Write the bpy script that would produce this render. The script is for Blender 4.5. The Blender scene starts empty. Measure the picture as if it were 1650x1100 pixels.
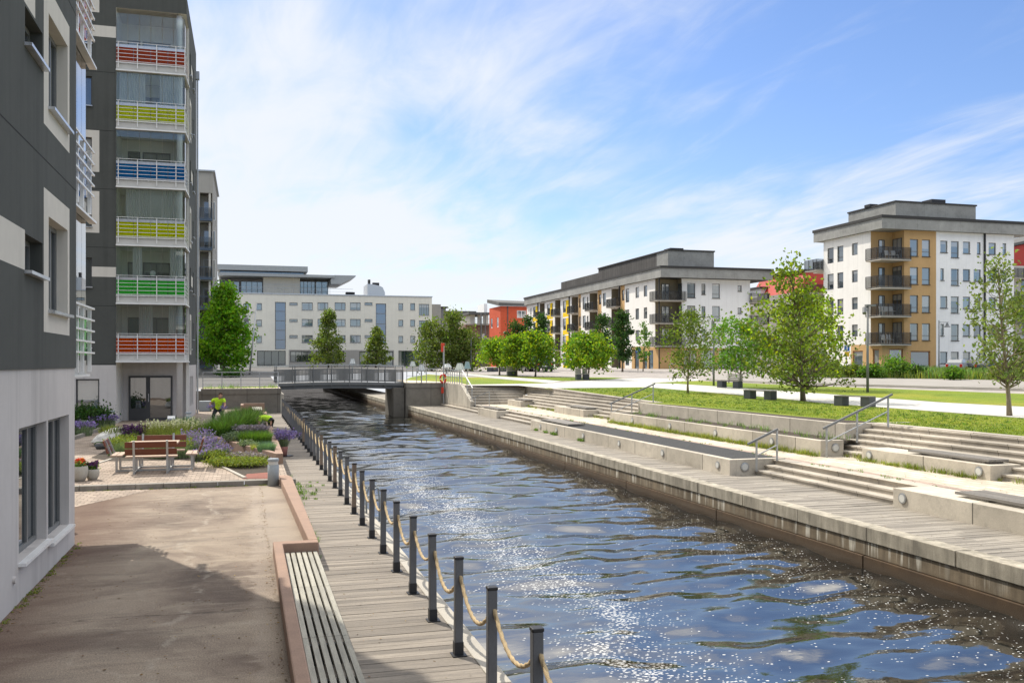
import bpy, bmesh, math, random
import numpy as np
from mathutils import Vector, Matrix
random.seed(7); RS = np.random.RandomState(11)
SC = bpy.context.scene; COL = SC.collection
PI = math.pi
# ---------------------------------------------------------------- camera geometry (metres; Y runs up the canal, X across it)
F = 1500.0; HY = 585.0; EYE = 3.0
TH = math.atan((825 - 398) / F); S = math.sin(TH); C = math.cos(TH)
def dep(x, y): return x * S + y * C
def ground(px, py, z):
    d = F * (EYE - z) / (py - HY); l = (px - 825) * d / F
    return (l * C + d * S, -l * S + d * C)
def on_x(X, px, py=HY):
    k = (px - 825) / F; Y = X * (C - k * S) / (S + k * C); d = dep(X, Y)
    return (Y, EYE - (py - HY) * d / F)
def on_y(Y, px, py=HY):
    k = (px - 825) / F; X = Y * (S + k * C) / (C - k * S); d = dep(X, Y)
    return (X, EYE - (py - HY) * d / F)
def tz(x, y):
    d = dep(x, y)
    return 1.1 if d < 45 else min(1.1 + .017 * (d - 45), 2.25)
def terr(px, py):
    k = (py - HY) / F; d = 1.9 / k
    if d > 45: d = (1.9 + .765) / (k + .017)
    if d > 45 + 1.15 / .017: d = (EYE - 2.25) / k
    l = (px - 825) * d / F
    x, y = l * C + d * S, -l * S + d * C
    return (x, y, tz(x, y))

# ---------------------------------------------------------------- mesh builder
class MB:
    def __init__(s): s.v = []; s.f = []; s.m = []
    def quad(s, a, b, c, d, m=0):
        n = len(s.v); s.v += [tuple(a), tuple(b), tuple(c), tuple(d)]; s.f.append((n, n+1, n+2, n+3)); s.m.append(m)
    def poly(s, pts, m=0):
        n = len(s.v); s.v += [tuple(p) for p in pts]; s.f.append(tuple(range(n, n+len(pts)))); s.m.append(m)
    def box(s, x0, y0, z0, x1, y1, z1, m=0):
        x0, x1 = min(x0, x1), max(x0, x1); y0, y1 = min(y0, y1), max(y0, y1); z0, z1 = min(z0, z1), max(z0, z1)
        n = len(s.v)
        s.v += [(x0,y0,z0),(x1,y0,z0),(x1,y1,z0),(x0,y1,z0),(x0,y0,z1),(x1,y0,z1),(x1,y1,z1),(x0,y1,z1)]
        for q in ((0,3,2,1),(4,5,6,7),(0,1,5,4),(1,2,6,5),(2,3,7,6),(3,0,4,7)):
            s.f.append(tuple(n+i for i in q)); s.m.append(m)
        return s
    def hexa(s, p, m=0):      # 8 points: bottom 4 then top 4, counter-clockwise from above
        n = len(s.v); s.v += [tuple(q) for q in p]
        for q in ((0,3,2,1),(4,5,6,7),(0,1,5,4),(1,2,6,5),(2,3,7,6),(3,0,4,7)):
            s.f.append(tuple(n+i for i in q)); s.m.append(m)
        return s
    def prism(s, pts, z0, z1, m=0):   # pts ccw from above
        n = len(s.v); k = len(pts)
        s.v += [(p[0], p[1], z0) for p in pts] + [(p[0], p[1], z1) for p in pts]
        s.f.append(tuple(n+i for i in reversed(range(k)))); s.m.append(m)
        s.f.append(tuple(n+k+i for i in range(k))); s.m.append(m)
        for i in range(k):
            j = (i+1) % k; s.f.append((n+i, n+j, n+k+j, n+k+i)); s.m.append(m)
        return s
    def bar(s, a, b, w, h, m=0):      # rectangular bar from a to b
        a = Vector(a); b = Vector(b); t = (b-a).normalized()
        up = Vector((0,0,1)) if abs(t.z) < .95 else Vector((0,1,0))
        r = t.cross(up).normalized() * w/2; u = r.cross(t).normalized() * h/2
        n = len(s.v)
        for p in (a, b):
            for q in (-r-u, r-u, r+u, -r+u): s.v.append(tuple(p+q))
        for q in ((3,2,1,0),(4,5,6,7),(0,1,5,4),(1,2,6,5),(2,3,7,6),(3,0,4,7)):
            s.f.append(tuple(n+i for i in q)); s.m.append(m)
        return s
    def tube(s, pts, rad, n=8, m=0, cap=True):
        pts = [Vector(p) for p in pts]; k = len(pts)
        if not hasattr(rad, '__len__'): rad = [rad]*k
        base = len(s.v); ref = None
        for i, p in enumerate(pts):
            t = (pts[min(i+1, k-1)] - pts[max(i-1, 0)])
            t = t.normalized() if t.length > 1e-9 else Vector((0,0,1))
            if ref is None:
                ref = t.cross(Vector((0,0,1)) if abs(t.z) < .9 else Vector((1,0,0))).normalized()
            ref = (ref - t*ref.dot(t)).normalized(); b = t.cross(ref)
            for j in range(n):
                a = 2*PI*j/n; s.v.append(tuple(p + (ref*math.cos(a) + b*math.sin(a))*rad[i]))
        for i in range(k-1):
            for j in range(n):
                j2 = (j+1) % n
                s.f.append((base+i*n+j, base+i*n+j2, base+(i+1)*n+j2, base+(i+1)*n+j)); s.m.append(m)
        if cap:
            s.f.append(tuple(base+j for j in reversed(range(n)))); s.m.append(m)
            s.f.append(tuple(base+(k-1)*n+j for j in range(n))); s.m.append(m)
        return s
    def lathe(s, prof, n=20, m=0, c=(0,0,0)):    # prof: list of (r, z)
        base = len(s.v); k = len(prof)
        for r, z in prof:
            for j in range(n):
                a = 2*PI*j/n; s.v.append((c[0]+r*math.cos(a), c[1]+r*math.sin(a), c[2]+z))
        for i in range(k-1):
            for j in range(n):
                j2 = (j+1) % n
                s.f.append((base+i*n+j, base+i*n+j2, base+(i+1)*n+j2, base+(i+1)*n+j)); s.m.append(m)
        return s
    def mesh(s, name, mats, smooth=False, off=(0,0,0)):
        me = bpy.data.meshes.new(name)
        v = s.v if off == (0,0,0) else [(a-off[0], b-off[1], c-off[2]) for a, b, c in s.v]
        me.from_pydata(v, [], s.f)
        for m in (mats if isinstance(mats, (list, tuple)) else [mats]): me.materials.append(m)
        if len(me.materials) > 1: me.polygons.foreach_set('material_index', s.m)
        if smooth: me.polygons.foreach_set('use_smooth', [True]*len(s.f))
        me.update(); return me
    def build(s, name, mats, parent=None, smooth=False, world=True, bevel=0):
        """vertices are in world space: the object sits at its parent's origin (or at the world origin)"""
        off = (0,0,0)
        if parent is not None and world: off = tuple(wloc(parent))
        o = bpy.data.objects.new(name, s.mesh(name, mats, smooth, off)); COL.objects.link(o)
        if parent is not None: o.parent = parent
        if bevel:
            b = o.modifiers.new('b', 'BEVEL'); b.width = bevel; b.segments = 2; b.limit_method = 'ANGLE'
        return o
def wloc(o):
    p = Vector((0,0,0))
    while o is not None: p += o.location; o = o.parent
    return p
def tag(o, label, cat, group=None, kind=None):
    o['label'] = label; o['category'] = cat
    if group: o['group'] = group
    if kind: o['kind'] = kind
    return o
def thing(name, label, cat, loc=(0,0,0), rz=0, group=None):
    o = bpy.data.objects.new(name, None); COL.objects.link(o); o.empty_display_size = .2
    o.location = loc; o.rotation_euler = (0,0,rz); return tag(o, label, cat, group)
def struct(o, label, cat): return tag(o, label, cat, None, 'structure')
def dup(root, loc, rz=None, label=None, group=None):
    def cp(o, par):
        c = o.copy(); COL.objects.link(c)
        if par is not None: c.parent = par
        for ch in list(o.children): cp(ch, c)
        return c
    r = cp(root, None); r.location = loc
    if rz is not None: r.rotation_euler = (0,0,rz)
    if label: r['label'] = label
    if group: r['group'] = group
    return r
def smoothed(o, ang=40):
    me = o.data; me.polygons.foreach_set('use_smooth', [True]*len(me.polygons))
    try: me.set_sharp_from_angle(angle=math.radians(ang))
    except Exception: pass
    return o

# ---------------------------------------------------------------- materials
class NT:
    def __init__(s, name):
        s.mat = bpy.data.materials.new(name); s.mat.use_nodes = True; s.t = s.mat.node_tree; s.t.nodes.clear()
        s.out = s.n('ShaderNodeOutputMaterial'); s._pos = None
    def n(s, typ, **kw):
        x = s.t.nodes.new(typ)
        for k, v in kw.items(): setattr(x, k, v)
        return x
    def l(s, a, b): s.t.links.new(a, b)
    @property
    def pos(s):
        if s._pos is None: s._pos = s.n('ShaderNodeNewGeometry')
        return s._pos.outputs['Position']
    @property
    def island(s): s.pos; return s._pos.outputs['Random Per Island']
    def mapped(s, sc=(1,1,1), rot=(0,0,0), src=None):
        m = s.n('ShaderNodeMapping'); m.inputs['Scale'].default_value = sc; m.inputs['Rotation'].default_value = rot
        s.l(src or s.pos, m.inputs['Vector']); return m.outputs[0]
    def noise(s, scale=1, detail=4, rough=.55, vec=None, dist=0):
        x = s.n('ShaderNodeTexNoise'); x.inputs['Scale'].default_value = scale; x.inputs['Detail'].default_value = detail
        x.inputs['Roughness'].default_value = rough; x.inputs['Distortion'].default_value = dist
        s.l(vec or s.pos, x.inputs['Vector']); return x.outputs['Fac']
    def ramp(s, fac, stops, interp='LINEAR'):
        r = s.n('ShaderNodeValToRGB'); e = r.color_ramp.elements; r.color_ramp.interpolation = interp
        while len(e) < len(stops): e.new(.5)
        for i, (p, c) in enumerate(stops):
            e[i].position = p; e[i].color = (c, c, c, 1) if not hasattr(c, '__len__') else (*c[:3], 1)
        s.l(fac, r.inputs[0]); return r.outputs[0]
    def val(s, fac, a, b, lo=0, hi=1):
        m = s.n('ShaderNodeMapRange'); m.inputs[1].default_value = a; m.inputs[2].default_value = b
        m.inputs[3].default_value = lo; m.inputs[4].default_value = hi; s.l(fac, m.inputs[0]); return m.outputs[0]
    def math(s, op, a, b=None, clamp=False):
        m = s.n('ShaderNodeMath', operation=op, use_clamp=clamp)
        for i, x in enumerate((a, b)):
            if x is None: continue
            if hasattr(x, 'links') or hasattr(x, 'is_linked'): s.l(x, m.inputs[i])
            else: m.inputs[i].default_value = x
        return m.outputs[0]
    def mix(s, fac, a, b, mode='MIX'):
        m = s.n('ShaderNodeMix', data_type='RGBA', blend_type=mode)
        for i, x in ((0, fac), (6, a), (7, b)):
            if hasattr(x, 'is_linked'): s.l(x, m.inputs[i])
            elif hasattr(x, '__len__'): m.inputs[i].default_value = (*x[:3], 1)
            else: m.inputs[i].default_value = x if i == 0 else (x, x, x, 1)
        return m.outputs[2]
    def sep(s, src=None):
        x = s.n('ShaderNodeSeparateXYZ'); s.l(src or s.pos, x.inputs[0]); return x.outputs
    def bump(s, h, strength=.3, dist=.02, norm=None):
        b = s.n('ShaderNodeBump'); b.inputs['Strength'].default_value = strength; b.inputs['Distance'].default_value = dist
        s.l(h, b.inputs['Height'])
        if norm is not None: s.l(norm, b.inputs['Normal'])
        return b.outputs[0]
    def bsdf(s, col, rough=.7, metal=0, spec=.5, normal=None, out=True, **kw):
        p = s.n('ShaderNodeBsdfPrincipled')
        for k, x in (('Base Color', col), ('Roughness', rough), ('Metallic', metal), ('Specular IOR Level', spec)):
            if hasattr(x, 'is_linked'): s.l(x, p.inputs[k])
            elif hasattr(x, '__len__'): p.inputs[k].default_value = (*x[:3], 1)
            else: p.inputs[k].default_value = x
        for k, x in kw.items(): p.inputs[k.replace('_', ' ')].default_value = x
        if normal is not None: s.l(normal, p.inputs['Normal'])
        if out: s.l(p.outputs[0], s.out.inputs[0])
        return p.outputs[0]
    def surf(s, sh): s.l(sh, s.out.inputs[0]); return s.mat
def plain(name, col, rough=.75, var=.12, scale=2.0, bump=.1, bscale=60, metal=0, spec=.4, island=0, stretch=None, fine=.08):
    t = NT(name)
    v = t.mapped(stretch) if stretch else t.pos
    n1 = t.noise(scale, 5, .6, v); n2 = t.noise(bscale, 3, .6, v)
    f = t.val(n1, .3, .7, 1-var, 1+var)
    f2 = t.val(n2, .3, .7, 1-fine, 1+fine)
    f = t.math('MULTIPLY', f, f2)
    if island: f = t.math('MULTIPLY', f, t.val(t.island, 0, 1, 1-island, 1+island))
    c = t.mix(1.0, col, f, 'MULTIPLY')
    t.bsdf(c, t.val(n1, .3, .7, max(rough-.08, .03), min(rough+.08, 1)), metal, spec, t.bump(n2, bump, .01) if bump else None)
    return t.mat
def render_wall(name, col, streak=.06, var=.05):
    """rendered facade: faint blotches, rain streaks"""
    t = NT(name)
    n1 = t.noise(.5, 6, .65); n2 = t.noise(1, 5, .65, t.mapped((3.0, 3.0, .10))); n3 = t.noise(90, 3, .6); n4 = t.noise(5, 4, .7)
    f = t.math('MULTIPLY', t.val(n1, .3, .7, 1-var*1.6, 1+var*1.4), t.val(n2, .48, .78, 1+streak*.3, 1-streak*2.2))
    f = t.math('MULTIPLY', f, t.val(n4, .3, .7, 1-var*.6, 1+var*.6))
    c = t.mix(1.0, col, f, 'MULTIPLY')
    t.bsdf(c, .88, 0, .25, t.bump(n3, .15, .006)); return t.mat
def leaf(name, col, trans=.5, var=.5, hue=.03):
    t = NT(name)
    i = t.island; n = t.noise(.45, 3, .6)
    hs = t.n('ShaderNodeHueSaturation'); hs.inputs['Color'].default_value = (*col, 1)
    t.l(t.val(i, 0, 1, .5-hue, .5+hue), hs.inputs['Hue'])
    t.l(t.math('MULTIPLY', t.val(t.math('FRACT', t.math('MULTIPLY', i, 7.13)), 0, 1, 1-var, 1+var), t.val(n, .3, .7, .75, 1.25)), hs.inputs['Value'])
    c = hs.outputs[0]
    d = t.bsdf(c, .55, 0, .3, out=False)
    tr = t.n('ShaderNodeBsdfTranslucent')
    c2 = t.mix(1.0, c, (1.25, 1.35, .5), 'MULTIPLY'); t.l(c2, tr.inputs[0])
    m = t.n('ShaderNodeMixShader'); m.inputs[0].default_value = trans; t.l(d, m.inputs[1]); t.l(tr.outputs[0], m.inputs[2])
    return t.surf(m.outputs[0])
def pane(name, col=(.02,.03,.035), refl=.32, var=.6, blind=.8):
    """window glass over a dim room: fresnel mirror on top of a dark body that differs window to window"""
    t = NT(name)
    oi = t.n('ShaderNodeObjectInfo')
    f = t.val(oi.outputs['Random'], 0, 1, 1-var, 1+var*1.6)
    c = t.mix(1.0, col, f, 'MULTIPLY')
    # blinds and curtains differ from window to window
    gen = t.sep(t.n('ShaderNodeTexCoord').outputs['Generated']); rnd = oi.outputs['Random']
    fr = lambda k: t.math('FRACT', t.math('MULTIPLY', rnd, k))
    bl = t.math('MULTIPLY', t.math('LESS_THAN', fr(13.7), .42), t.math('GREATER_THAN', gen[2], t.math('ADD', .25, t.math('MULTIPLY', fr(7.3), .65))))
    sidec = t.math('ABSOLUTE', t.math('SUBTRACT', gen[0], .5)); cu = t.math('MULTIPLY', t.math('LESS_THAN', fr(29.1), .4), t.math('GREATER_THAN', sidec, t.math('ADD', .26, t.math('MULTIPLY', fr(41.9), .2))))
    c = t.mix(t.math('MULTIPLY', t.math('MAXIMUM', bl, cu), blind), c, (.36,.355,.33))
    d = t.n('ShaderNodeBsdfDiffuse'); t.l(c, d.inputs[0])
    g = t.n('ShaderNodeBsdfGlossy'); g.inputs['Roughness'].default_value = .015; g.inputs[0].default_value = (.92,.96,1,1)
    t.l(t.bump(t.noise(.8, 2), .06, .03), g.inputs['Normal'])
    lw = t.n('ShaderNodeFresnel'); lw.inputs[0].default_value = 1.5
    m = t.n('ShaderNodeMixShader')
    t.l(t.val(lw.outputs[0], .0, 1, refl, 1), m.inputs[0]); t.l(d.outputs[0], m.inputs[1]); t.l(g.outputs[0], m.inputs[2])
    return t.surf(m.outputs[0])
def clear_glass(name, tint=(.93,.97,.96), refl=.06, body=None, bodyf=.0, ior=1.5):
    t = NT(name)
    tr = t.n('ShaderNodeBsdfTransparent'); tr.inputs[0].default_value = (*tint, 1)
    sh = tr.outputs[0]
    if body:
        d = t.n('ShaderNodeBsdfDiffuse'); d.inputs[0].default_value = (*body, 1)
        tl = t.n('ShaderNodeBsdfTranslucent'); tl.inputs[0].default_value = (*body, 1)
        a = t.n('ShaderNodeMixShader'); a.inputs[0].default_value = .5; t.l(d.outputs[0], a.inputs[1]); t.l(tl.outputs[0], a.inputs[2])
        m0 = t.n('ShaderNodeMixShader'); m0.inputs[0].default_value = bodyf; t.l(sh, m0.inputs[1]); t.l(a.outputs[0], m0.inputs[2]); sh = m0.outputs[0]
    g = t.n('ShaderNodeBsdfGlossy'); g.inputs['Roughness'].default_value = .01
    lw = t.n('ShaderNodeFresnel'); lw.inputs[0].default_value = ior
    m = t.n('ShaderNodeMixShader'); t.l(t.val(lw.outputs[0], 0, 1, refl, 1), m.inputs[0]); t.l(sh, m.inputs[1]); t.l(g.outputs[0], m.inputs[2])
    return t.surf(m.outputs[0])
def panels(name, col, w, h, mortar=.006, dark=.35, var=.06, off=.0, axes='XZ', mcol=None, bump=.4, squash=1):
    """blocks with joints: w x h cells on the given axes of world space"""
    t = NT(name); p = t.sep(); ax = {'X': p[0], 'Y': p[1], 'Z': p[2]}
    cb = t.n('ShaderNodeCombineXYZ'); t.l(ax[axes[0]], cb.inputs[0]); t.l(t.math('ADD', ax[axes[1]], 4.5) if h > 6 else ax[axes[1]], cb.inputs[1])
    b = t.n('ShaderNodeTexBrick'); b.offset = off; b.inputs['Scale'].default_value = 1
    b.inputs['Brick Width'].default_value = w; b.inputs['Row Height'].default_value = h
    b.inputs['Mortar Size'].default_value = mortar; b.inputs['Mortar Smooth'].default_value = .2; b.inputs['Bias'].default_value = 0
    b.inputs['Color1'].default_value = (*[x*(1-var*2) for x in col], 1); b.inputs['Color2'].default_value = (*[min(x*(1+var*2),1) for x in col], 1)
    b.inputs['Mortar'].default_value = (*(mcol or [x*dark for x in col]), 1)
    t.l(cb.outputs[0], b.inputs['Vector'])
    n = t.noise(.9, 7, .7); n3 = t.noise(70, 3, .6); n5 = t.noise(3.3, 6, .7); n6 = t.noise(.25, 3, .5)
    dirt = t.math('MULTIPLY', t.val(n5, .52, .74, 1.05, .78), t.val(n6, .35, .65, .9, 1.08))
    c = t.mix(1.0, b.outputs['Color'], t.math('MULTIPLY', t.math('MULTIPLY', t.val(n, .25, .75, .76, 1.2), dirt), t.val(n3, .3, .7, .88, 1.12)), 'MULTIPLY')
    h = t.math('ADD', t.math('MULTIPLY', b.outputs['Fac'], -1), t.math('MULTIPLY', n3, .3))
    t.bsdf(c, .85, 0, .3, t.bump(h, bump, .008)); return t.mat
# ---------------------------------------------------------------- the palette
MT = {}
def cloth(name, col):
    t = NT(name); d = t.bsdf(col, .9, 0, .1, out=False); tr = t.n('ShaderNodeBsdfTranslucent'); tr.inputs[0].default_value = (*col, 1)
    m = t.n('ShaderNodeMixShader'); m.inputs[0].default_value = .4; t.l(d, m.inputs[1]); t.l(tr.outputs[0], m.inputs[2]); return t.surf(m.outputs[0])
MT['dark_wall'] = render_wall('dark_grey_render', (.078,.082,.076), .11, .06)
MT['cream'] = render_wall('cream_render', (.60,.57,.51), .05, .04)
MT['base_grey'] = render_wall('light_grey_render', (.52,.495,.475), .10, .04)
MT['groove'] = plain('dark_groove', (.02,.02,.02), .9, .1, 4, 0)
MT['white_wall'] = render_wall('white_render', (.80,.78,.735), .05, .03)
MT['white_cool'] = render_wall('cool_white_render', (.84,.84,.825), .04, .03)
MT['pale_wall'] = render_wall('pale_grey_render', (.76,.735,.64), .04, .03)
MT['ochre'] = render_wall('ochre_render', (.52,.335,.155), .04, .04)
MT['yellow'] = render_wall('yellow_panel', (.80,.56,.015), .02, .03)
MT['orange'] = render_wall('orange_render', (.56,.105,.05), .05, .05)
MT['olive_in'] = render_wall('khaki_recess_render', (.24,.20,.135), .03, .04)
MT['fascia'] = panels('grey_metal_fascia', (.285,.285,.268), 2.7, 9, .012, .55, .02, axes='XZ', bump=.2)
MT['fascia_y'] = panels('grey_metal_fascia_side', (.285,.285,.268), 2.7, 9, .012, .55, .02, axes='YZ', bump=.2)
MT['ribbed'] = panels('dark_ribbed_cladding', (.088,.083,.078), .9, 20, .05, .5, .05, axes='YZ', bump=.8)
MT['roof_dark'] = plain('dark_roof_edge', (.035,.034,.033), .7, .1, 3, .05)
MT['roof_felt'] = plain('grey_roof_felt', (.12,.12,.115), .9, .15, 1, .1)
MT['red_roof'] = plain('red_metal_cladding', (.42,.045,.03), .6, .08, 2, .05)
MT['brick'] = panels('brown_brick', (.26,.125,.085), .25, .09, .012, 1.5, .18, .5, 'XZ', (.3,.26,.22))
MT['frame'] = plain('dark_grey_frame', (.06,.062,.065), .45, .05, 5, 0, spec=.5)
MT['frame_mid'] = plain('grey_metal_frame', (.16,.165,.165), .45, .05, 5, 0, spec=.5)
MT['black'] = plain('black_steel', (.022,.022,.024), .5, .1, 8, .02)
MT['white_paint'] = plain('white_painted_steel', (.74,.74,.73), .4, .05, 3, .02)
MT['wood_frame'] = plain('orange_brown_wood', (.30,.13,.045), .6, .2, 3, .1, stretch=(6,6,.6))
MT['steel'] = plain('galvanised_steel', (.42,.43,.43), .42, .12, 9, .05, metal=.75)
MT['alu'] = plain('aluminium', (.55,.56,.57), .35, .06, 9, .02, metal=.8)
MT['pane'] = pane('window_glass', (.045,.058,.065), .14, .7)
MT['pane_side'] = pane('window_glass_painted_sky', (.085,.125,.155), .18, .5)  # blue sky reflection painted into the glass body colour
MT['pane_near'] = pane('clean_window_glass', (.025,.03,.03), .20, .2, 0)
MT['pane_blue'] = pane('blue_curtain_glass', (.015,.075,.19), .16, .1, 0)
MT['glass'] = clear_glass('balcony_glass', (.92,.96,.945), .05, ior=1.42)
MT['curtain'] = cloth('white_curtain', (.88,.89,.87))
def tinted(n, c): return clear_glass('tinted_glass_' + n, tuple(.15+.85*x for x in c), .01, c, .6, ior=1.2)
TINT = {'orange': tinted('orange', (.85,.13,.005)), 'green': tinted('green', (.09,.75,.09)), 'lime': tinted('lime', (.80,.86,.0)),
        'blue': tinted('blue', (.02,.25,.60)), 'red': tinted('rust_red', (.62,.10,.02))}
MT['rail_mesh'] = clear_glass('dark_balcony_mesh', (.62,.63,.62), .02, (.10,.10,.10), .22, ior=1.3)
MT['in_wall'] = plain('balcony_interior_wall', (.74,.72,.67), .9, .05, 1, 0)
MT['concrete'] = plain('pale_concrete', (.42,.39,.335), .85, .14, .9, .25, 55, fine=.12)
MT['coping'] = panels('coping_blocks', (.44,.40,.33), 3.1, 2.35, .014, .45, .04, axes='YX', bump=.3)
MT['wall_slab'] = panels('concrete_wall_slabs', (.475,.43,.355), 2.55, 9, .02, .3, .05, axes='YZ', bump=.5)
MT['abut'] = panels('shade_toned_concrete_boards', (.19,.175,.15), 1.9, 9, .02, .5, .1, axes='XZ', bump=.5)  # shade of the camera-facing walls put into a darker concrete tone
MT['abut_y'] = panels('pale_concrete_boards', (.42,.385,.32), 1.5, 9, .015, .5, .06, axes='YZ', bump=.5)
MT['step'] = panels('granite_steps', (.41,.37,.31), 1.6, 7, .012, .4, .05, axes='YX', bump=.4)
MT['deck'] = plain('weathered_deck_boards', (.235,.205,.17), .82, .3, 1.3, .5, 30, island=.22, stretch=(.9,9,9), fine=.2)
MT['deck_far'] = plain('weathered_quay_boards', (.265,.238,.20), .85, .3, 1.0, .5, 30, island=.24, stretch=(.9,9,9), fine=.18)
MT['bench_wood'] = plain('greyed_bench_slats', (.36,.345,.29), .8, .22, 2, .4, 30, island=.12, stretch=(9,.9,9), fine=.2)
MT['pad_wood'] = plain('dark_greyed_slats', (.20,.185,.165), .8, .2, 2, .4, 30, island=.15, stretch=(9,.9,9), fine=.18)
MT['red_wood'] = plain('red_brown_oiled_planks', (.15,.045,.022), .5, .25, 2.5, .3, 30, island=.12, stretch=(.9,9,9), fine=.15)
MT['red_wood_y'] = plain('red_brown_oiled_planks_across', (.15,.045,.022), .5, .25, 2.5, .3, 30, island=.12, stretch=(9,.9,9), fine=.15)
MT['top_wood'] = plain('greyed_table_planks', (.46,.34,.255), .75, .2, 2.5, .3, 30, island=.08, stretch=(.9,9,9), fine=.15)
MT['top_wood_y'] = plain('greyed_seat_planks', (.47,.36,.28), .75, .2, 2.5, .3, 30, island=.08, stretch=(9,.9,9), fine=.15)
MT['pink_curb'] = plain('pinkish_concrete', (.32,.215,.16), .88, .16, 2.5, .4, 60, fine=.14)
MT['granite'] = plain('granite_kerb', (.25,.23,.20), .85, .25, 3, .5, 90, fine=.25)
MT['paving'] = panels('square_pavers', (.335,.268,.212), .21, .21, .009, .4, .10, .5, 'XY', bump=.5)
MT['paving_pale'] = panels('pale_walk_pavers', (.54,.475,.375), .62, .30, .022, .62, .08, .5, 'YX', bump=.5)
MT['tiles_pale'] = panels('pale_terrace_slabs', (.62,.53,.40), .9, .9, .02, .45, .05, 0, 'XY', bump=.4)
MT['plaza'] = panels('pinkish_grey_street_paving', (.33,.30,.275), 1.2, 1.2, .02, .8, .04, .5, 'XY', bump=.2)
MT['zinc'] = plain('grey_zinc', (.36,.38,.38), .5, .08, 3, .02, metal=.2)
MT['asphalt'] = plain('worn_asphalt', (.115,.11,.105), .9, .15, .6, .3, 40)
MT['road'] = plain('street_surface', (.30,.28,.255), .9, .1, .5, .2, 40)
MT['white_path'] = plain('white_gravel_path', (.50,.49,.455), .92, .06, 1.2, .3, 60, fine=.08)
MT['dark_gravel'] = plain('dark_gravel', (.045,.045,.045), .9, .25, 2, 1.0, 45, fine=.4)
MT['red_gravel'] = plain('red_lava_gravel', (.24,.09,.065), .9, .25, 3, 1.0, 45, fine=.4)
MT['soil'] = plain('dark_soil', (.055,.042,.03), .95, .3, 3, 1.0, 30, fine=.4)
MT['bark'] = plain('tree_bark', (.16,.125,.09), .95, .25, 3, .8, 22, stretch=(3,3,.8))
MT['bark_pale'] = plain('pale_tree_bark', (.25,.20,.14), .95, .25, 3, .8, 22, stretch=(3,3,.8))
MT['post'] = plain('grey_composite_post', (.125,.128,.135), .6, .12, 5, .1)
MT['post_brown'] = plain('brownish_composite_post', (.19,.145,.11), .65, .14, 5, .1)
MT['rope'] = plain('tan_hemp_rope', (.50,.38,.22), .9, .15, 9, .6, 160, fine=.25)
MT['bollard'] = plain('bluish_grey_enamel', (.30,.335,.355), .45, .08, 4, .05)
MT['dark_box'] = plain('dark_granite_block', (.075,.08,.085), .6, .1, 5, .1)
MT['skin'] = plain('skin', (.50,.27,.18), .6, .08, 9, 0)
MT['hair'] = plain('brown_hair', (.07,.035,.018), .8, .2, 30, .2)
MT['hivis'] = plain('hi_vis_yellow_cloth', (.52,.80,.03), .85, .3, 9, .9, 11)
MT['navy'] = plain('black_work_trousers', (.018,.019,.03), .9, .15, 8, .1)
MT['reflect'] = plain('grey_reflective_tape', (.55,.56,.55), .5, .05, 9, 0)
MT['red'] = plain('signal_red_paint', (.62,.05,.02), .45, .06, 4, 0)
MT['pink_pot'] = plain('pink_glazed_pot', (.48,.22,.19), .5, .1, 6, .05)
MT['sack'] = plain('dirty_white_sack', (.64,.62,.57), .8, .2, 4, .5, 20)
# foliage
MT['lf_lime'] = leaf('lime_tree_leaf', (.15,.30,.014), .55, .4)
MT['lf_olive'] = leaf('olive_green_leaf', (.135,.18,.036), .48, .5)
MT['lf_grey'] = leaf('grey_green_leaf', (.16,.20,.065), .45, .45)
MT['lf_yellow'] = leaf('yellow_green_leaf', (.25,.33,.018), .55, .4, .035)
MT['lf_bright'] = leaf('bright_green_leaf', (.12,.225,.03), .52, .42)
MT['lf_dark'] = leaf('dark_green_leaf', (.045,.10,.02), .4, .5)
MT['lf_red'] = leaf('reddish_shoot_leaf', (.28,.15,.04), .45, .4)
MT['gr_green'] = leaf('ornamental_grass_blade', (.14,.235,.06), .42, .65)
MT['gr_dark'] = leaf('dark_sedge_blade', (.095,.175,.035), .4, .6)
MT['gr_pale'] = leaf('pale_straw_grass', (.34,.36,.11), .4, .4, .03)
MT['gr_yel'] = leaf('yellow_green_heather', (.20,.235,.05), .4, .5, .045)
MT['gr_silver'] = leaf('silver_green_leaf', (.21,.27,.17), .3, .35)
MT['gr_blue'] = leaf('blue_green_fescue', (.14,.24,.16), .3, .4)
MT['fl_purple'] = leaf('purple_flower', (.27,.20,.50), .3, .4, .02)
MT['fl_dark'] = leaf('dark_purple_flower', (.10,.03,.15), .3, .4, .02)
MT['fl_mauve'] = leaf('faded_mauve_flower', (.30,.25,.33), .3, .35, .02)
MT['fl_white'] = leaf('white_flower', (.7,.68,.5), .3, .3, .02)
MT['fl_red'] = leaf('red_flower', (.6,.06,.02), .3, .4, .03)

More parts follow.
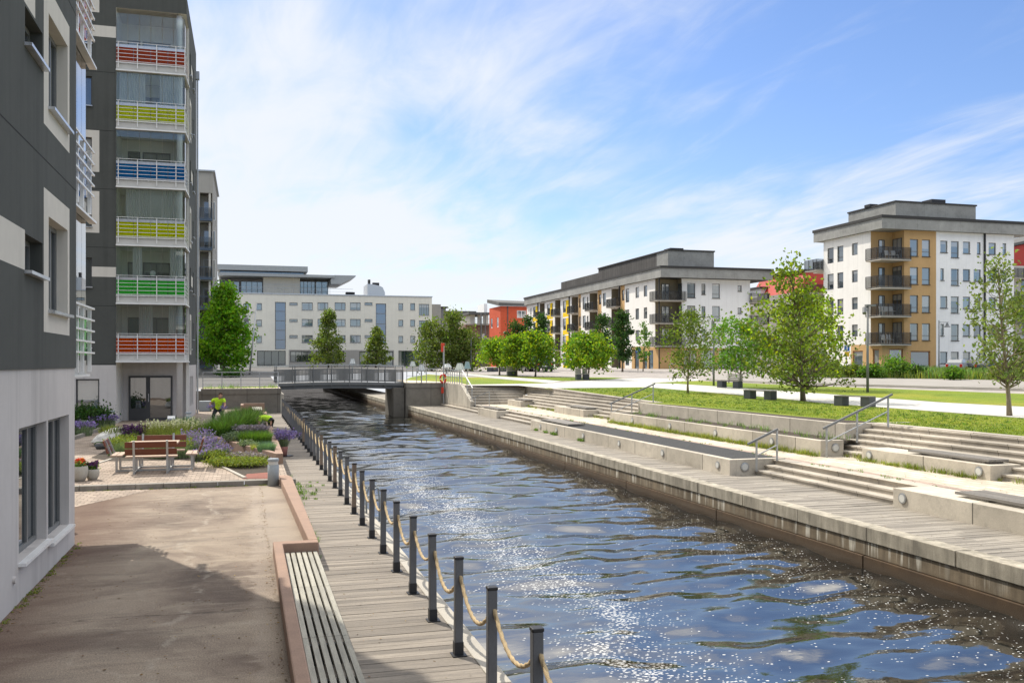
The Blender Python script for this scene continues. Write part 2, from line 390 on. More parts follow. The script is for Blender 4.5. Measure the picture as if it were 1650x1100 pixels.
def m_drive():
    t = NT('stained_driveway')
    big = t.noise(.42, 6, .62, dist=.6); mid = t.noise(1.3, 6, .65, t.mapped((.7,2.2,1)), .8); fine = t.noise(55, 4, .65); st = t.noise(6, 5, .65, t.mapped((.6,3,1), (0,0,.25)))
    base = t.ramp(big, [(.28, (.12,.092,.075)), (.42, (.22,.172,.135)), (.58, (.36,.295,.228)), (.75, (.20,.17,.145))])
    base = t.mix(t.val(mid, .52, .72, 0, .5), base, (.50,.43,.33))
    base = t.mix(t.val(st, .60, .75, 0, .35), base, (.46,.42,.35))
    scr = t.noise(1, 5, .7, t.mapped((1.2, 26, 1), (0,0,.12))); base = t.mix(t.val(scr, .62, .72, 0, .38), base, (.44,.39,.32))
    drk = t.noise(.8, 6, .7, t.mapped((.5, 1.7, 1), (0,0,-.2))); base = t.mix(t.val(drk, .52, .68, 0, .5), base, (.11,.088,.072))
    p = t.sep()
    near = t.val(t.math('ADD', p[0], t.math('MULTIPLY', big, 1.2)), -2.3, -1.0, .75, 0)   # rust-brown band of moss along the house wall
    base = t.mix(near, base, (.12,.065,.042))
    edge = t.val(t.math('ADD', p[0], t.math('MULTIPLY', mid, .7)), .40, .46, 0, .35)      # pale strip of newer screed at the upstand
    base = t.mix(edge, base, (.42,.36,.30))
    vor = t.n('ShaderNodeTexVoronoi', feature='DISTANCE_TO_EDGE'); vor.inputs['Scale'].default_value = .33
    dv = t.n('ShaderNodeVectorMath', operation='ADD'); nn = t.n('ShaderNodeTexNoise'); nn.inputs['Scale'].default_value = 1.5; nn.inputs['Detail'].default_value = 5
    t.l(t.pos, nn.inputs['Vector']); t.l(t.pos, dv.inputs[0]); t.l(nn.outputs['Color'], dv.inputs[1]); t.l(dv.outputs[0], vor.inputs['Vector'])
    crack = t.val(vor.outputs[0], 0, .010, .2, 0)
    base = t.mix(t.math('MULTIPLY', crack, t.val(big, .4, .6)), base, (.55,.49,.40))
    ln = t.math('ABSOLUTE', t.math('ADD', p[0], t.math('ADD', .82, t.math('MULTIPLY', t.math('SUBTRACT', big, .5), 1.6)))); dash = t.noise(2.3, 4, .7)
    base = t.mix(t.math('MULTIPLY', t.val(ln, .015, .07, .35, 0), t.val(dash, .47, .55)), base, (.52,.47,.39))
    l2 = t.math('ABSOLUTE', t.math('ADD', t.math('SUBTRACT', p[1], 11.8), t.math('MULTIPLY', t.math('SUBTRACT', mid, .5), .5))); base = t.mix(t.math('MULTIPLY', t.val(l2, .012, .03, .6, 0), t.val(dash, .38, .5)), base, (.07,.055,.045))
    grit = t.noise(150, 2, .6); g = t.math('MULTIPLY', t.val(fine, .3, .7, .6, 1.4), t.val(grit, .35, .65, .75, 1.25))
    c = t.mix(1.0, t.mix(1.0, base, (.84,.83,.82), 'MULTIPLY'), g, 'MULTIPLY')
    t.bsdf(c, .9, 0, .3, t.bump(t.math('ADD', fine, t.math('MULTIPLY', mid, .6)), .35, .012)); return t.mat
MT['drive'] = m_drive()
def m_quay(name, top, zstain=-.78, lime=.0):
    t = NT(name); p = t.sep()
    n = t.noise(1.4, 6, .65); st = t.noise(1, 5, .6, t.mapped((4, 4, .55))); fine = t.noise(60, 3, .6)
    c = t.mix(1.0, top, t.math('MULTIPLY', t.val(n, .3, .7, .72, 1.2), t.val(st, .38, .68, 1.12, .55)), 'MULTIPLY')
    zz = t.math('ADD', p[2], t.math('MULTIPLY', t.math('SUBTRACT', st, .5), .30))
    if lime:   # white lime runs below the cap
        s2 = t.noise(1, 4, .6, t.mapped((5.5, 5.5, .35))); patch = t.noise(.55, 3, .5)
        k = t.math('MULTIPLY', t.val(s2, .52, .62, 0, 1), t.val(patch, .42, .54, .15, 1))
        k = t.math('MULTIPLY', k, t.val(t.math('ADD', p[2], t.math('MULTIPLY', s2, .35)), -.62, -.40, 0, .85))
        c = t.mix(k, c, (.66,.62,.52))
    c = t.mix(t.val(zz, zstain+.16, zstain-.12, 0, .93), c, (.038,.024,.012))
    t.bsdf(t.mix(1.0, c, t.val(fine, .3, .7, .88, 1.12), 'MULTIPLY'), t.val(p[2], -1.0, -.6, .45, .88), 0, .35, t.bump(fine, .4, .01)); return t.mat
MT['quay_cap'] = m_quay('quay_cap_face', (.41,.37,.295), -1.5, 0)
MT['quay_mid'] = m_quay('quay_beam_with_lime_runs', (.215,.17,.115), -.84, 1)
MT['quay_low'] = m_quay('quay_tide_boards', (.10,.060,.030), -.84, 0)
def m_grass():
    t = NT('mown_lawn')
    a = t.noise(.16, 5, .6); b = t.noise(1.1, 5, .65); c = t.noise(14, 4, .7); f = t.noise(70, 2, .6)
    base = t.ramp(a, [(.3, (.125,.20,.018)), (.5, (.205,.265,.020)), (.68, (.30,.30,.028))])
    base = t.mix(t.val(b, .45, .75, 0, .65), base, (.13,.20,.022)); wr = t.noise(.45, 6, .7); base = t.mix(t.val(wr, .58, .72, 0, .55), base, (.25,.20,.075))
    base = t.mix(1.0, base, t.math('MULTIPLY', t.val(c, .3, .7, .62, 1.38), t.val(f, .3, .7, .75, 1.25)), 'MULTIPLY')
    t.bsdf(base, .8, 0, .2, t.bump(t.math('ADD', c, f), .8, .04)); return t.mat
MT['lawn'] = m_grass()
def m_water():
    t = NT('canal_water'); p = t.sep()
    r1 = t.noise(5, 3, .55, t.mapped((.6, 1.5, 1))); r2 = t.noise(1.1, 2, .45, t.mapped((.55, 1.3, 1), (0,0,.2)))
    h = t.math('ADD', t.math('MULTIPLY', r1, .26), r2)
    nb = t.bump(h, .14, .10)
    w = t.n('ShaderNodeBsdfPrincipled'); w.inputs['Base Color'].default_value = (.014,.015,.014,1); w.inputs['Roughness'].default_value = .02
    w.inputs['IOR'].default_value = 3.1; w.inputs['Specular IOR Level'].default_value = .75; t.l(nb, w.inputs['Normal']); w.inputs['Specular Tint'].default_value = (1, .955, .88, 1)
    # flecks of foam drifting in lanes
    wob = t.noise(.35, 4, .6); lane = t.math('ADD', p[0], t.math('MULTIPLY', t.math('SUBTRACT', wob, .5), 5.0))
    l1 = t.math('ABSOLUTE', t.math('SUBTRACT', lane, 5.35)); d1 = t.val(l1, .1, 1.35, 1.25, 0)
    l2 = t.math('ABSOLUTE', t.math('SUBTRACT', lane, 10.2)); d2 = t.val(l2, .2, 2.0, .34, 0)
    fadeY = t.val(p[1], 28, 50, 1, 0)
    pat = t.noise(1.1, 4, .65)
    dens = t.math('MULTIPLY', t.math('MAXIMUM', t.math('MAXIMUM', d1, d2), .05), t.val(pat, .34, .62, .25, 1.1))
    dens = t.math('MULTIPLY', dens, fadeY)
    v = t.n('ShaderNodeTexVoronoi'); v.inputs['Scale'].default_value = 27; v.inputs['Randomness'].default_value = 1
    t.l(t.mapped((.62, 1.1, 1), (0,0,.28)), v.inputs['Vector'])
    sz = t.n('ShaderNodeSeparateColor'); t.l(v.outputs['Color'], sz.inputs[0])
    on = t.math('LESS_THAN', sz.outputs[0], t.math('MULTIPLY', dens, .95))
    spot = t.math('LESS_THAN', v.outputs['Distance'], t.math('ADD', t.math('ADD', .12, t.math('MULTIPLY', sz.outputs[1], .28)), t.math('MULTIPLY', d1, .10)))
    k = t.math('MULTIPLY', on, spot)
    fm = t.n('ShaderNodeBsdfDiffuse'); fm.inputs[0].default_value = (.72,.72,.70,1)
    m = t.n('ShaderNodeMixShader'); t.l(t.math('MULTIPLY', k, t.math('ADD', .45, t.math('MULTIPLY', sz.outputs[2], .5))), m.inputs[0]); t.l(w.outputs[0], m.inputs[1]); t.l(fm.outputs[0], m.inputs[2])
    return t.surf(m.outputs[0])
MT['water'] = m_water()

# ---------------------------------------------------------------- sun, sky, camera
SUN_A, SUN_E = math.radians(26), math.radians(49)
sd = Vector((-math.sin(SUN_A)*math.cos(SUN_E), math.cos(SUN_A)*math.cos(SUN_E), math.sin(SUN_E)))
sl = bpy.data.lights.new('sun', 'SUN'); sl.energy = 4.3; sl.angle = math.radians(.53); sl.color = (1, .93, .82)
so = bpy.data.objects.new('sun', sl); COL.objects.link(so); so.rotation_euler = (-sd).to_track_quat('-Z', 'Y').to_euler(); so.location = (-20, 20, 60)
wd = bpy.data.worlds.new('World'); SC.world = wd; wd.use_nodes = True
def make_sky():
    nt = wd.node_tree; nt.nodes.clear()
    N = lambda typ, **kw: (lambda x: ([setattr(x, k, v) for k, v in kw.items()], x)[1])(nt.nodes.new(typ))
    L = nt.links.new
    def mth(op, a, b=None, cl=False):
        m = N('ShaderNodeMath', operation=op, use_clamp=cl)
        for i, x in enumerate((a, b)):
            if x is None: continue
            if hasattr(x, 'is_linked'): L(x, m.inputs[i])
            else: m.inputs[i].default_value = x
        return m.outputs[0]
    def rng(f, a, b, lo=0, hi=1, sm=False):
        m = N('ShaderNodeMapRange'); m.interpolation_type = 'SMOOTHSTEP' if sm else 'LINEAR'
        for i, x in enumerate((a, b, lo, hi)): m.inputs[i+1].default_value = x
        L(f, m.inputs[0]); return m.outputs[0]
    sky = N('ShaderNodeTexSky', sky_type='NISHITA'); sky.sun_disc = False; sky.sun_elevation = SUN_E; sky.sun_rotation = -SUN_A
    sky.air_density = 1.0; sky.dust_density = .6; sky.ozone_density = 2.2
    tc = N('ShaderNodeTexCoord'); sp = N('ShaderNodeSeparateXYZ'); L(tc.outputs['Generated'], sp.inputs[0])
    zz = mth('ADD', mth('MAXIMUM', sp.outputs[2], 0), .07)
    cx = mth('DIVIDE', sp.outputs[0], zz); cy = mth('DIVIDE', sp.outputs[1], zz)
    cb = N('ShaderNodeCombineXYZ'); L(cx, cb.inputs[0]); L(cy, cb.inputs[1])
    def cloud(sc, rot, scale, det, rough, dist, off=0):
        mp = N('ShaderNodeMapping'); mp.inputs['Scale'].default_value = (*sc, 1); mp.inputs['Rotation'].default_value = (0,0,rot); mp.inputs['Location'].default_value = (off, off*.7, off)
        L(cb.outputs[0], mp.inputs[0])
        n = N('ShaderNodeTexNoise'); n.inputs['Scale'].default_value = scale; n.inputs['Detail'].default_value = det
        n.inputs['Roughness'].default_value = rough; n.inputs['Distortion'].default_value = dist; L(mp.outputs[0], n.inputs['Vector']); return n.outputs['Fac']
    soft = cloud((1, .62), .1, .62, 5, .5, .5, 3.1)           # broad veils
    wisp = cloud((1.5, .5), .13, 1.35, 9, .56, 1.3, 7.7)      # long cirrus streaks
    fine = cloud((3.2, .8), .17, 1.7, 9, .6, 1.6, 1.3)         # combed filaments
    # clear air to the right and high up, milky veil towards the sun
    bd = (825, 0)
    dv = N('ShaderNodeVectorMath', operation='DOT_PRODUCT'); L(tc.outputs['Generated'], dv.inputs[0])
    w = Vector((S*1500 + C*560, C*1500 - S*560, 520)).normalized(); dv.inputs[1].default_value = w
    clear = rng(dv.outputs['Value'], .78, 1.0, 0, 1, True)
    ahead = rng(sp.outputs[1], -.25, .5, 0, 1, True)
    cov = mth('ADD', mth('MULTIPLY', soft, .72), mth('ADD', mth('MULTIPLY', wisp, .48), mth('MULTIPLY', fine, .18)))
    cov = mth('SUBTRACT', cov, mth('MULTIPLY', clear, .10))
    cov = mth('ADD', cov, mth('MULTIPLY', rng(sp.outputs[2], .0, .30, .22, 0, True), ahead))
    high = rng(sp.outputs[2], .36, .68, 0, 1, True)               # bright cloud deck added out of view to lift ambient light and reflections
    cov = mth('ADD', cov, mth('MULTIPLY', high, .26))
    left = rng(sp.outputs[0], .42, -.30, 0, .12, True)
    cov = mth('ADD', cov, mth('MULTIPLY', left, ahead))
    k = rng(cov, .535, .90, 0, .92, True)
    hs = N('ShaderNodeHueSaturation'); hs.inputs['Saturation'].default_value = 1.06; hs.inputs['Value'].default_value = 1.0; tn = N('ShaderNodeMix', data_type='RGBA', blend_type='MULTIPLY'); tn.inputs[0].default_value = 1; L(sky.outputs[0], tn.inputs[6]); tn.inputs[7].default_value = (.95,.985,1.15,1); L(tn.outputs[2], hs.inputs['Color'])
    mx = N('ShaderNodeMix', data_type='RGBA'); L(k, mx.inputs[0]); L(hs.outputs[0], mx.inputs[6])
    cm = N('ShaderNodeMix', data_type='RGBA'); L(high, cm.inputs[0]); cm.inputs[6].default_value = (6.15, 6.35, 6.65, 1); cm.inputs[7].default_value = (11.5, 11.4, 11.2, 1); L(cm.outputs[2], mx.inputs[7])
    bg = N('ShaderNodeBackground'); bg.inputs[1].default_value = .128; L(mx.outputs[2], bg.inputs[0])
    o = N('ShaderNodeOutputWorld'); L(bg.outputs[0], o.inputs[0])
make_sky()
cam = bpy.data.cameras.new('camera'); co = bpy.data.objects.new('camera', cam); COL.objects.link(co)
co.location = (0, 0, EYE); co.rotation_euler = (PI/2, 0, -TH)
cam.sensor_width = 36; cam.lens = 36*F/1650; cam.shift_y = (HY-550)/1650; cam.clip_start = .1; cam.clip_end = 6000
SC.camera = co
SC.view_settings.view_transform = 'Standard'; SC.view_settings.look = 'None'; SC.view_settings.exposure = .22; SC.view_settings.gamma = 1
SC.cycles.max_bounces = 8; SC.cycles.transparent_max_bounces = 16; SC.cycles.caustics_reflective = False; SC.cycles.caustics_refractive = False
SC.cycles.use_denoising = True

# ---------------------------------------------------------------- ground, decks, water
def sheet(name, poly, mat, off=0.0, mapped=True, label=None, cat='ground'):
    """a sheet of ground that follows the gentle slope of the land"""
    bm = bmesh.new(); vs = [bm.verts.new((p[0], p[1], 0)) for p in poly]; f = bm.faces.new(vs)
    if f.normal.z < 0: f.normal_flip()
    bmesh.ops.triangulate(bm, faces=bm.faces[:])
    for d in (45, 45 + 1.15/.017):
        bmesh.ops.bisect_plane(bm, geom=bm.verts[:]+bm.edges[:]+bm.faces[:], plane_co=(S*d, C*d, 0), plane_no=(S, C, 0))
    for v in bm.verts: v.co.z = tz(v.co.x, v.co.y) + off
    bm.normal_update()
    for f in bm.faces:
        if f.normal.z < 0: f.normal_flip()
    me = bpy.data.meshes.new(name); bm.to_mesh(me); bm.free(); me.materials.append(mat)
    o = bpy.data.objects.new(name, me); COL.objects.link(o)
    return struct(o, label or name, cat)
def P(*pp): return [terr(*p)[:2] for p in pp]
XL = 18.85     # inner edge of the lawn above the big steps
XWL = 18.06; X2_ = 16.45; Y2n_ = on_x(X2_, 1322.5)[0]; Y2f_ = on_x(X2_, 983)[0]
sheet('ground', [(XWL,Y2n_+.9),(XL,Y2n_+.9),(XL,Y2f_+.02),(XWL,Y2f_+.02)], MT['plaza'], 0, label='ground behind the upper planter wall')
sheet('ground', [(XL,-60),(2500,-60),(2500,2500),(XL,2500)], MT['plaza'], 0, label='paved land around the lawns reaching to the horizon')
sheet('ground', [(-2500,62.3),(2.1,62.3),(2.1,2500),(-2500,2500)], MT['plaza'], 0, label='paved land behind the left terrace wall')
sheet('ground', [(2.1,150),(XL,150),(XL,2500),(2.1,2500)], MT['plaza'], 0, label='paved land beyond the far end of the canal')
sheet('ground', [(11.5,69.3),(XL,69.3),(XL,76),(11.5,76)], MT['tiles_pale'], 0, label='paved landing at the right end of the footbridge')
sheet('ground', [(14.4,63.7),(XL,63.7),(XL,69.3),(14.4,69.3)], MT['tiles_pale'], 0, label='paved landing at the head of the end stair')
# lawns
edge = lambda y: (XL+.35, y)
sheet('lawn', [(XWL+.03,Y2n_+1.06),(XL+.35,Y2n_+1.06),(XL+.35,Y2f_+.02),(XWL+.03,Y2f_+.02)], MT['lawn'], .008, label='tongue of lawn behind the upper planter wall', cat='lawn')
sheet('lawn', [edge(-40), (120,-40), terr(1650,674)[:2]] + P((1240,640.5),(1090,628),(1045,624),(880,626.5)) + [edge(60.5)], MT['lawn'], .008, label='big mown lawn above the stone steps', cat='lawn')
sheet('lawn', P((756,608),(770,607.6),(884,617.3),(752,619.3)) + [(15.6, 69.6), (12.4,75.5), (14,82), terr(690,603)[:2]], MT['lawn'], .008, label='lawn between the bridge landing and the white path', cat='lawn')
sheet('lawn', P((722,599.5),(790,604.5),(860,607.2),(985,608),(1004,609.2),(985,610.8),(906,613.7)), MT['lawn'], .008, label='strip of lawn under the row of yellow-green trees', cat='lawn')
sheet('lawn', P((1046,617.2),(1130,613.4),(1240,619),(1650,634.5),(2300,660),(2300,681),(1650,655),(1240,627.6),(1090,618)), MT['lawn'], .008, label='strip of lawn between the white path and the street kerb', cat='lawn')
sheet('path', P((752,619.6),(880,617.8),(985,611),(1035,609),(1130,611),(1122,613),(1046,617),(1090,618.3),(1240,628),(1650,655.4),(2300,684),(2300,705),(1650,673.5),(1240,640.2),(1090,627.8),(1045,623.8),(880,625.6),(835,621.2),(752,620.9)), MT['white_path'], .012, label='white gravel path crossing the lawn', cat='path')
sheet('path', P((696,599.7),(718,599.3),(905,614),(884,617)), MT['white_path'], .012, label='narrow white path towards the bridge lamps', cat='path')
sheet('road', P((1140,603.5),(1240,605.5),(1650,611.5),(2400,624),(2400,664),(1650,627),(1240,616.5),(1140,612)), MT['road'], .008, label='pale street running past the buildings on the right', cat='street')
sheet('road', P((300,607),(440,606),(520,601),(700,597.5),(700,590.6),(300,590.6)), MT['asphalt'], .01, label='asphalt street crossing behind the footbridge', cat='street')
sheet('road', [(-60,65.5),(2.05,65.5),(2.05,150),(-60,150)], MT['asphalt'], .006, label='asphalt yard behind the left terrace', cat='street')
sheet('lawn', [(-2.8,63.5),(2.0,63.5),(2.0,65.4),(-2.8,65.4)], MT['lawn'], .008, label='strip of rough grass on the left terrace', cat='lawn')
kb = MB()
for a, b in (((1140,612.6),(1240,617.2)),((1240,617.2),(1650,629)),((1650,629),(2400,667))):
    a3, b3 = Vector(terr(*a)), Vector(terr(*b)); kb.bar(a3+Vector((0,0,.05)), b3+Vector((0,0,.05)), .35, .14)
    n = Vector((S,C,0))*1.1; kb.bar(a3-n+Vector((0,0,.02)), b3-n+Vector((0,0,.02)), .25, .08)
struct(kb.build('kerb', MT['concrete']), 'double kerb of pale stone along the near side of the street', 'kerb')

# left side: drive, plaza
g = MB(); g.quad((-60,-30,0),(.42,-30,0),(.42,14.9,0),(-60,14.9,0)); g.quad((-60,14.9,0),(.95,14.9,0),(.79,23.9,0),(-60,23.9,0))
g.m = [0]*len(g.f)
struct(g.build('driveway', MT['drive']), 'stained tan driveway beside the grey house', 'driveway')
g = MB(); g.quad((-60,23.9,.1),(1.0,23.9,.1),(1.0,62,.1),(-60,62,.1)); struct(g.build('plaza', MT['paving']), 'paved garden court with small square pavers', 'paving')
g = MB(); g.poly([(-3.9,20.4,.004),(-2.6,22.7,.004),(-2.05,23.88,.004),(-12,23.88,.004),(-12,20.4,.004)]); struct(g.build('paved_apron', MT['paving']), 'triangle of pavers let into the driveway before the kerb', 'paving')
g = MB(); X0, n, rr = -4.4, 8, random.Random(3)
for i in range(9):
    a = X0+i*.62; g.box(a, 23.72+.02*math.sin(i), -.05, a+.61, 23.93, .125)
tag(g.build('kerb', MT['granite'], bevel=.015), 'long granite kerb between the driveway and the paved court', 'kerb')
# left deck, plank by plank
g = MB(); y = -6.0
while y < 61.9:
    xl = 1.08 if y < 15.1 else (1.09 if y < 24 else 1.02); dx = rr.uniform(-.01,.01); z = -.2 + rr.uniform(-.003,.003)
    g.box(xl if y > 15.1 else .52, y, z-.05, 2.365-.006*y*.0+dx*.3, y+.137, z); y += .145
struct(g.build('boardwalk', MT['deck']), 'weathered boardwalk of cross planks along the left bank', 'boardwalk')
g = MB(); g.box(.45,-6,-1.5, 2.36,62,-.33); struct(g.build('deck_base', MT['soil']), 'dark bed under the left boardwalk', 'ground')
g = MB(); yy = -6
while yy < 62: g.box(2.372, yy, -.55, 2.56, yy+2.97, -.195, 0); yy += 3.0
g.box(2.38,-6,-2,2.535,62,-.55,1)
tag(g.build('quay_wall', [MT['concrete'], MT['quay_low']], bevel=.01), 'low concrete quay edge beside the row of rope posts', 'quay wall')
g = MB(); g.box(1.9,62.1,-2,2.3,152,1.0); tag(g.build('quay_wall', MT['abut_y']), 'grey quay wall on the left beyond the footbridge', 'quay wall')
# water: real low waves near the camera, fading to ripples far up the canal
def make_water():
    ys = []; y = 3.0
    while y < 151: ys.append(y); y += max(.07, y*.0055)
    ys = np.array(ys); xs = np.linspace(2.5, 11.72, 128)
    X, Y = np.meshgrid(xs, ys); Z = np.zeros_like(X); rs = np.random.RandomState(5)
    for i in range(46):
        lam = .7 * (3.4/.7) ** rs.rand(); k = 2*PI/lam
        a = PI/2 + rs.normal(0, .55) + .25; amp = .0058 * lam ** 1.0 * rs.uniform(.4, 1.0)
        ph = rs.rand()*2*PI; q = k*(X*math.cos(a) + Y*math.sin(a)) + ph
        env = .65 + .35*np.sin(X*rs.uniform(.2,.8) + Y*rs.uniform(.1,.5) + rs.rand()*6)
        Z += amp*env*(np.sin(q) + .30*np.sin(2*q+.9))
    for i in range(30):
        lam = .34 * 2.1 ** rs.rand(); k = 2*PI/lam; a = PI/2 + rs.normal(0, .8) + .25; ph = rs.rand()*2*PI
        env = np.clip(.5 + .8*np.sin(X*rs.uniform(.3,1.1) + Y*rs.uniform(.15,.6) + rs.rand()*6), 0, 1.3)
        Z += .0017*lam*rs.uniform(.5,1)*env*np.sin(k*(X*math.cos(a) + Y*math.sin(a)) + ph)
    Z *= np.clip(1.25 - Y/160, .5, 1)
    n, m = X.shape; V = np.stack([X, Y, Z - 1.0], -1).reshape(-1, 3)
    i = np.arange((n-1)*m).reshape(n-1, m)[:, :-1].ravel()
    Fc = np.stack([i, i+1, i+m+1, i+m], 1)
    me = bpy.data.meshes.new('water'); me.from_pydata(V.tolist(), [], Fc.tolist()); me.polygons.foreach_set('use_smooth', [True]*len(me.polygons)); me.materials.append(MT['water'])
    o = bpy.data.objects.new('water', me); COL.objects.link(o); struct(o, 'rippled canal water with drifting flecks of foam', 'water')
make_water()
g = MB(); g.box(2.3,-6,-2.6,12,152,-2.2); struct(g.build('canal_bed', MT['soil']), 'dark bed of the canal', 'ground')
# ---------------------------------------------------------------- right bank
yA = lambda X, px: on_x(X, px)[0]
X1, X2 = 13.25, 16.45; XB = 13.88; XS = 14.05; XT = 17.25
Y_b = yA(XB, 1439); Y_s = yA(X1, 1176); Y_w = yA(X1, 855); Y_c0 = yA(XB, 800); Y_c1 = yA(XB, 770)
Y2n = yA(X2, 1322.5); Y2f = yA(X2, 983)
YE = 62.5         # face of the end stair
def quay(y0, y1):
    g = MB(); y = y0; k = 0
    while y < y1:
        e = min(y+2.35, y1); gap = .05 if k % 4 == 0 else .006
        g.box(11.57, y+gap/2, -.46, 11.92, e-gap/2, -.18, 0)
        y = e; k += 1
    g.box(11.6, y0, -.745, 11.9, y1, -.462, 1)
    y = y0
    while y < y1:
        e = min(y+5.9, y1); g.box(11.56, y+.012, -2, 11.9, e-.012, -.75, 2); y = e
    g.box(11.65, y0, -2, 11.88, y1, -.47, 3)
    return g
tag(quay(-8, 69.0).build('quay_wall', [MT['quay_cap'], MT['quay_mid'], MT['quay_low'], MT['groove']], bevel=.012), 'long stained concrete quay wall with pale coping and white lime runs', 'quay wall')
tag(quay(74.2, 150).build('quay_wall', [MT['quay_cap'], MT['quay_mid'], MT['quay_low'], MT['groove']]), 'rusty quay wall seen under the footbridge', 'quay wall')
def far_deck(y0, y1):
    g = MB(); y = y0
    while y < y1:
        z = -.2+rr.uniform(-.004,.004); xm = rr.choice((12.9, 13.1, 12.7))
        g.box(11.925, y, -.26, xm-.004, y+.138, z); g.box(xm, y, -.26, 14.1, y+.138, z+rr.uniform(-.002,.002)); y += .145
    return g
struct(far_deck(-8, 69).build('boardwalk', MT['deck_far']), 'grey cross planked boardwalk below the stone tiers on the right bank', 'boardwalk')
g = MB(); g.quad((11.925,74.2,-.2),(14.6,74.2,-.2),(14.6,150,-.2),(11.925,150,-.2)); struct(g.build('boardwalk', MT['deck_far']), 'boardwalk on the right bank beyond the footbridge', 'boardwalk')
g = MB(); g.box(11.9,-8,-1,14.6,69,-.27); struct(g.build('deck_base', MT['soil']), 'dark bed under the right boardwalk', 'ground')
g = MB(); g.quad((14.62,-8,.213),(17.35,-8,.213),(17.35,69,.213),(14.62,69,.213)); struct(g.build('path', MT['paving_pale']), 'pale paved walk between the two stone tiers', 'path')
MT['pinkish_gravel'] = plain('pinkish_gravel', (.36,.27,.22), .9, .2, 3, 1, 45, fine=.4)
# gravel strips either side of the walk
g = MB()
for xa, xb in ((15.02, 15.28),):
    y = -8
    while y < 60:
        a, b = rr.uniform(-.05,.05), rr.uniform(-.05,.05); g.quad((xa,y,.219),(xb+a,y,.219),(xb+b,y+1,.219),(xa,y+1,.219)); y += 1
struct(g.build('gravel_strip', MT['pinkish_gravel']), 'reddish gravel margin of the pale paved walk', 'gravel')
def steps(name, label, x0, z0, n, ris, tr, y0, y1):
    g = MB()
    for i in range(n):
        xa = x0+i*tr; zt = z0+(i+1)*ris
        g.box(xa+.03, y0, z0-.35, xa+tr+.03, y1, zt-.055, 0)
        g.box(xa, y0+.001*i, zt-.055, xa+tr+(.03 if i < n-1 else .12), y1-.001*i, zt, 0)
    return tag(g.build(name, MT['step'], bevel=.008), label, 'steps')
R1 = .14
steps('stone_steps', 'three low stone steps between the right edge bench block and the dark gravel bed', XS, -.2, 3, R1, .3, Y_b+.01, Y_s-.02)
steps('stone_steps', 'short flight of low steps between the gravel bed wall and the small far bench block', XS, -.2, 3, R1, .3, Y_w+.02, Y_c0-.01)
steps('stone_steps', 'low steps running from the small far bench block to the bridge abutment', XS, -.2, 3, R1, .3, Y_c1+.01, 69)
steps('stone_steps', 'broad flight of six stone steps beside the lawn, nearest the camera', XT, .22, 6, .147, .31, -8, Y2n+.78)
steps('stone_steps', 'broad flight of six stone steps between the far planter wall and the end stair', XT, .22, 6, .147, .31, Y2f+.02, YE-1.3)
# edge of the lawn
def edge_strip(y0, y1, label):
    g = MB(); y = y0
    while y < y1:
        e = min(y+2.4, y1); a, b = tz(XL, y)+.03, tz(XL, e)+.03
        g.hexa([(XL+.05,y+.005,.8),(XL+.36,y+.005,.8),(XL+.36,e-.005,.8),(XL+.05,e-.005,.8),(XL+.05,y+.005,a),(XL+.36,y+.005,a),(XL+.36,e-.005,b),(XL+.05,e-.005,b)]); y = e
    tag(g.build('lawn_edging', MT['step'], bevel=.01), label, 'edging')
edge_strip(-8, Y2n+.78, 'pale stone edging of the lawn above the broad near steps'); edge_strip(Y2f+.05, YE+1.1, 'pale stone edging of the lawn above the far steps')
def lamp_disc(par, p, n, r=.11):
    g = MB(); p = Vector(p); n = Vector(n)
    a = n.cross(Vector((0,0,1))).normalized(); b = Vector((0,0,1))
    def ring(r, d): return [p+n*d+(a*math.cos(2*PI*i/20)+b*math.sin(2*PI*i/20))*r for i in range(20)]
    R = [ring(r, -.02), ring(r, .03), ring(r*.72, .035)]
    for q, m in ((0,0),(1,0)):
        for i in range(20): j = (i+1) % 20; g.quad(R[q][i], R[q][j], R[q+1][j], R[q+1][i], m)
    g.poly(R[2], 1)
    return g.build('wall_lamp', [MT['steel'], MT['lens']], par)
MT['lens'] = plain('frosted_lamp_lens', (.62,.62,.58), .35, .06, 9, 0)
# lower gravel bed with its wall and round lamps
w = thing('planter_wall', 'long low pale concrete wall with round lamps holding the dark gravel bed', 'planter wall', (X1, Y_s, -.2))
g = MB(); g.box(X1, Y_s, -.5, X1+.2, Y_w, .25); g.box(X1+.2, Y_s, -.5, 15.06, Y_s+.2, .25); g.box(X1+.2, Y_w-.2, -.5, 15.06, Y_w, .25)
g.build('wall', MT['wall_slab'], w, bevel=.01)
g = MB(); g.quad((X1+.2,Y_s+.2,.226),(15.06,Y_s+.2,.226),(15.06,Y_w-.2,.226),(X1+.2,Y_w-.2,.226)); g.build('gravel_fill', MT['dark_gravel'], w)
for px in (871, 897, 940, 998, 1068, 1157): lamp_disc(w, (X1, yA(X1, px), .03), (-1,0,0))
lamp_disc(w, (13.72, Y_s, .03), (0,-1,0), .13)
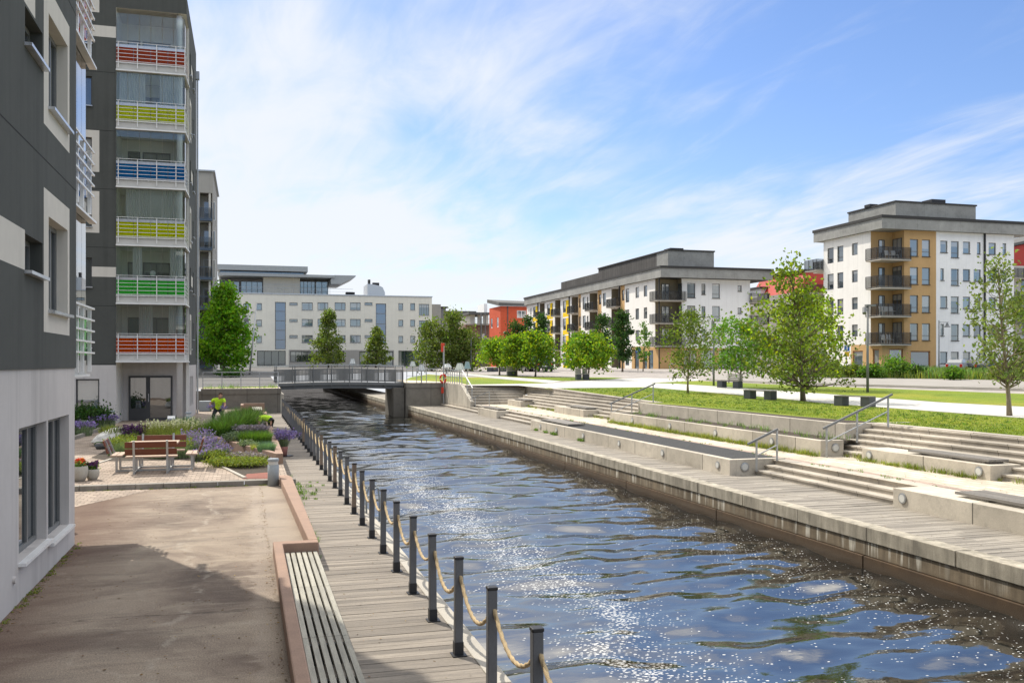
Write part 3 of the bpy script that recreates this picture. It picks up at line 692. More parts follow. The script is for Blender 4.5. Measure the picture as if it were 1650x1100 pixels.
# blocks
def block(label, x0, x1, y0, y1, z0, z1, lamps, pad, pad_label):
    b = thing('bench_block', label, 'stone block', (x0, y0, z0))
    MB().box(x0, y0, z0-.3, x1, y1, z1).build('body', MT['wall_slab'], b, bevel=.01)
    for px, z in lamps: lamp_disc(b, (x0, yA(x0, px), z), (-1,0,0), .12)
    if pad:
        px0, px1, py0, py1 = pad; g = MB(); k = max(4, int((px1-px0)/.105)); dx = (px1-px0)/k
        for i in range(k): g.box(px0+i*dx, py0, z1+.05, px0+i*dx+dx*.72, py1, z1+.105)
        q = py0+.15
        while q < py1: g.box(px0+.02, q, z1+.001, px1-.05, q+.07, z1+.049); q += 1.1
        tag(g.build('bench_pad', MT['pad_wood']), pad_label, 'slatted seat')
block('wide pale stone block at the right edge beside the boardwalk', XB, 14.95, -6, Y_b, -.2, .225, [(1455,.03)], (14.2, 15.0, 3, yA(14.3, 1545)), 'long greyed slatted seat on the stone block at the right edge')
block('small pale stone block on the lower tier near the bridge', XB, 14.8, Y_c1-0, Y_c0, -.2, .235, [], (XB+.18, 14.62, Y_c0-(Y_c0-Y_c1)*1+.25, Y_c0-.2) if Y_c0 > Y_c1 else (XB+.18, 14.62, Y_c0+.3, Y_c1-.3), 'small slatted seat on the lower tier block near the bridge')
XA = 16.95; Ya0, Ya1 = yA(XA, 1596), yA(XA, 1389)
block('long pale stone block with two round lamps against the broad near steps', XA, 17.85, Ya0, Ya1, .22, .575, [(1401,.40),(1578,.40)], (17.12, 17.75, yA(17.1, 1592), yA(17.1, 1462)), 'greyed slatted seat on the long block against the near steps')
block('pale stone block against the far steps, the larger of two', XA-.2, 17.85, yA(XA-.2, 940), yA(XA-.2, 893), .22, .575, [], (17.0, 17.7, yA(17.0, 944), yA(17.0, 912)), 'slatted seat on the larger block of the far steps')
block('pale stone block against the far steps, next to the end stair', XA-.2, 17.8, yA(XA-.2, 839), yA(XA-.2, 818), .22, .575, [], (17.0, 17.6, yA(17.0, 846), yA(17.0, 828)), 'slatted seat on the block next to the end stair')
g = MB(); g.box(13.6, yA(13.6, 915), .262, 14.4, yA(13.6, 872), .32); q = tag(g.build('bench_pad', MT['pad_wood']), 'slatted seat lying at the far end of the dark gravel bed', 'slatted seat')
# upper planter walls
w = thing('planter_wall', 'lower of the two stacked planter walls, pale concrete with round lamps', 'planter wall', (X2, Y2n, .22))
g = MB(); g.box(X2, Y2n, 0, X2+.2, Y2f, .695); g.box(X2+.2, Y2n, 0, 17.24, Y2n+.2, .695); g.box(X2+.2, Y2f-.2, 0, 17.86, Y2f-.001, .694)
g.build('wall', MT['wall_slab'], w, bevel=.01)
g = MB(); g.quad((X2+.2,Y2n+.2,.655),(17.86,Y2n+.2,.655),(17.86,Y2f-.2,.655),(X2+.2,Y2f-.2,.655)); g.build('soil_fill', MT['soil'], w)
for px in (1019, 1079.5, 1153, 1244): lamp_disc(w, (X2, yA(X2, px), .46), (-1,0,0), .12)
lamp_disc(w, (16.95, Y2n, .47), (0,-1,0), .13)
Y3n = Y2n+.80
w = thing('planter_wall', 'upper of the two stacked planter walls, grey concrete slabs below the lawn', 'planter wall', (17.88, Y3n, .6))
g = MB(); g.box(17.88, Y3n, .3, 18.08, Y2f+.01, 1.125); g.box(18.08, Y3n, .3, 20.3, Y3n+.2, 1.125)
g.build('wall', MT['wall_slab'], w, bevel=.01)
g = MB(); g.poly([(18.08,Y3n+.2,1.122),(19.3,Y3n+.2,1.122),(18.75,Y3n+4,1.122),(18.6,Y2f-3,1.122),(18.08,Y2f,1.122)]); g.build('soil_fill', MT['soil'], w)
# hand rails
def handrail(label, y, pts_post, ext0, ext1, zt=.9):
    """posts: (x, z of foot); a sloping rail with a mid rail"""
    h = thing('handrail', label, 'handrail', (pts_post[0][0], y, pts_post[0][1]))
    for x, z in pts_post: MB().bar((x, y, z-.03), (x, y, z+zt), .045, .045).build('post', MT['steel'], h)
    (xa, za), (xb, zb) = pts_post[0], pts_post[-1]; s = (zb-za)/(xb-xa)
    f = lambda x: za+(x-xa)*s+zt
    MB().bar((xa-ext0, y, f(xa-ext0)), (xb+ext1, y, f(xb+ext1)), .05, .06).build('top_rail', MT['frame_mid'], h)
    MB().bar((xa, y, f(xa)-.45), (xb, y, f(xb)-.45), .03, .03).build('mid_rail', MT['steel'], h)
yh = Y2n-.25
xa, xm, xb = on_y(yh, 1332)[0], on_y(yh, 1381)[0], on_y(yh, 1431)[0]
handrail('steel handrail with three posts up the broad steps nearest the camera', yh, [(xa,.22),(xm,.66),(xb,1.1)], .12, .15)
yh = Y_s-.22; xa, xb = on_y(yh, 1219)[0], on_y(yh, 1252)[0]
handrail('short steel handrail at the end of the dark gravel bed wall', yh, [(xa,-.06),(xb,.22)], .28, .02, .88)
yh = Y2f+.3; xa, xm, xb = on_y(yh, 985)[0], on_y(yh, 1018)[0], on_y(yh, 1052.5)[0]
handrail('steel handrail up the steps at the far end of the planter walls', yh, [(xa,.22),(xm,.66),(xb,1.1)], .1, .1, .88)
# end stair, abutment and terrace
g = MB(); n = 7; ris = (tz(15, 63.7)-.21)/n
for i in range(n):
    y0 = YE-1.5+i*.38; zt = .22+(i+1)*ris; xr = 18.9 if i > 4 else 17.2+.3*(i+1)
    g.box(14.62, y0+.03, -.1, xr, y0+.41, zt-.06); g.box(14.62, y0, zt-.06, xr+.02, y0+.43, zt)
tag(g.build('stone_stair', MT['step'], bevel=.008), 'dark shaded stone stair climbing to the white path beside the bridge wall', 'steps')
w = thing('abutment', 'pale concrete wall stepping down beside the end stair and bridge landing', 'retaining wall', (14.38, 60, .2))
zt = tz(14.4, 66)+.02
g = MB(); g.hexa([(14.36,63.6,-.4),(14.6,63.6,-.4),(14.6,68.98,-.4),(14.36,68.98,-.4),(14.36,63.6,zt),(14.6,63.6,zt),(14.6,68.98,zt),(14.36,68.98,zt)])
g.hexa([(14.36,60.6,-.4),(14.6,60.6,-.4),(14.6,63.598,-.4),(14.36,63.598,-.4),(14.36,60.6,.42),(14.6,60.6,.42),(14.6,63.598,zt),(14.36,63.598,zt)])
g.build('wall', MT['abut_y'], w)
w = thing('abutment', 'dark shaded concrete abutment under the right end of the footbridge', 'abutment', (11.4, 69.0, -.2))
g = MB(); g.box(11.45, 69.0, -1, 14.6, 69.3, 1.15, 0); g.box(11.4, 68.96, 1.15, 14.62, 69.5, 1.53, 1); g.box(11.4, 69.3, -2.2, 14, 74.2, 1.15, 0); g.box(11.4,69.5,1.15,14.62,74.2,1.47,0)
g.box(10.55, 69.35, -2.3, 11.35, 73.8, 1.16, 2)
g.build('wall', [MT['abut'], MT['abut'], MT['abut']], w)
# left terrace wall
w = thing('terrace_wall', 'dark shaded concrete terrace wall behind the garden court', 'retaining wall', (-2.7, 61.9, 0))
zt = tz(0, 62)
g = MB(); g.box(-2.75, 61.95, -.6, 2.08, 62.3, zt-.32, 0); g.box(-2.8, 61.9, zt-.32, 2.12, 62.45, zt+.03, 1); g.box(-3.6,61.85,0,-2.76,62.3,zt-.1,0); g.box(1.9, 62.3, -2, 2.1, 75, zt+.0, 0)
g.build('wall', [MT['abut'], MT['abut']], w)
sheet('terrace', [(-2.8,62.46),(2.1,62.46),(2.1,63.5),(-2.8,63.5)], MT['tiles_pale'], .012, label='pale slab terrace on top of the left wall', cat='paving')

# ---------------------------------------------------------------- footbridge
b = thing('footbridge', 'grey footbridge with dense balusters arching low over the canal', 'bridge', (2.0, 70.5, 1.4))
bx0, bx1 = 1.95, 11.4
arch = lambda x: 1.46 + .10*math.sin(PI*(x-bx0)/(bx1-bx0))
def strip(g, y0, y1, lo, hi, m=0, n=24):
    for i in range(n):
        xa, xb = bx0+(bx1-bx0)*i/n, bx0+(bx1-bx0)*(i+1)/n; a, c = arch(xa), arch(xb)
        g.hexa([(xa,y0,a+lo),(xb,y0,c+lo),(xb,y1,c+lo),(xa,y1,a+lo),(xa,y0,a+hi),(xb,y0,c+hi),(xb,y1,c+hi),(xa,y1,a+hi)], m)
g = MB(); strip(g, 70.0, 73.6, -.08, 0); g.build('deck', MT['deck_far'], b)
for ya_, yb_ in ((70.1,70.35),(73.2,73.45)): g = MB(); strip(g, ya_, yb_, -.42, -.081); g.build('girder', MT['frame_mid'], b)
g = MB(); strip(g, 69.93, 69.99, -.16, .05); g.build('fascia_beam', MT['frame_mid'], b)
for yy in (69.98, 73.62):
    r = MB(); strip(r, yy-.02, yy+.02, .98, 1.03); rl = r.build('railing', MT['frame_mid'], b)
    q = MB(); k = 92
    for i in range(k+1):
        x = bx0+.05+(bx1-bx0-.1)*i/k; a = arch(x); q.box(x-.031, yy-.02, a+.15, x+.031, yy+.02, a+.98)
    strip(q, yy-.02, yy+.02, .10, .15); q.build('balusters', MT['frame_mid'], rl)
    q = MB(); strip(q, yy-.10, yy-.03, 1.30, 1.36); q.build('handrail', MT['steel'], rl)
    for i in range(8):
        x = bx0+.1+(bx1-bx0-.2)*i/7; a = arch(x); MB().bar((x, yy-.06, a-.25), (x, yy-.05, a+1.3), .06, .08).build('post', MT['frame_mid'], rl)
def rail_fence(label, pts, h, step, bars=2, mat='steel', infill=False):
    f = thing('railing', label, 'railing', pts[0]); g = MB(); hr = MB()
    for a, c in zip(pts[:-1], pts[1:]):
        a, c = Vector(a), Vector(c); n = max(1, round((c-a).length/step))
        for i in range(n+1):
            p = a+(c-a)*i/n; MB().bar(p, p+Vector((0,0,h)), .05, .05).build('post', MT[mat], f)
        for k in range(bars): u = Vector((0,0,h*(k+1)/(bars+1))); g.bar(a+u, c+u, .025, .025)
        hr.bar(a+Vector((0,0,h)), c+Vector((0,0,h)), .06, .06)
    hr.build('top_rail', MT[mat], f)
    if bars: g.build('cross_bars', MT[mat], f)
zl = tz(0, 62)+.03
rail_fence('steel railing with thin bars along the left terrace edge', [(-2.7,62.3,zl),(1.95,62.2,zl)], 1.05, 1.15, 3)
rail_fence('steel railing along the head of the bridge abutment and stair wall', [(11.5,69.15,1.53),(14.48,69.15,1.53),(14.48,63.7,zt+.02)], 1.05, .75, 1)
h = thing('handrail', 'sloping steel handrail down the bridge stair wall', 'handrail', (14.5, 62, 1.4))
MB().bar((14.48,63.6,2.5),(14.48,60.5,1.35),.06,.06).build('top_rail', MT['white_paint'], h)
MB().bar((14.48,62.1,.95),(14.48,62.1,1.95),.05,.05).build('post', MT['steel'], h); MB().bar((14.48,60.65,.4),(14.48,60.65,1.4),.05,.05).build('post', MT['steel'], h)
h = thing('handrail', 'low steel handrail on the end stair beside the wall', 'handrail', (15, 59.5, .22))
x = on_y(59.3, 766)[0]
MB().bar((14.0,59.2,.65),(15.3,59.2,1.15),.045,.045).build('top_rail', MT['frame_mid'], h); MB().bar((15.3,59.2,.2),(15.3,59.2,1.15),.045,.045).build('post', MT['steel'], h); MB().bar((14.35,59.2,.2),(14.35,59.2,.78),.045,.045).build('post', MT['steel'], h)
# life buoy post
x, y = on_y(68.7, 715)[0], 68.7
b = thing('life_buoy_post', 'tall grey post with a red lifebuoy hung beside the bridge landing', 'lifebuoy post', (x, y, -.2))
MB().tube([(x,y,-.2),(x,y,4.3)], .06, 10).build('pole', MT['steel'], b)
MB().box(x-.2,y-.05,3.85,x+.05,y-.07+.13,4.5).build('flag_sign', MT['red'], b, bevel=.02)
g = MB()
for i in range(24):
    a0, a1 = 2*PI*i/24, 2*PI*(i+1)/24
    for j in range(8):
        q = [(a, 2*PI*k/8) for a, k in ((a0,j),(a1,j),(a1,j+1),(a0,j+1))]
        g.quad(*[(x-.08+(.21+.065*math.cos(t))*math.cos(a), y-.12+.065*math.sin(t), 1.85+(.25+.065*math.cos(t))*math.sin(a)*1.2) for a, t in q], 1 if i % 6 == 0 else 0)
g.build('lifebuoy', [MT['red'], MT['white_paint']], b, smooth=True)
MB().box(x-.2,y-.09,.75,x-.02,y-.05,1.2).build('notice_plate', MT['red'], b)
# ---------------------------------------------------------------- building kit
def facade(mb, O, U, W, H, ops=(), zones=(), base=0, reveal=.14):
    """a wall with real openings: O bottom-left corner seen from outside, U its direction, zones colour parts of it"""
    O = Vector(O); U = Vector((U[0], U[1], 0)).normalized(); Z = Vector((0,0,1)); N = U.cross(Z)
    us = sorted({0.0, W} | {min(max(x, 0), W) for o in list(ops)+[z[:4] for z in zones] for x in (o[0], o[2])})
    vs = sorted({0.0, H} | {min(max(x, 0), H) for o in list(ops)+[z[:4] for z in zones] for x in (o[1], o[3])})
    P = lambda u, v, d=0: O+U*u+Z*v-N*d
    def matat(u, v):
        m = base
        for z in zones:
            if z[0] <= u <= z[2] and z[1] <= v <= z[3]: m = z[4]
        return m
    for i in range(len(us)-1):
        if us[i+1]-us[i] < 1e-5: continue
        for j in range(len(vs)-1):
            if vs[j+1]-vs[j] < 1e-5: continue
            u, v = (us[i]+us[i+1])/2, (vs[j]+vs[j+1])/2
            if any(o[0] < u < o[2] and o[1] < v < o[3] for o in ops): continue
            mb.quad(P(us[i],vs[j]), P(us[i+1],vs[j]), P(us[i+1],vs[j+1]), P(us[i],vs[j+1]), matat(u, v))
    for o in ops:
        a, b, c, d = o[:4]; r = o[4] if len(o) > 4 else reveal; m = matat((a+c)/2, (b+d)/2)
        mb.quad(P(a,b), P(a,b,r), P(a,d,r), P(a,d), m); mb.quad(P(c,b,r), P(c,b), P(c,d), P(c,d,r), m)
        mb.quad(P(a,b,r), P(a,b), P(c,b), P(c,b,r), m); mb.quad(P(a,d), P(a,d,r), P(c,d,r), P(c,d), m)
_WC = {}
def window(par, O, U, op, style='plain', fm='frame', pm='pane', inset=.12, fw=.06, sill=None, name='window'):
    """frame mesh named window with a glass pane below it; meshes are shared by equal windows"""
    U3 = Vector((U[0], U[1], 0)).normalized(); N = U3.cross(Vector((0,0,1)))
    w, h = round(op[2]-op[0], 2), round(op[3]-op[1], 2); key = (w, h, style, fm, pm, fw, sill)
    if key not in _WC:
        g = MB(); y0, y1 = 0, .07
        g.box(0,y0,0,w,y1,fw); g.box(0,y0,h-fw,w,y1,h); g.box(0,y0,fw,fw,y1,h-fw); g.box(w-fw,y0,fw,w,y1,h-fw)
        if style == 'transom': g.box(fw,y0,h*.27,w-fw,y1,h*.27+fw*.9)
        if style == 'vert': g.box(w*.5-fw*.5,y0,fw,w*.5+fw*.5,y1,h-fw)
        if style == 'third': g.box(w*.66-fw*.5,y0,fw,w*.66+fw*.5,y1,h-fw)
        if style == 'grid':
            for k in range(1, 4): g.box(w*k/4-fw*.4,y0,fw,w*k/4+fw*.4,y1,h-fw)
        if style == 'slit':
            k = max(2, int(h/1.6))
            for i in range(1, k): g.box(fw,y0,h*i/k,w-fw,y1,h*i/k+fw*.8)
        q = MB().box(fw*.9,.03,fw*.9,w-fw*.9,.05,h-fw*.9)
        s = None
        if sill: s = MB().box(-.03,-inset-.09,-.045,w+.03,.0,-.002).mesh('sill', MT[sill])
        _WC[key] = (g.mesh(name, MT[fm]), q.mesh('pane', MT[pm]), s)
    a, b, s = _WC[key]
    o = bpy.data.objects.new(name, a); COL.objects.link(o); o.parent = par
    o.location = Vector(O)+U3*op[0]+Vector((0,0,op[1]))-N*inset-wloc(par); o.rotation_euler = (0,0,math.atan2(U[1],U[0]))
    p = bpy.data.objects.new('pane', b); COL.objects.link(p); p.parent = o
    if s:
        q = bpy.data.objects.new('sill', s); COL.objects.link(q); q.parent = o
    return o
def balcony(par, x0, y0, x1, y1, z, sides, th=.2, h=1.05, slab='concrete', rail='black', mesh='rail_mesh', gap=.12, name='balcony'):
    """slab with a barred railing on the given sides ('-x','+x','-y','+y')"""
    s = MB().box(x0,y0,z-th,x1,y1,z).build(name, MT[slab], par)
    g = MB(); q = MB()
    E = {'-x': ((x0,y1),(x0,y0)), '+x': ((x1,y0),(x1,y1)), '-y': ((x0,y0),(x1,y0)), '+y': ((x1,y1),(x0,y1))}
    for sd_ in sides:
        a, b = E[sd_]; a = Vector((*a, 0)); b = Vector((*b, 0)); n = max(2, round((b-a).length/gap))
        for zz, w in ((z+h, .05), (z+.07, .035), (z-.06, .05)): g.bar(a+Vector((0,0,zz)), b+Vector((0,0,zz)), .045, w)
        for i in range(n+1):
            p = a+(b-a)*i/n; w = .05 if i % 7 == 0 else .018; g.bar(p+Vector((0,0,z-.1)), p+Vector((0,0,z+h)), w, w)
        t = (b-a).normalized(); nn = Vector((t.y,-t.x,0))*-.04
        q.quad(a+nn+Vector((0,0,z+.1)), b+nn+Vector((0,0,z+.1)), b+nn+Vector((0,0,z+h-.05)), a+nn+Vector((0,0,z+h-.05)))
    r = g.build('railing', MT[rail], s)
    if mesh: q.build('mesh_infill', MT[mesh], r)
    return s

# ---------------------------------------------------------------- the grey house at the left edge
XW = -2.73
b1 = thing('apartment_building', 'dark grey apartment house at the left edge with cream window surrounds', 'building', (XW, 16.86, 0))
Y0, YN, HR = -14.0, 16.86, 21.0
y2u = lambda y: y-Y0
ops_u, zon_u, W1 = [], [], []
for k in range(6):
    z = 2.91*k
    if z+5 > HR: break
    ops_u.append((y2u(14.63), 3.76+z-2.92, y2u(16.1), 5.10+z-2.92)); zon_u.append((y2u(14.3), 3.44+z-2.92, y2u(16.25), 5.46+z-2.92, 1))
    ops_u.append((y2u(13.15), 4.19+z-2.92, y2u(14.22), 4.66+z-2.92))
    zon_u.append((y2u(9.6), 4.19+z-2.92, y2u(13.15), 4.70+z-2.92, 1) if k != 1 else (y2u(13.1), 4.70+z-2.92, y2u(13.75), 5.5+z-2.92, 1))
    ops_u.append((y2u(8.0), 3.76+z-2.92, y2u(9.6), 5.10+z-2.92)); zon_u.append((y2u(7.7), 3.44+z-2.92, y2u(9.6), 5.46+z-2.92, 1))
    ops_u.append((y2u(1.0), 3.76+z-2.92, y2u(2.6), 5.10+z-2.92))
g = MB(); facade(g, (XW, Y0, 2.92), (0,1), YN-Y0, HR-2.92, ops_u, zon_u, 0, .2)
g.quad((XW,YN,2.92),(-16,YN,2.92),(-16,YN,HR),(XW,YN,HR)); g.quad((-16,Y0,HR),(XW,Y0,HR),(XW,YN,HR),(-16,YN,HR)); g.quad((XW,Y0,2.92),(XW,YN,2.92),(-16,YN,2.92),(-16,Y0,2.92), 2); g.quad((-16,Y0,2.92),(XW,Y0,2.92),(XW,Y0,HR),(-16,Y0,HR))
g.quad((-16,YN,0),(-16,Y0,0),(-16,Y0,HR),(-16,YN,HR))
g.build('wall', [MT['dark_wall'], MT['cream'], MT['groove']], b1)
ops_g = [(y2u(12.91),.50,y2u(14.59),2.18), (y2u(14.69),.42,y2u(16.33),2.18), (y2u(9.2),.5,y2u(10.9),2.18)]
g = MB(); facade(g, (XW-.02, Y0, 0), (0,1), YN-.02-Y0, 2.92, ops_g, [], 0, .2)
g.quad((XW-.02,YN-.02,0),(-16,YN-.02,0),(-16,YN-.02,2.92),(XW-.02,YN-.02,2.92))
g.quad((-16,Y0,0),(XW-.02,Y0,0),(XW-.02,Y0,2.92),(-16,Y0,2.92))
g.build('ground_floor_wall', MT['base_grey'], b1)
g = MB()
for z in (5.86, 8.77, 11.68): g.box(XW-.01, Y0, z-.008, XW+.003, YN, z+.008)
g.build('joint', MT['groove'], b1)
for o in ops_u: window(b1, (XW, Y0, 2.92), (0,1), o, 'third' if o[2]-o[0] > 1.2 else 'plain', 'frame_mid', 'pane_near', .16, .07, 'alu')
for o in ops_g: window(b1, (XW-.02, Y0, 0), (0,1), o, 'third', 'frame_mid', 'pane_near', .13, .07, 'white_paint')
g = MB(); g.tube([(XW-.03,12.62,.35),(XW+.012,12.62,.35)], .045, 14); g.build('wall_tap_cover', MT['base_grey'], b1)
def glazed(par, x0, y0, x1, y1, zb, panel, zc, posts, full=True, over=.12, side_x1=True, right=True):
    """projecting balcony with white slab edge, white rails, coloured glass and folding glass above; open faces towards -y and +x"""
    s = MB().box(x0,y0,zb,x1,y1,zb+.30).build('balcony', MT['in_slab'], par)
    MB().box(x0-.02,y0-.10,zb-.05,x1+.10,y1,zb+.02).build('edge_trim', MT['white_paint'], s)
    return s
MT['in_slab'] = plain('balcony_slab_grey', (.52,.51,.48), .8, .06, 2, .05)
bals = []
for k, (cn) in enumerate(('green', 'blue', 'red')):
    zb = 2.79+2.91*k; xa, xb, ya, yb = -5.4, -2.86, YN+.004, 18.72
    s = MB().box(xa,ya,zb,xb,yb,zb+.26).build('balcony', MT['in_slab'], b1)
    g = MB(); g.box(xb-.05,ya,zb-.03,xb+.06,yb+.06,zb+.005); g.box(xa,yb-.02,zb-.03,xb-.05,yb+.06,zb+.005)
    if k: g.box(xb,ya,zb-.075,xb+.13,yb+.36,zb-.035)
    g.build('edge_trim', MT['white_paint'], s)
    r = MB()
    for zz in (.40,.60,.80,1.0,1.22): r.bar((xb+.11,ya,zb+zz),(xb+.11,yb+.16,zb+zz),.028,.032); r.bar((xa,yb+.11,zb+zz),(xb+.13,yb+.11,zb+zz),.028,.032)
    for yy in (ya+.45, ya+1.0, yb-.06): r.box(xb+.03,yy-.02,zb+.05,xb+.09,yy+.05,zb+1.22)
    rl = r.build('railing', MT['white_paint'], s)
    p = MB(); p.box(xb-.012,ya,zb+.36,xb,yb,zb+1.02); p.box(xa,yb-.012,zb+.36,xb-.012,yb,zb+1.02); p.build('coloured_panel', TINT[cn], s)
    q = MB(); n = 4
    for i in range(n): y_a = ya+(yb-ya)*i/n; q.box(xb-.02,y_a+.008,zb+1.06,xb-.008,ya+(yb-ya)*(i+1)/n-.008,zb+2.88)
    for i in range(5): x_a = xa+(xb-xa)*i/5; q.box(x_a+.008,yb-.02,zb+1.06,xa+(xb-xa)*(i+1)/5-.03,yb-.008,zb+2.88)
    q.build('folding_glass', MT['glass_mirror'] if 'glass_mirror' in MT else MT.setdefault('glass_mirror', clear_glass('reflecting_balcony_glass', (.55,.6,.6), .5)), s)
g = MB().box(-5.4,YN+.004,11.5,-2.8,18.8,11.8).build('balcony_roof', MT['in_slab'], b1)
g = MB()
g.tube([(-4.2,20.3,0),(-4.2,20.3,3.2)], .13, 12); g.build('porch_column', MT['white_paint'], b1)

# ---------------------------------------------------------------- grey tower with coloured balconies
YF, XR = 48.3, -2.85
b2 = thing('apartment_building', 'tall dark grey apartment house with a stack of glazed balconies in bright colours', 'building', (-6.06, YF, 0))
HB = 21.0; XL2 = -18.0
x2u = lambda x: x-XL2
def zr(py, px=150): return on_y(YF, px, py)[1]
def xr(px): return on_y(YF, px)[0]
zn = [(0,0,x2u(-6.06),2.91,1)]
for pa, pb, ya, yb in ((147,187,60,42), (148,187,446,430)): zn.append((x2u(xr(pa)), zr(yb,170)-(zr(yb,170)-zr(ya,170)), x2u(-6.06), zr(yb,170), 2))
for ya, yb in ((277,210), (375,308), (20,-45)): zn.append((x2u(xr(118)), zr(ya,155), x2u(xr(160)), zr(yb,155), 2))
op = [(x2u(xr(122)), zr(ya,146), x2u(xr(148)), zr(yb,146)) for ya, yb in ((266,221),(365,318),(170,123),(462,415),(560,512),(70,25))]
op.append((x2u(xr(122)), .56, x2u(xr(160)), 2.25))
g = MB(); facade(g, (XL2, YF, 0), (1,0), -6.06-XL2, HB, op, zn, 0, .16)
facade(g, (-6.06, YF, 20.1), (1,0), XR+6.06, HB-20.1, [], [], 0)
facade(g, (XR, YF, 20.1), (0,1), 2.0, HB-20.1, [], [], 0)
YC, YE2 = 50.3, 57.2
# canal face
cops, czn = [], [(0,0,YE2-YC,2.91,1)]
for k in range(6):
    z = 3.1+2.8*k
    if k % 2 == 0: czn.append((.55, z+.35, 2.0, z+2.45, 2)); cops.append((.85, z+.65, 1.7, z+2.15)); cops.append((3.4, z+1.2, 4.0, z+2.1))
    else: czn.append((1.9, z+1.2, 3.4, z+1.75, 2)); cops.append((.9, z+.9, 1.6, z+2.1)); cops.append((3.4, z+.9, 4.2, z+2.1))
for u in (.8, 1.9, 3.0): cops.append((u, .75, u+.75, 2.3))
facade(g, (XR, YC, 0), (0,1), YE2-YC, HB, cops, czn, 0, .15)
g.quad((XL2,YF,HB),(XR,YF,HB),(XR,YE2,HB),(XL2,YE2,HB)); g.quad((XR,YE2,0),(XL2,YE2,0),(XL2,YE2,HB),(XR,YE2,HB))
g.quad((XL2,YE2,0),(XL2,YF,0),(XL2,YF,HB),(XL2,YE2,HB))
g.build('wall', [MT['dark_wall'], MT['base_grey'], MT['cream']], b2)
g = MB()
for k in range(6): z = 3.1+2.8*k-.15; g.box(XL2, YF-.003, z-.01, -6.07, YF+.01, z+.012)
g.build('joint', MT['groove'], b2)
for o in op[:-1]: window(b2, (XL2,YF,0), (1,0), o, 'plain', 'frame', 'pane', .13, .06, 'alu')
window(b2, (XL2,YF,0), (1,0), op[-1], 'plain', 'frame', 'pane_side', .10, .07)
for o in cops: window(b2, (XR,YC,0), (0,1), o, 'plain', 'frame', 'pane', .12, .06, 'alu' if o[1] > 3 else None)
# recess behind the balconies
g = MB(); YB = 50.62
bops = []
for k in range(6):
    z = 3.42+2.8*k; bops += [(.95, z+.15-.1, 2.3, z+2.0-.1)]
    bops += [(.25, z-.08, .85, z+2.0-.1)]
facade(g, (-6.06, YB, 0), (1,0), XR+6.06-.15, 20.4, bops, [(0,0,9,3.05,1)], 0, .1)
g.quad((-6.06,YF,0),(-6.06,YB,0),(-6.06,YB,20.2),(-6.06,YF,20.2)); g.quad((XR-.15,YB,0),(XR-.15,YC,0),(XR-.15,YC,20.2),(XR-.15,YB,20.2)); g.quad((-6.06,YF,20.12),(-6.06,YB,20.12),(XR,YB,20.12),(XR,YF,20.12))
g.quad((XR-.15,YC,0),(XR,YC,0),(XR,YC,20.12),(XR-.15,YC,20.12))
g.build('recess_wall', [MT['in_wall'], MT['base_grey']], b2)
for o in bops: window(b2, (-6.06,YB,0), (1,0), o, 'vert' if o[2]-o[0] > 1 else 'plain', 'frame_mid', 'pane', .06, .07)
MB().tube([(-3.2,48.62,.1),(-3.2,48.62,20.1)], .145, 20).build('column', MT['white_paint'], b2, smooth=True)
g = MB(); g.tube([(XR+.09,56.85,.1),(XR+.09,56.85,19.5)], .055, 10); g.box(XR,56.7,19.4,XR+.2,57.0,19.85); g.build('downpipe', MT['steel'], b2)
# entrance door
dx0, dx1 = on_y(YB,207.5)[0], on_y(YB,278)[0]
d = MB(); zd0, zd1, yy = .1, 2.36, YB-.06
d.box(dx0,yy,zd1-.1,dx1,YB-.005,zd1); d.box(dx0,yy,zd0,dx0+.09,YB-.005,zd1-.1); d.box(dx1-.09,yy,zd0,dx1,YB-.005,zd1-.1); xm = dx0+(dx1-dx0)*.44
d.box(xm-.1,yy,zd0,xm+.1,YB-.005,zd1-.1); d.box(dx0+.09,yy+.001,zd0,xm-.1,YB-.006,zd0+.62); d.box(xm+.1,yy+.001,zd0,dx1-.09,YB-.006,zd0+.12)
dr = d.build('entrance_door', MT['frame'], b2)
p = MB(); p.box(dx0+.09,yy+.02,zd0+.62,xm-.1,yy+.03,zd1-.1); p.box(xm+.1,yy+.02,zd0+.12,dx1-.09,yy+.03,zd1-.1); p.build('pane', MT['pane_near'], dr)
MB().bar((xm+.03,yy-.05,zd0+.95),(xm+.03,yy-.05,zd0+1.35),.03,.03).build('handle', MT['alu'], dr)
def curtain(par, x0, x1, y, z0, z1, amp=.035, per=.11):
    g = MB(); n = max(6, int((x1-x0)/per*6)); pts = [(x0+(x1-x0)*i/n, y+amp*math.sin(2*PI*(x0+(x1-x0)*i/n)/per)) for i in range(n+1)]
    for a, b in zip(pts[:-1], pts[1:]): g.quad((a[0],a[1],z0),(b[0],b[1],z0),(b[0],b[1],z1),(a[0],a[1],z1))
    return g.build('curtain', MT['curtain'], par, smooth=True)
bx0, bx1 = -6.05, -2.93
px4 = [on_y(48.15, p)[0] for p in (190.5, 221.5, 252.5, 283.5)]
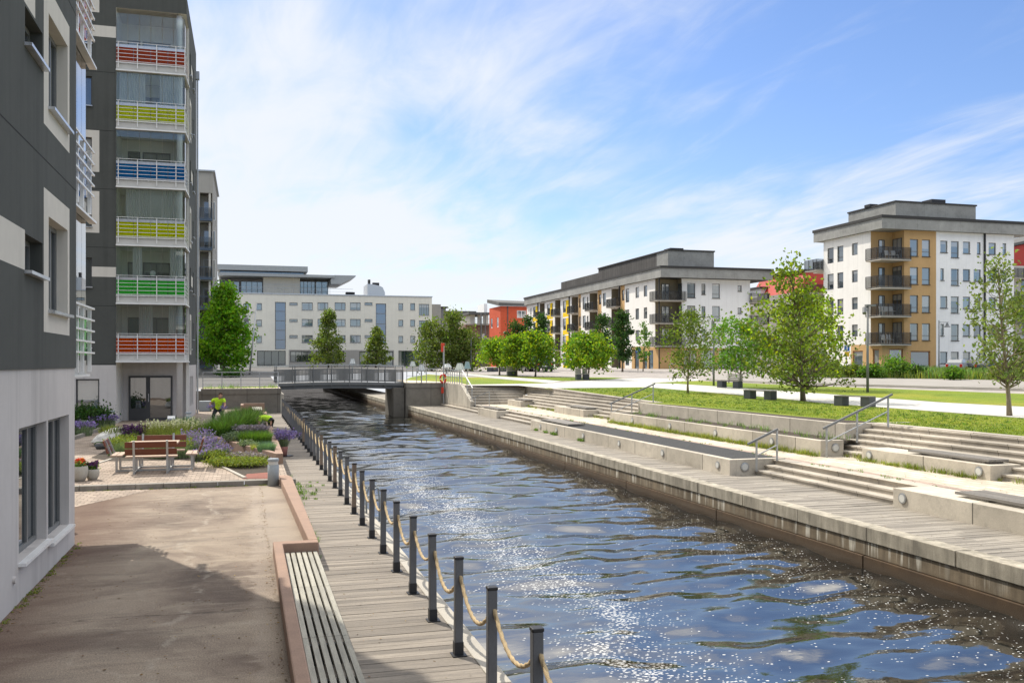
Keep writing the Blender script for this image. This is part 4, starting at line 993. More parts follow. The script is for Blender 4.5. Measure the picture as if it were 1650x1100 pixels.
for k, cn in enumerate(('orange', 'green', 'lime', 'blue', 'lime', 'red')):
    z = 3.1+2.8*k
    s = MB().box(bx0,YF-.05,z,bx1,YB,z+.32).build('balcony', MT['in_slab'], b2)
    g = MB(); g.hexa([(bx0,YF-.2,z-.06),(bx1+.05,YF-.2,z-.06),(bx1+.12,YC,z-.06),(bx0,YC,z-.06),(bx0,YF-.2,z),(bx1+.05,YF-.2,z),(bx1+.12,YC,z),(bx0,YC,z)]); g.build('edge_trim', MT['white_paint'], s)
    r = MB(); yo = YF-.17
    for zz in (.42,.60,.78,.96,1.32):
        r.bar((bx0+.02,yo,z+zz),(bx1,yo,z+zz),.022,.02); r.bar((bx1+.02,yo,z+zz),(bx1+.02,YC-.02,z+zz),.022,.02)
    for x in px4: r.bar((x,yo+.03,z+.1),(x,yo+.03,z+1.32),.036,.036)
    for yq in (yo, 49.3): r.bar((bx1+.01,yq+.03,z+.1),(bx1+.01,yq+.03,z+1.32),.036,.036)
    r.bar((bx0,yo+.07,z+.36),(bx1,yo+.07,z+.36),.05,.06)
    r.build('railing', MT['white_paint'], s)
    p = MB(); n = 4
    for i in range(n): p.box(bx0+(bx1-bx0)*i/n+.01,YF-.045,z+.37,bx0+(bx1-bx0)*(i+1)/n-.01,YF-.033,z+1.12)
    p.box(bx1-.012,YF-.03,z+.40,bx1,YC-.05,z+1.10); p.build('coloured_panel', TINT[cn], s)
    MB().bar((bx0,YF-.03,z+1.18),(bx1,YF-.03,z+1.18),.06,.14).build('glass_rail', MT['alu'], s)
    q = MB()
    for i in range(6): q.box(bx0+(bx1-bx0)*i/6+.012,YF-.03,z+1.25,bx0+(bx1-bx0)*(i+1)/6-.012,YF-.02,z+2.74)
    q.box(bx1-.01,YF,z+1.25,bx1,YC-.05,z+2.74); q.build('folding_glass', MT['glass'], s)
    zc0, zc1 = z+.34, z+2.74
    if k == 4: curtain(s, bx0+.12, bx0+1.3, YF+.15, zc0, zc1); curtain(s, bx0+1.95, bx0+2.95, YF+.15, zc0, zc1)
    if k == 2: curtain(s, bx0+.4, bx0+2.75, YF+.2, zc0, zc1, .03, .09)
    if k == 1:
        curtain(s, bx0+.72, bx0+1.15, YF+.15, zc0, zc1); curtain(s, bx0+2.42, bx0+3.0, YF+.15, zc0, zc1)
        g = MB(); rr_, zc = .14, z+1.5; g.lathe([(rr_*math.sin(PI*i/10)+.001, zc-rr_*math.cos(PI*i/10)) for i in range(11)], 16, 0, (bx0+1.6, YF+.5, 0)); g.build('paper_lantern', MT['curtain'], s, smooth=True)
    if k == 0: curtain(s, bx0+.85, bx0+1.5, YF+1.6, zc0, zc1, .02, .1); curtain(s, bx0+2.3, bx0+2.75, YF+.9, zc0+1, zc1, .02, .1)
    if k in (0, 1, 3):
        g = MB(); g.box(bx0+1.3,YF+.7,z+.95,bx0+2.1,YF+1.3,z+1.0)
        for a in (1.36, 2.04):
            for c in (.76, 1.24): g.bar((bx0+a,YF+c,z+.32),(bx0+a,YF+c,z+.95),.04,.04)
        g.build('balcony_table', MT['white_paint'], s)

# ---------------------------------------------------------------- pale house with blue steel balconies behind it
b3 = thing('apartment_building', 'pale grey apartment house with blue steel balconies behind the lime tree', 'building', (-3.4, 101.8, 1.5))
MT['grey_r'] = render_wall('warm_grey_render', (.36,.345,.315), .05, .04)
MT['blue_steel'] = plain('blue_grey_steel', (.075,.105,.15), .5, .08, 5, 0)
g = MB(); zt = 22.9; xa = on_y(101.8, 322)[0]; xb = on_y(101.8, 342)[0]
rec = [(xa+13, 1.6+3.05*k+.15, xb+13+.0, 1.6+3.05*k+2.85, 1.6) for k in range(6)]
facade(g, (-13, 101.8, 1), (1,0), 9.6, zt-1, rec, [], 0)
facade(g, (-3.4, 101.8, 1), (0,1), 15, zt-1, [(2,1.9+3.05*k,3.2,3.5+3.05*k) for k in range(6)]+[(6,1.9+3.05*k,7.2,3.5+3.05*k) for k in range(6)], [], 0)
g.quad((-13,101.8,zt),(-3.4,101.8,zt),(-3.4,116.8,zt),(-13,116.8,zt)); g.quad((-3.4,116.8,1),(-13,116.8,1),(-13,116.8,zt),(-3.4,116.8,zt)); g.quad((xa,103.4,1),(xb,103.4,1),(xb,103.4,zt),(xa,103.4,zt),1)
g.box(-13.1,101.6,zt,-3.2,117,zt+.15,2)
g.build('wall', [MT['grey_r'], MT['cream'], MT['steel']], b3)
for k in range(6):
    z = 2.6+3.05*k
    s = balcony(b3, xa, 101.3, xb, 101.9, z+.15, ('-y','+x'), .25, 1.05, 'blue_steel', 'blue_steel', 'rail_mesh', .25)
    window(b3, (xa, 103.36, z), (1,0), (.3,.2,1.5,2.2), 'vert', 'white_paint', 'pane', -.06, .08)
    MB().tube([(xb-.25,101.95,z-.1),(xb-.25,101.95,z+2.9)], .12, 10).build('column', MT['cream'], b3)
    window(b3, (-3.4,101.8,1), (0,1), (2,1.9+3.05*k,3.2,3.5+3.05*k), 'plain', 'blue_steel', 'pane', .12)
    window(b3, (-3.4,101.8,1), (0,1), (6,1.9+3.05*k,7.2,3.5+3.05*k), 'plain', 'blue_steel', 'pane', .12)
# ---------------------------------------------------------------- long cream building closing the view
YK = 172.0
bk = thing('office_building', 'long cream building with blue glass strips and rooftop pavilion beyond the canal', 'building', (0, YK, 2.2))
zg, zt = 2.2, 15.35; xl, xR = -14.0, on_y(YK, 696)[0]
kx = lambda cx: on_y(YK, 310+cx/4.125)[0]
kz = lambda cx, cy: on_y(YK, 310+cx/4.125, 400+cy/4.125)[1]
def kop(x0, x1, ya, yb): xm = (x0+x1)/2; return (kx(x0)-xl, kz(xm, yb)-zg, kx(x1)-xl, kz(xm, ya)-zg)
rows = ((360,410),(470,518),(577,626))
op, sty = [], []
def add(o, st): op.append(o); sty.append(st)
for i, (ya, yb) in enumerate(rows):
    for x0, x1 in ((340,375),(425,462),(1369,1401),(1448,1480)): add(kop(x0,x1,ya+5,yb), 'plain')
    for x0, x1 in ((250,290),(160,200)): add(kop(x0,x1,ya,yb), 'plain')
    for x0, x1 in ((727,800),(832,903),(946,1018),(1048,1118)): add(kop(x0,x1,ya,yb), 'third')
    for x0, x1 in ((645,699),(1145,1197)): add(kop(x0,x1,ya,ya+17), 'plain')
    add(kop(1506,1574,ya+10,yb+35), 'grid')
add(kop(549,621,357,672), 'slit'); add(kop(1219,1288,367,640), 'slit')
gl = [(kx(430)-xl, .3, kx(620)-xl, kz(500,680)-zg), (kx(650)-xl, 1.0, kx(800)-xl, kz(700,682)-zg), (kx(820)-xl, .9, kx(1010)-xl, kz(900,682)-zg), (kx(1110)-xl, .3, kx(1335)-xl, kz(1200,685)-zg), (kx(1370)-xl, .2, kx(1530)-xl, kz(1450,680)-zg)]
g = MB(); facade(g, (xl, YK, zg), (1,0), xR-xl, zt-zg, op+gl, [(kx(640)-xl,0,kx(1340)-xl,kz(900,675)-zg,1)], 0, .25)
g.quad((xR,YK,zg),(xR,YK+14,zg),(xR,YK+14,zt),(xR,YK,zt)); g.quad((xl,YK,zt),(xR,YK,zt),(xR,YK+14,zt),(xl,YK+14,zt),1); g.box(xR+.01,YK+1.5,zg,xR+2,YK+12,zt-1.2,1)
g.quad((xl,YK+14,zg),(xl,YK,zg),(xl,YK,zt),(xl,YK+14,zt)); g.quad((xR,YK+14,zg),(xl,YK+14,zg),(xl,YK+14,zt),(xR,YK+14,zt))
g.build('wall', [MT['pale_wall'], MT['grey_r']], bk)
MB().box(xl-.1,YK-.12,zt,xR+.1,YK+14.1,zt+.18).build('parapet', MT['alu'], bk)
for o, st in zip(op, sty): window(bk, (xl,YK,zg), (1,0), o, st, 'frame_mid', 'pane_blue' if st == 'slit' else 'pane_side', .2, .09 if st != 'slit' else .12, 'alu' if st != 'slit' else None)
for o in gl: window(bk, (xl,YK,zg), (1,0), o, 'grid', 'frame', 'pane', .2, .12)
# pavilion on the roof
def kbox(name, mat, x0, x1, ya, yb, y0, y1):
    return MB().box(kx(x0), y0, kz((x0+x1)/2, yb), kx(x1), y1, kz((x0+x1)/2, ya)).build(name, MT[mat], bk)
kbox('pavilion_wall', 'pale_wall', 472, 718, 172, 302, YK+1.5, YK+10)
kbox('pavilion_core', 'frame_mid', 175, 915, 205, 305, YK+4, YK+10)
for x0, x1, st in ((235,312,'vert'),(320,470,'grid'),(722,826,'grid'),(828,915,'vert')):
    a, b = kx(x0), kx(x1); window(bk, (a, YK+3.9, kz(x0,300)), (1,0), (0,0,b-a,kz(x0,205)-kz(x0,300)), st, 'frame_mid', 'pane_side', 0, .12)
kbox('pavilion_roof', 'zinc', 165, 765, 117, 152, YK-1.0, YK+12)
kbox('clerestory', 'pane_blue', 185, 740, 152, 172, YK+.5, YK+11)
kbox('lower_roof', 'zinc', 170, 945, 172, 190, YK-.8, YK+12)
g = MB(); a = [(kx(x), kz(x,y)) for x, y in ((918,208),(940,180),(1085,183),(1080,193),(985,240),(918,238))]
n = len(a); g.poly([(x, YK-.6, z) for x, z in a]); g.poly([(x, YK+9, z) for x, z in reversed(a)])
for i in range(n): (x0,z0),(x1,z1) = a[i], a[(i+1) % n]; g.quad((x0,YK+9,z0),(x1,YK+9,z1),(x1,YK-.6,z1),(x0,YK-.6,z0))
g.build('canopy', MT['zinc'], bk)
g = MB(); g.bar((kx(476),YK+.3,kz(476,250)+.3),(kx(915),YK+.3,kz(915,250)+.3),.05,.05)
for i in range(12): x = kx(235)+(kx(915)-kx(235))*i/11; g.bar((x,YK+.3,zt),(x,YK+.3,zt+1.2),.05,.05)
g.bar((kx(235),YK+.3,zt+1.2),(kx(1070),YK+.3,zt+1.2),.05,.05); g.bar((kx(235),YK+.3,zt+.7),(kx(1070),YK+.3,zt+.7),.03,.03); g.build('roof_railing', MT['steel'], bk)
g = MB(); x0, x1 = kx(1168), kx(1285); pts = [(x0,zt+.2),(x1,zt+.2),(x1,zt+.8)]+[(x0+(x1-x0)*(1-i/8), zt+.8+1.5*math.sin(PI/2*i/8)**.3) for i in range(1, 9)]
g.poly([(x,YK+1,z) for x, z in pts]); g.poly([(x,YK+7,z) for x, z in reversed(pts)])
for i in range(len(pts)): (p,q),(r,s) = pts[i], pts[(i+1) % len(pts)]; g.quad((p,YK+7,q),(r,YK+7,s),(r,YK+1,s),(p,YK+1,q))
g.build('roof_hatch', MT['alu'], bk)
for cx, w, h in ((1190,.2,.9),(1235,.6,.35)): x = kx(cx); MB().box(x-w,YK+3,zt+2.1,x+w,YK+4,zt+2.4+h).build('roof_vent', MT['black'], bk)
for cx in (470, 505, 622): x = kx(cx); MB().box(x-.15,YK+5,kz(cx,117),x+.15,YK+5.4,kz(cx,108)).build('roof_vent', MT['black'], bk)
x = kx(1055); MB().box(x-.7,YK+2,zt+.18,x+.9,YK+3.5,zt+.8).build('roof_vent', MT['black'], bk)

# ---------------------------------------------------------------- houses between it and the yellow panelled block
def simple_house(label, x0, x1, y0, y1, z0, z1, mats, ops, zones=(), roof='roof_dark', rt=.3, oh=.4, sides=(), st='plain', fm='white_paint', pm='pane', cat='building'):
    h = thing('apartment_building', label, cat, (x0, y0, z0)); g = MB()
    facade(g, (x0,y0,z0), (1,0), x1-x0, z1-z0, ops, zones, 0, .15)
    facade(g, (x0,y1,z0), (0,-1), y1-y0, z1-z0, sides, [], len(mats)-1, .15)
    g.quad((x1,y0,z0),(x1,y1,z0),(x1,y1,z1),(x1,y0,z1)); g.quad((x0,y0,z1),(x1,y0,z1),(x1,y1,z1),(x0,y1,z1)); g.quad((x1,y1,z0),(x0,y1,z0),(x0,y1,z1),(x1,y1,z1))
    g.build('wall', [MT[m] for m in mats], h)
    for o in ops: window(h, (x0,y0,z0), (1,0), o, st, fm, pm, .1, .1)
    for o in sides: window(h, (x0,y1,z0), (0,-1), o, st, fm, pm, .1, .1)
    if roof: MB().box(x0-oh,y0-oh,z1+.002,x1+oh,y1+oh,z1+rt).build('roof', MT[roof], h)
    return h
def Q(Yp, cx, cy, s=4.583, ox=660, oy=400): return on_y(Yp, ox+cx/s, oy+cy/s)
Yq = 195
x0, x1 = Q(Yq,172,440)[0], Q(Yq,268,440)[0]; z1 = Q(Yq,220,440)[1]
simple_house('narrow dark grey house just right of the long cream building', x0, x1, Yq, Yq+12, 2.2, z1, ['frame_mid'], [((x1-x0)*.15, z1-2.2-6.4, (x1-x0)*.75, z1-2.2-3.8)])
Yq = 215
x0, x1 = Q(Yq,255,0)[0], Q(Yq,470,0)[0]; z1 = Q(Yq,400,492)[1]
h = simple_house('pale grey house with a dark flat roof behind the canal trees', x0, x1, Yq, Yq+12, 2.2, z1, ['grey_r'], [(1.5+3.4*i, 1.2+3.1*k, 2.9+3.4*i, 2.8+3.1*k) for i in range(8) if 3.4*i+3 < x1-x0 for k in range(4)], roof='roof_felt', rt=.9, oh=.6)
Yq = 200
x0, x1 = Q(Yq,412,0)[0], Q(Yq,598,0)[0]; zb = Q(Yq,500,560)[1]; z1 = Q(Yq,500,475)[1]
H_ = zb-2.2; ww = x1-x0
h = thing('apartment_building', 'brown brick house with a white upper floor and roof terrace beside the orange house', 'building', (x0, Yq, 2.2))
g = MB(); uo = [(ww*f, v, ww*f+1.15, v+1.9) for f in (.12,.30,.46,.78,.90) for v in (1.2, 4.6, 7.9) if v+1.9 < H_]
facade(g, (x0,Yq,2.2), (1,0), ww, H_, uo, [(ww*.58, 0, ww*.72, H_, 1)], 0, .15); g.quad((x0,Yq,zb),(x1,Yq,zb),(x1,Yq+12,zb),(x0,Yq+12,zb),1); g.quad((x0,Yq+12,2.2),(x0,Yq,2.2),(x0,Yq,zb),(x0,Yq+12,zb))
g.build('wall', [MT['brick'], MT['olive_in']], h)
for o in uo: window(h, (x0,Yq,2.2), (1,0), o, 'plain', 'white_paint', 'pane', .08, .16)
g = MB(); facade(g, (x0+1.5,Yq+2,zb), (1,0), ww-1.5, z1-zb, [(ww*.2,.2,ww*.3,2.2),(ww*.45,.2,ww*.52,2.2),(ww*.8,.2,ww*.88,2.2)], [], 0, .15); g.quad((x0+1.5,Yq+12,zb),(x0+1.5,Yq+2,zb),(x0+1.5,Yq+2,z1),(x0+1.5,Yq+12,z1)); g.build('upper_wall', MT['pale_wall'], h)
MB().box(x0+.8,Yq+.2,z1-.4,x1-.02,Yq+12,z1+.1).build('roof', MT['roof_felt'], h)
MB().box(x0+5,Yq+3,z1+.1,x1,Yq+9,z1+2.2).build('roof_upstand', MT['white_cool'], h)
for k, z in enumerate((zb+.05, 8.4, 5.2)): balcony(h, x0+(0 if k == 0 else ww*.58), Yq-1.0, x1-.05 if k == 0 else x0+ww*.74, Yq-.02, z, ('-y',), .25, 1.1, 'concrete', 'steel' if k == 0 else 'white_paint', None if k == 0 else 'curtain', .3)
MB().bar((x0+ww*.58,Yq-1.0,2.2),(x0+ww*.58,Yq-1.0,z1),.25,.25).build('post', MT['frame_mid'], h); MB().bar((x0+ww*.74,Yq-1.0,2.2),(x0+ww*.74,Yq-1.0,z1),.2,.2).build('post', MT['frame_mid'], h)
# orange house
Yq = 182
x0, xc, x1 = on_y(Yq,788.5)[0], on_y(Yq,806.5)[0], on_y(Yq+6,856)[0]
h = thing('apartment_building', 'orange rendered house with a grey shed roof next to the yellow panelled block', 'building', (xc, Yq, 2.2))
yfar = on_x(xc, 788.5)[0]; zl_ = on_y(Yq,806,493)[1]
L_ = min(yfar-Yq, 22) if yfar > Yq else 14
g = MB()
uo = [(L_*f, v, L_*f+L_*.17, v+2.0) for f in (.12,.66) for v in (zl_-2.2-4.2, zl_-2.2-8.8)]
ffz = [(on_y(Yq,p0)[0]-xc, on_y(Yq,p0,yb)[1]-2.2, on_y(Yq,p1)[0]-xc, on_y(Yq,p0,ya)[1]-2.2) for p0, p1, ya, yb in ((833,848,500,512),(836,846,525,536))]
W_ = x1-xc
facade(g, (xc,Yq+L_,2.2), (0,-1), L_, zl_-2.2, uo, [], 0, .15); facade(g, (xc,Yq,2.2), (1,0), W_, zl_-2.2, ffz, [], 0, .15)
g.build('wall', MT['orange'], h)
for o in uo: window(h, (xc,Yq+L_,2.2), (0,-1), o, 'plain', 'white_paint', 'pane', .08, .22)
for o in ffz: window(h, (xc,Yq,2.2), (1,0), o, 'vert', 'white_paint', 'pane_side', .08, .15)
g = MB(); g.hexa([(xc-.5,Yq-.5,zl_),(x1,Yq-.5,zl_),(x1,Yq+L_,zl_+1.2),(xc-.5,Yq+L_,zl_+1.2),(xc-.5,Yq-.5,zl_+.7),(x1,Yq-.5,zl_+.5),(x1,Yq+L_,zl_+1.7),(xc-.5,Yq+L_,zl_+1.9)]); g.build('roof', MT['roof_felt'], h)
MB().box(xc+8,Yq+3,zl_+.8,xc+13,Yq+6,zl_+2.4).build('chimney', MT['roof_dark'], h)
MB().bar((xc+1.5,Yq-.08,2.2),(xc+1.5,Yq-.08,zl_),.15,.15).build('downpipe', MT['roof_felt'], h)

# ---------------------------------------------------------------- white block with yellow panels
XM, YM = 52.0, 112.0
bm_ = thing('apartment_building', 'long white four storey block with yellow panels and dark balconies, grey metal fascia', 'building', (XM, YM, 2.2))
mx = lambda cx: on_x(XM, 840+cx/3.93)[0]
mz = lambda cx, cy: on_x(XM, 840+cx/3.93, 380+cy/3.93)[1]
rz_ = lambda cx, cy: on_y(YM, 840+cx/3.93, 380+cy/3.93)[1]
rx = lambda cx: on_y(YM, 840+cx/3.93)[0]
z0, z1 = 2.15, 14.15; YFm = mx(35); WL = YFm-YM; un = lambda cx: YFm-mx(cx)     # u runs from the far end towards the camera
ST = 2.98; fl = [2.35+ST*k for k in range(4)]
ops, zns, rec, wl = [], [], [], []
def row(cx0, cx1, lo, hi, ks=range(4), st='plain', pm='pane'):
    for k in ks: o = (un(cx0), fl[k]+lo-z0, un(cx1), fl[k]+hi-z0); ops.append(o); wl.append((o, st, pm))
row(723,745,.75,2.25,(1,2,3)); row(775,797,.75,2.25,(1,2,3)); row(660,683,.35,2.3,(0,1,2,3),'transom'); row(636,652,.7,2.25,(0,1,2,3))
row(516,536,.35,2.3,(0,1,2,3),'transom'); row(490,506,.7,2.25,(0,1,2,3)); row(388,408,.35,2.3,(0,1,2,3),'transom'); row(365,376,.7,2.25,(0,1,2,3))
row(263,282,.35,2.3,(0,1,2,3),'transom'); row(163,182,.35,2.3,(0,1,2,3),'transom'); row(75,90,.35,2.3,(0,1,2,3),'transom'); row(57,64,.9,2.2,(1,2,3)); row(192,199,.6,2.2,(1,2,3)); row(415,425,.5,2.2,(1,2,3))
for cx0, cx1 in ((628,655),(483,508),(361,378)): zns.append((un(cx0),0,un(cx1),z1-z0,1))
for cx0, cx1 in ((282,302),(181,200),(90,105)):
    for k in range(4): zns.append((un(cx0), fl[k]+(-.45 if k else 0)-z0, un(cx1), fl[k]+2.35-z0, 2)); zns.append((un(cx0-19), fl[k]-.45-z0 if k else 0, un(cx1), fl[k]+.3-z0, 2))
zns.append((un(700), 0, WL, 3.15, 1))
# ground floor near the corner: shop doors
for cx0, cx1, lo, hi in ((718,745,.05,2.5),(775,797,.1,2.5),(806,835,.1,2.6)): o = (un(cx0), lo, un(cx1), hi); ops.append(o); wl.append((o, 'transom', 'pane_side'))
bal = [(570,628),(432,482),(318,360),(213,248),(116,148)]
for cx0, cx1 in bal:
    for k in range(4): rec.append((un(cx0), max(fl[k]-z0, .05), un(cx1), fl[k]+2.72-z0, 1.7))
g = MB()
uc = un(848)       # the corner recess starts here
facade(g, (XM, YFm, z0), (0,-1), uc, z1-z0, ops+rec, zns, 0, .14)
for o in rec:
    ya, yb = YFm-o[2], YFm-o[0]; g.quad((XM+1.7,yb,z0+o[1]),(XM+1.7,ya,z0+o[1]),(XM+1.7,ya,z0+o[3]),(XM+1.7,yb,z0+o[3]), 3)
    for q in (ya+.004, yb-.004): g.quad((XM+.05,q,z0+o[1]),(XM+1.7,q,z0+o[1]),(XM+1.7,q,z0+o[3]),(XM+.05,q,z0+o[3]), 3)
# end wall towards the camera
xe0, xe1 = rx(1015), rx(1449); xE = rx(1490)
o2 = []
for k in (1,2,3):
    for cx0, cx1, lo, hi, st in ((1050,1102,.35,2.3,'transom'),(1141,1166,.8,2.25,'plain'),(1208,1257,.35,2.3,'transom'),(1370,1395,1.35,2.15,'plain')):
        o2.append(((rx(cx0)-xe0, fl[k]+lo-z0, rx(cx1)-xe0, fl[k]+hi-z0), st))
for i in range(4): o2.append(((rx(1030+i*110)-xe0, .2, rx(1030+i*110+80)-xe0, 2.55), 'grid'))
facade(g, (xe0, YM, z0), (1,0), xe1-xe0, z1-z0, [o for o, _ in o2], [(0,0,xe1-xe0,2.85,1)], 4, .14)
ycn = YFm-uc        # far side of the corner recess on the canal side
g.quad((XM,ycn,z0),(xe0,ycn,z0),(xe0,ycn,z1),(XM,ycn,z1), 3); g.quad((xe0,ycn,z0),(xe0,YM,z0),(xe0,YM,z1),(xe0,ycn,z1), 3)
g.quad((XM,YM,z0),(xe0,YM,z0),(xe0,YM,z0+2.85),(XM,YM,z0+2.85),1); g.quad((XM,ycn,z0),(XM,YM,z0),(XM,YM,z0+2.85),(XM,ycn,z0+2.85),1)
g.quad((xe1,YM,z0),(xe1,YM+2.5,z0),(xe1,YM+2.5,z1),(xe1,YM,z1),3); g.quad((xe1,YM+2.5,z0),(xE,YM+2.5,z0),(xE,YM+2.5,z1),(xe1,YM+2.5,z1),3); g.quad((xE,YM+2.5,z0),(xE,YFm,z0),(xE,YFm,z1),(xE,YM+2.5,z1),4)
g.quad((xE,YFm,z0),(XM,YFm,z0),(XM,YFm,z1),(xE,YFm,z1),0)
g.build('wall', [MT['white_wall'], MT['ochre'], MT['yellow'], MT['olive_in'], MT['white_cool']], bm_)
for o, st, pm in wl: window(bm_, (XM,YFm,z0), (0,-1), o, st, 'frame', pm, .1, .07)
for o, st in o2: window(bm_, (xe0,YM,z0), (1,0), o, st, 'frame', 'pane_side', .1, .07, 'roof_dark')
for cx0, cx1 in bal:
    for k in (1,2,3): balcony(bm_, XM-.75, mx(cx1)-.05, XM+1.6, mx(cx0)+.1, fl[k]+.02, ('-x','-y','+y'), .2, 1.1, gap=.16)
    for k in range(4): window(bm_, (XM+1.68, mx(cx0), fl[k]), (0,-1), (.3,.1,1.4,2.2), 'vert', 'frame', 'pane', -.06, .08)
for k in (1,2,3):
    balcony(bm_, XM-.7, YM-.7, xe0+.35, ycn+.2, fl[k]+.02, ('-x','-y'), .22, 1.1, gap=.14)
    window(bm_, (XM, ycn, fl[k]), (1,0), (.9,.1,2.0,2.25), 'vert', 'frame', 'pane_side', -.06, .08)
    window(bm_, (xe0, ycn, fl[k]), (0,-1), (.5,.1,1.5,2.25), 'plain', 'frame', 'pane', -.06, .08)
    balcony(bm_, xe1-.1, YM-.5, xE+1.6, YM+2.4, fl[k]+.02, ('-x','-y','+x'), .22, 1.1, gap=.14)
g = MB()
for cx in (108, 306, 625): g.bar((XM-.1, mx(cx), z0), (XM-.1, mx(cx), 15.2), .16, .16)
g.bar((XM-.15,YM-.15,z0),(XM-.15,YM-.15,z1),.12,.12); g.build('downpipe', MT['black'], bm_)
zr0, zr1 = 14.15, 15.35; ro = 1.25; xro = rx(1556)
g = MB(); g.box(XM-.5, YM-1.4, zr0, xro, YM-1.3+.1, zr1, 0); g.box(XM-.5, YM-1.2, zr0+.001, XM-.3, YFm+.1, zr1-.001, 1); g.box(XM-.3, YM-1.2, zr0+.02, xro-.02, YFm+.5, zr0+.08, 2); g.box(xro-.2,YM-1.2,zr0+.002,xro-.001,YFm,zr1-.002,1)
g.build('fascia', [MT['fascia'], MT['fascia_y'], MT['roof_dark']], bm_)
MB().box(XM-.62, YM-1.55, zr1+.002, xro+.1, YFm+.2, zr1+.28).build('roof', MT['roof_dark'], bm_)
XU = XM+2.4
up = lambda cx: on_x(XU, 840+cx/3.93)[0]; uz = lambda cx, cy: on_x(XU, 840+cx/3.93, 380+cy/3.93)[1]
ztop = uz(700, 165)
MB().box(XU, up(858), zr1+.28, XU+8, up(488), ztop+.25).build('attic', MT['ribbed'], bm_)
MB().box(XU, up(488)+.01, zr1+.28, XU+8, up(252), uz(380,262)).build('attic', MT['ribbed'], bm_)
ya_ = up(930); MB().box(XU-.02, ya_, zr1+.28, on_y(ya_, 840+1220/3.93)[0], up(858)-.01, ztop+.25).build('attic_box', MT['fascia'], bm_)
MB().box(XU-.15, ya_-.15, ztop+.252, on_y(ya_, 840+1224/3.93)[0], up(488), ztop+.42).build('attic_roof', MT['roof_dark'], bm_)
MB().box(XU+2,up(860),ztop+.42,XU+4,up(820),ztop+1.1).build('roof_vent', MT['black'], bm_)

# ---------------------------------------------------------------- white and ochre block on the right
XV, YV = 63.6, 82.7
bv = thing('apartment_building', 'white and ochre five storey block with a corner stack of balconies on the right', 'building', (XV, YV, 1.9))
vx = lambda cx: on_y(YV, 1240+cx/2.895)[0]; vz = lambda cx, cy: on_y(YV, 1240+cx/2.895, 300+cy/2.895)[1]
vy = lambda cx: on_x(XV, 1240+cx/2.895)[0]; vzz = lambda cx, cy: on_x(XV, 1240+cx/2.895, 300+cy/2.895)[1]
z0, z1 = 1.75, 16.95; FL = [2.1+2.95*k for k in range(5)]
xc0, xc1, xc2 = vx(628), vx(777), vx(1140)
ops = []
def vrow(x0, x1, lo, hi, ks, st='plain'):
    for k in ks: ops.append(((vx(x0)-xc0, FL[k]+lo-z0, vx(x1)-xc0, FL[k]+hi-z0), st))
for x0, x1 in ((655,693),(711,749)): vrow(x0,x1,.35,2.15,(1,2,3,4),'transom')
vrow(796,830,.85,2.12,(0,2,4)); vrow(797,814,.85,2.12,(1,3)); vrow(846,883,.35,2.12,(1,2,3,4),'transom'); vrow(846,883,.85,2.12,(0,)); vrow(902,936,.85,2.12,range(5))
vrow(968,985,.85,2.12,(4,0)); vrow(952,986,.85,2.12,(3,1)); vrow(968,985,.85,2.12,(2,)); vrow(1022,1056,.85,2.12,range(5)); vrow(1087,1104,.85,2.12,range(5))
ops.append(((vx(658)-xc0, .35, vx(750)-xc0, vz(700,768)-z0), 'shop'))
g = MB(); facade(g, (xc0,YV,z0), (1,0), xc2-xc0, z1-z0, [o for o, _ in ops], [(0,0,xc1-xc0,z1-z0,1)], 2, .14)
yfar = vy(252); yrec = vy(472)
lo_ = []
def lrow(c0, c1, lo, hi, ks, st='plain'):
    for k in ks: lo_.append(((yfar-vy(c0), FL[k]+lo-z0, yfar-vy(c1), FL[k]+hi-z0), st))
lrow(270,299,.4,2.15,(1,2,3,4),'transom'); lrow(316,344,.4,2.15,(1,2,3,4),'transom'); lrow(384,411,.85,2.15,(1,2,3,4))
for c0, c1 in ((388,435),): lo_.append(((yfar-vy(c0), .3, yfar-vy(c1), 2.6), 'shop'))
facade(g, (XV,yfar,z0), (0,-1), yfar-yrec, z1-z0, [o for o, _ in lo_], [(yfar-vy(380),0,yfar-yrec,3.25,1)], 0, .14)
# corner recess
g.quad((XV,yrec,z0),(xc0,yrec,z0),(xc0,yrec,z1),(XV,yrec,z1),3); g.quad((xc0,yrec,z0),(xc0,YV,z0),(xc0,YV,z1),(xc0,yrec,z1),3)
g.quad((xc2,YV,z0),(xc2,YV+9,z0),(xc2,YV+9,z1),(xc2,YV,z1),2); g.quad((xc2,yfar,z0),(XV,yfar,z0),(XV,yfar,z1),(xc2,yfar,z1),0)
w_ = [((vx(475)-XV if False else .35, .3, 1.9, 2.6), 'shop')]
facade(g, (XV+.01,YV+.01,z0), (1,0), xc0-XV-.01, 3.2, [(.9,.3,2.6,2.75)], [], 1); facade(g, (XV+.01,yrec-.01,z0), (0,-1), yrec-YV-.02, 3.2, [(.3,.3,yrec-YV-.5,2.75)], [], 1)
g.build('wall', [MT['white_wall'], MT['ochre'], MT['white_cool'], MT['ochre']], bv)
for o, st in ops: window(bv, (xc0,YV,z0), (1,0), o, 'plain' if st == 'shop' else st, 'wood_frame' if st == 'shop' else 'frame_mid', 'pane_side', .1, .12 if st == 'shop' else .07, 'roof_dark')
for o, st in lo_: window(bv, (XV,yfar,z0), (0,-1), o, 'plain' if st == 'shop' else st, 'wood_frame' if st == 'shop' else 'frame', 'pane', .1, .12 if st == 'shop' else .07)
window(bv, (XV+.01,YV+.01,z0), (1,0), (.9,.3,2.6,2.75), 'plain', 'wood_frame', 'pane_side', .1, .12); window(bv, (XV+.01,yrec-.01,z0), (0,-1), (.3,.3,yrec-YV-.5,2.75), 'plain', 'wood_frame', 'pane', .1, .12)
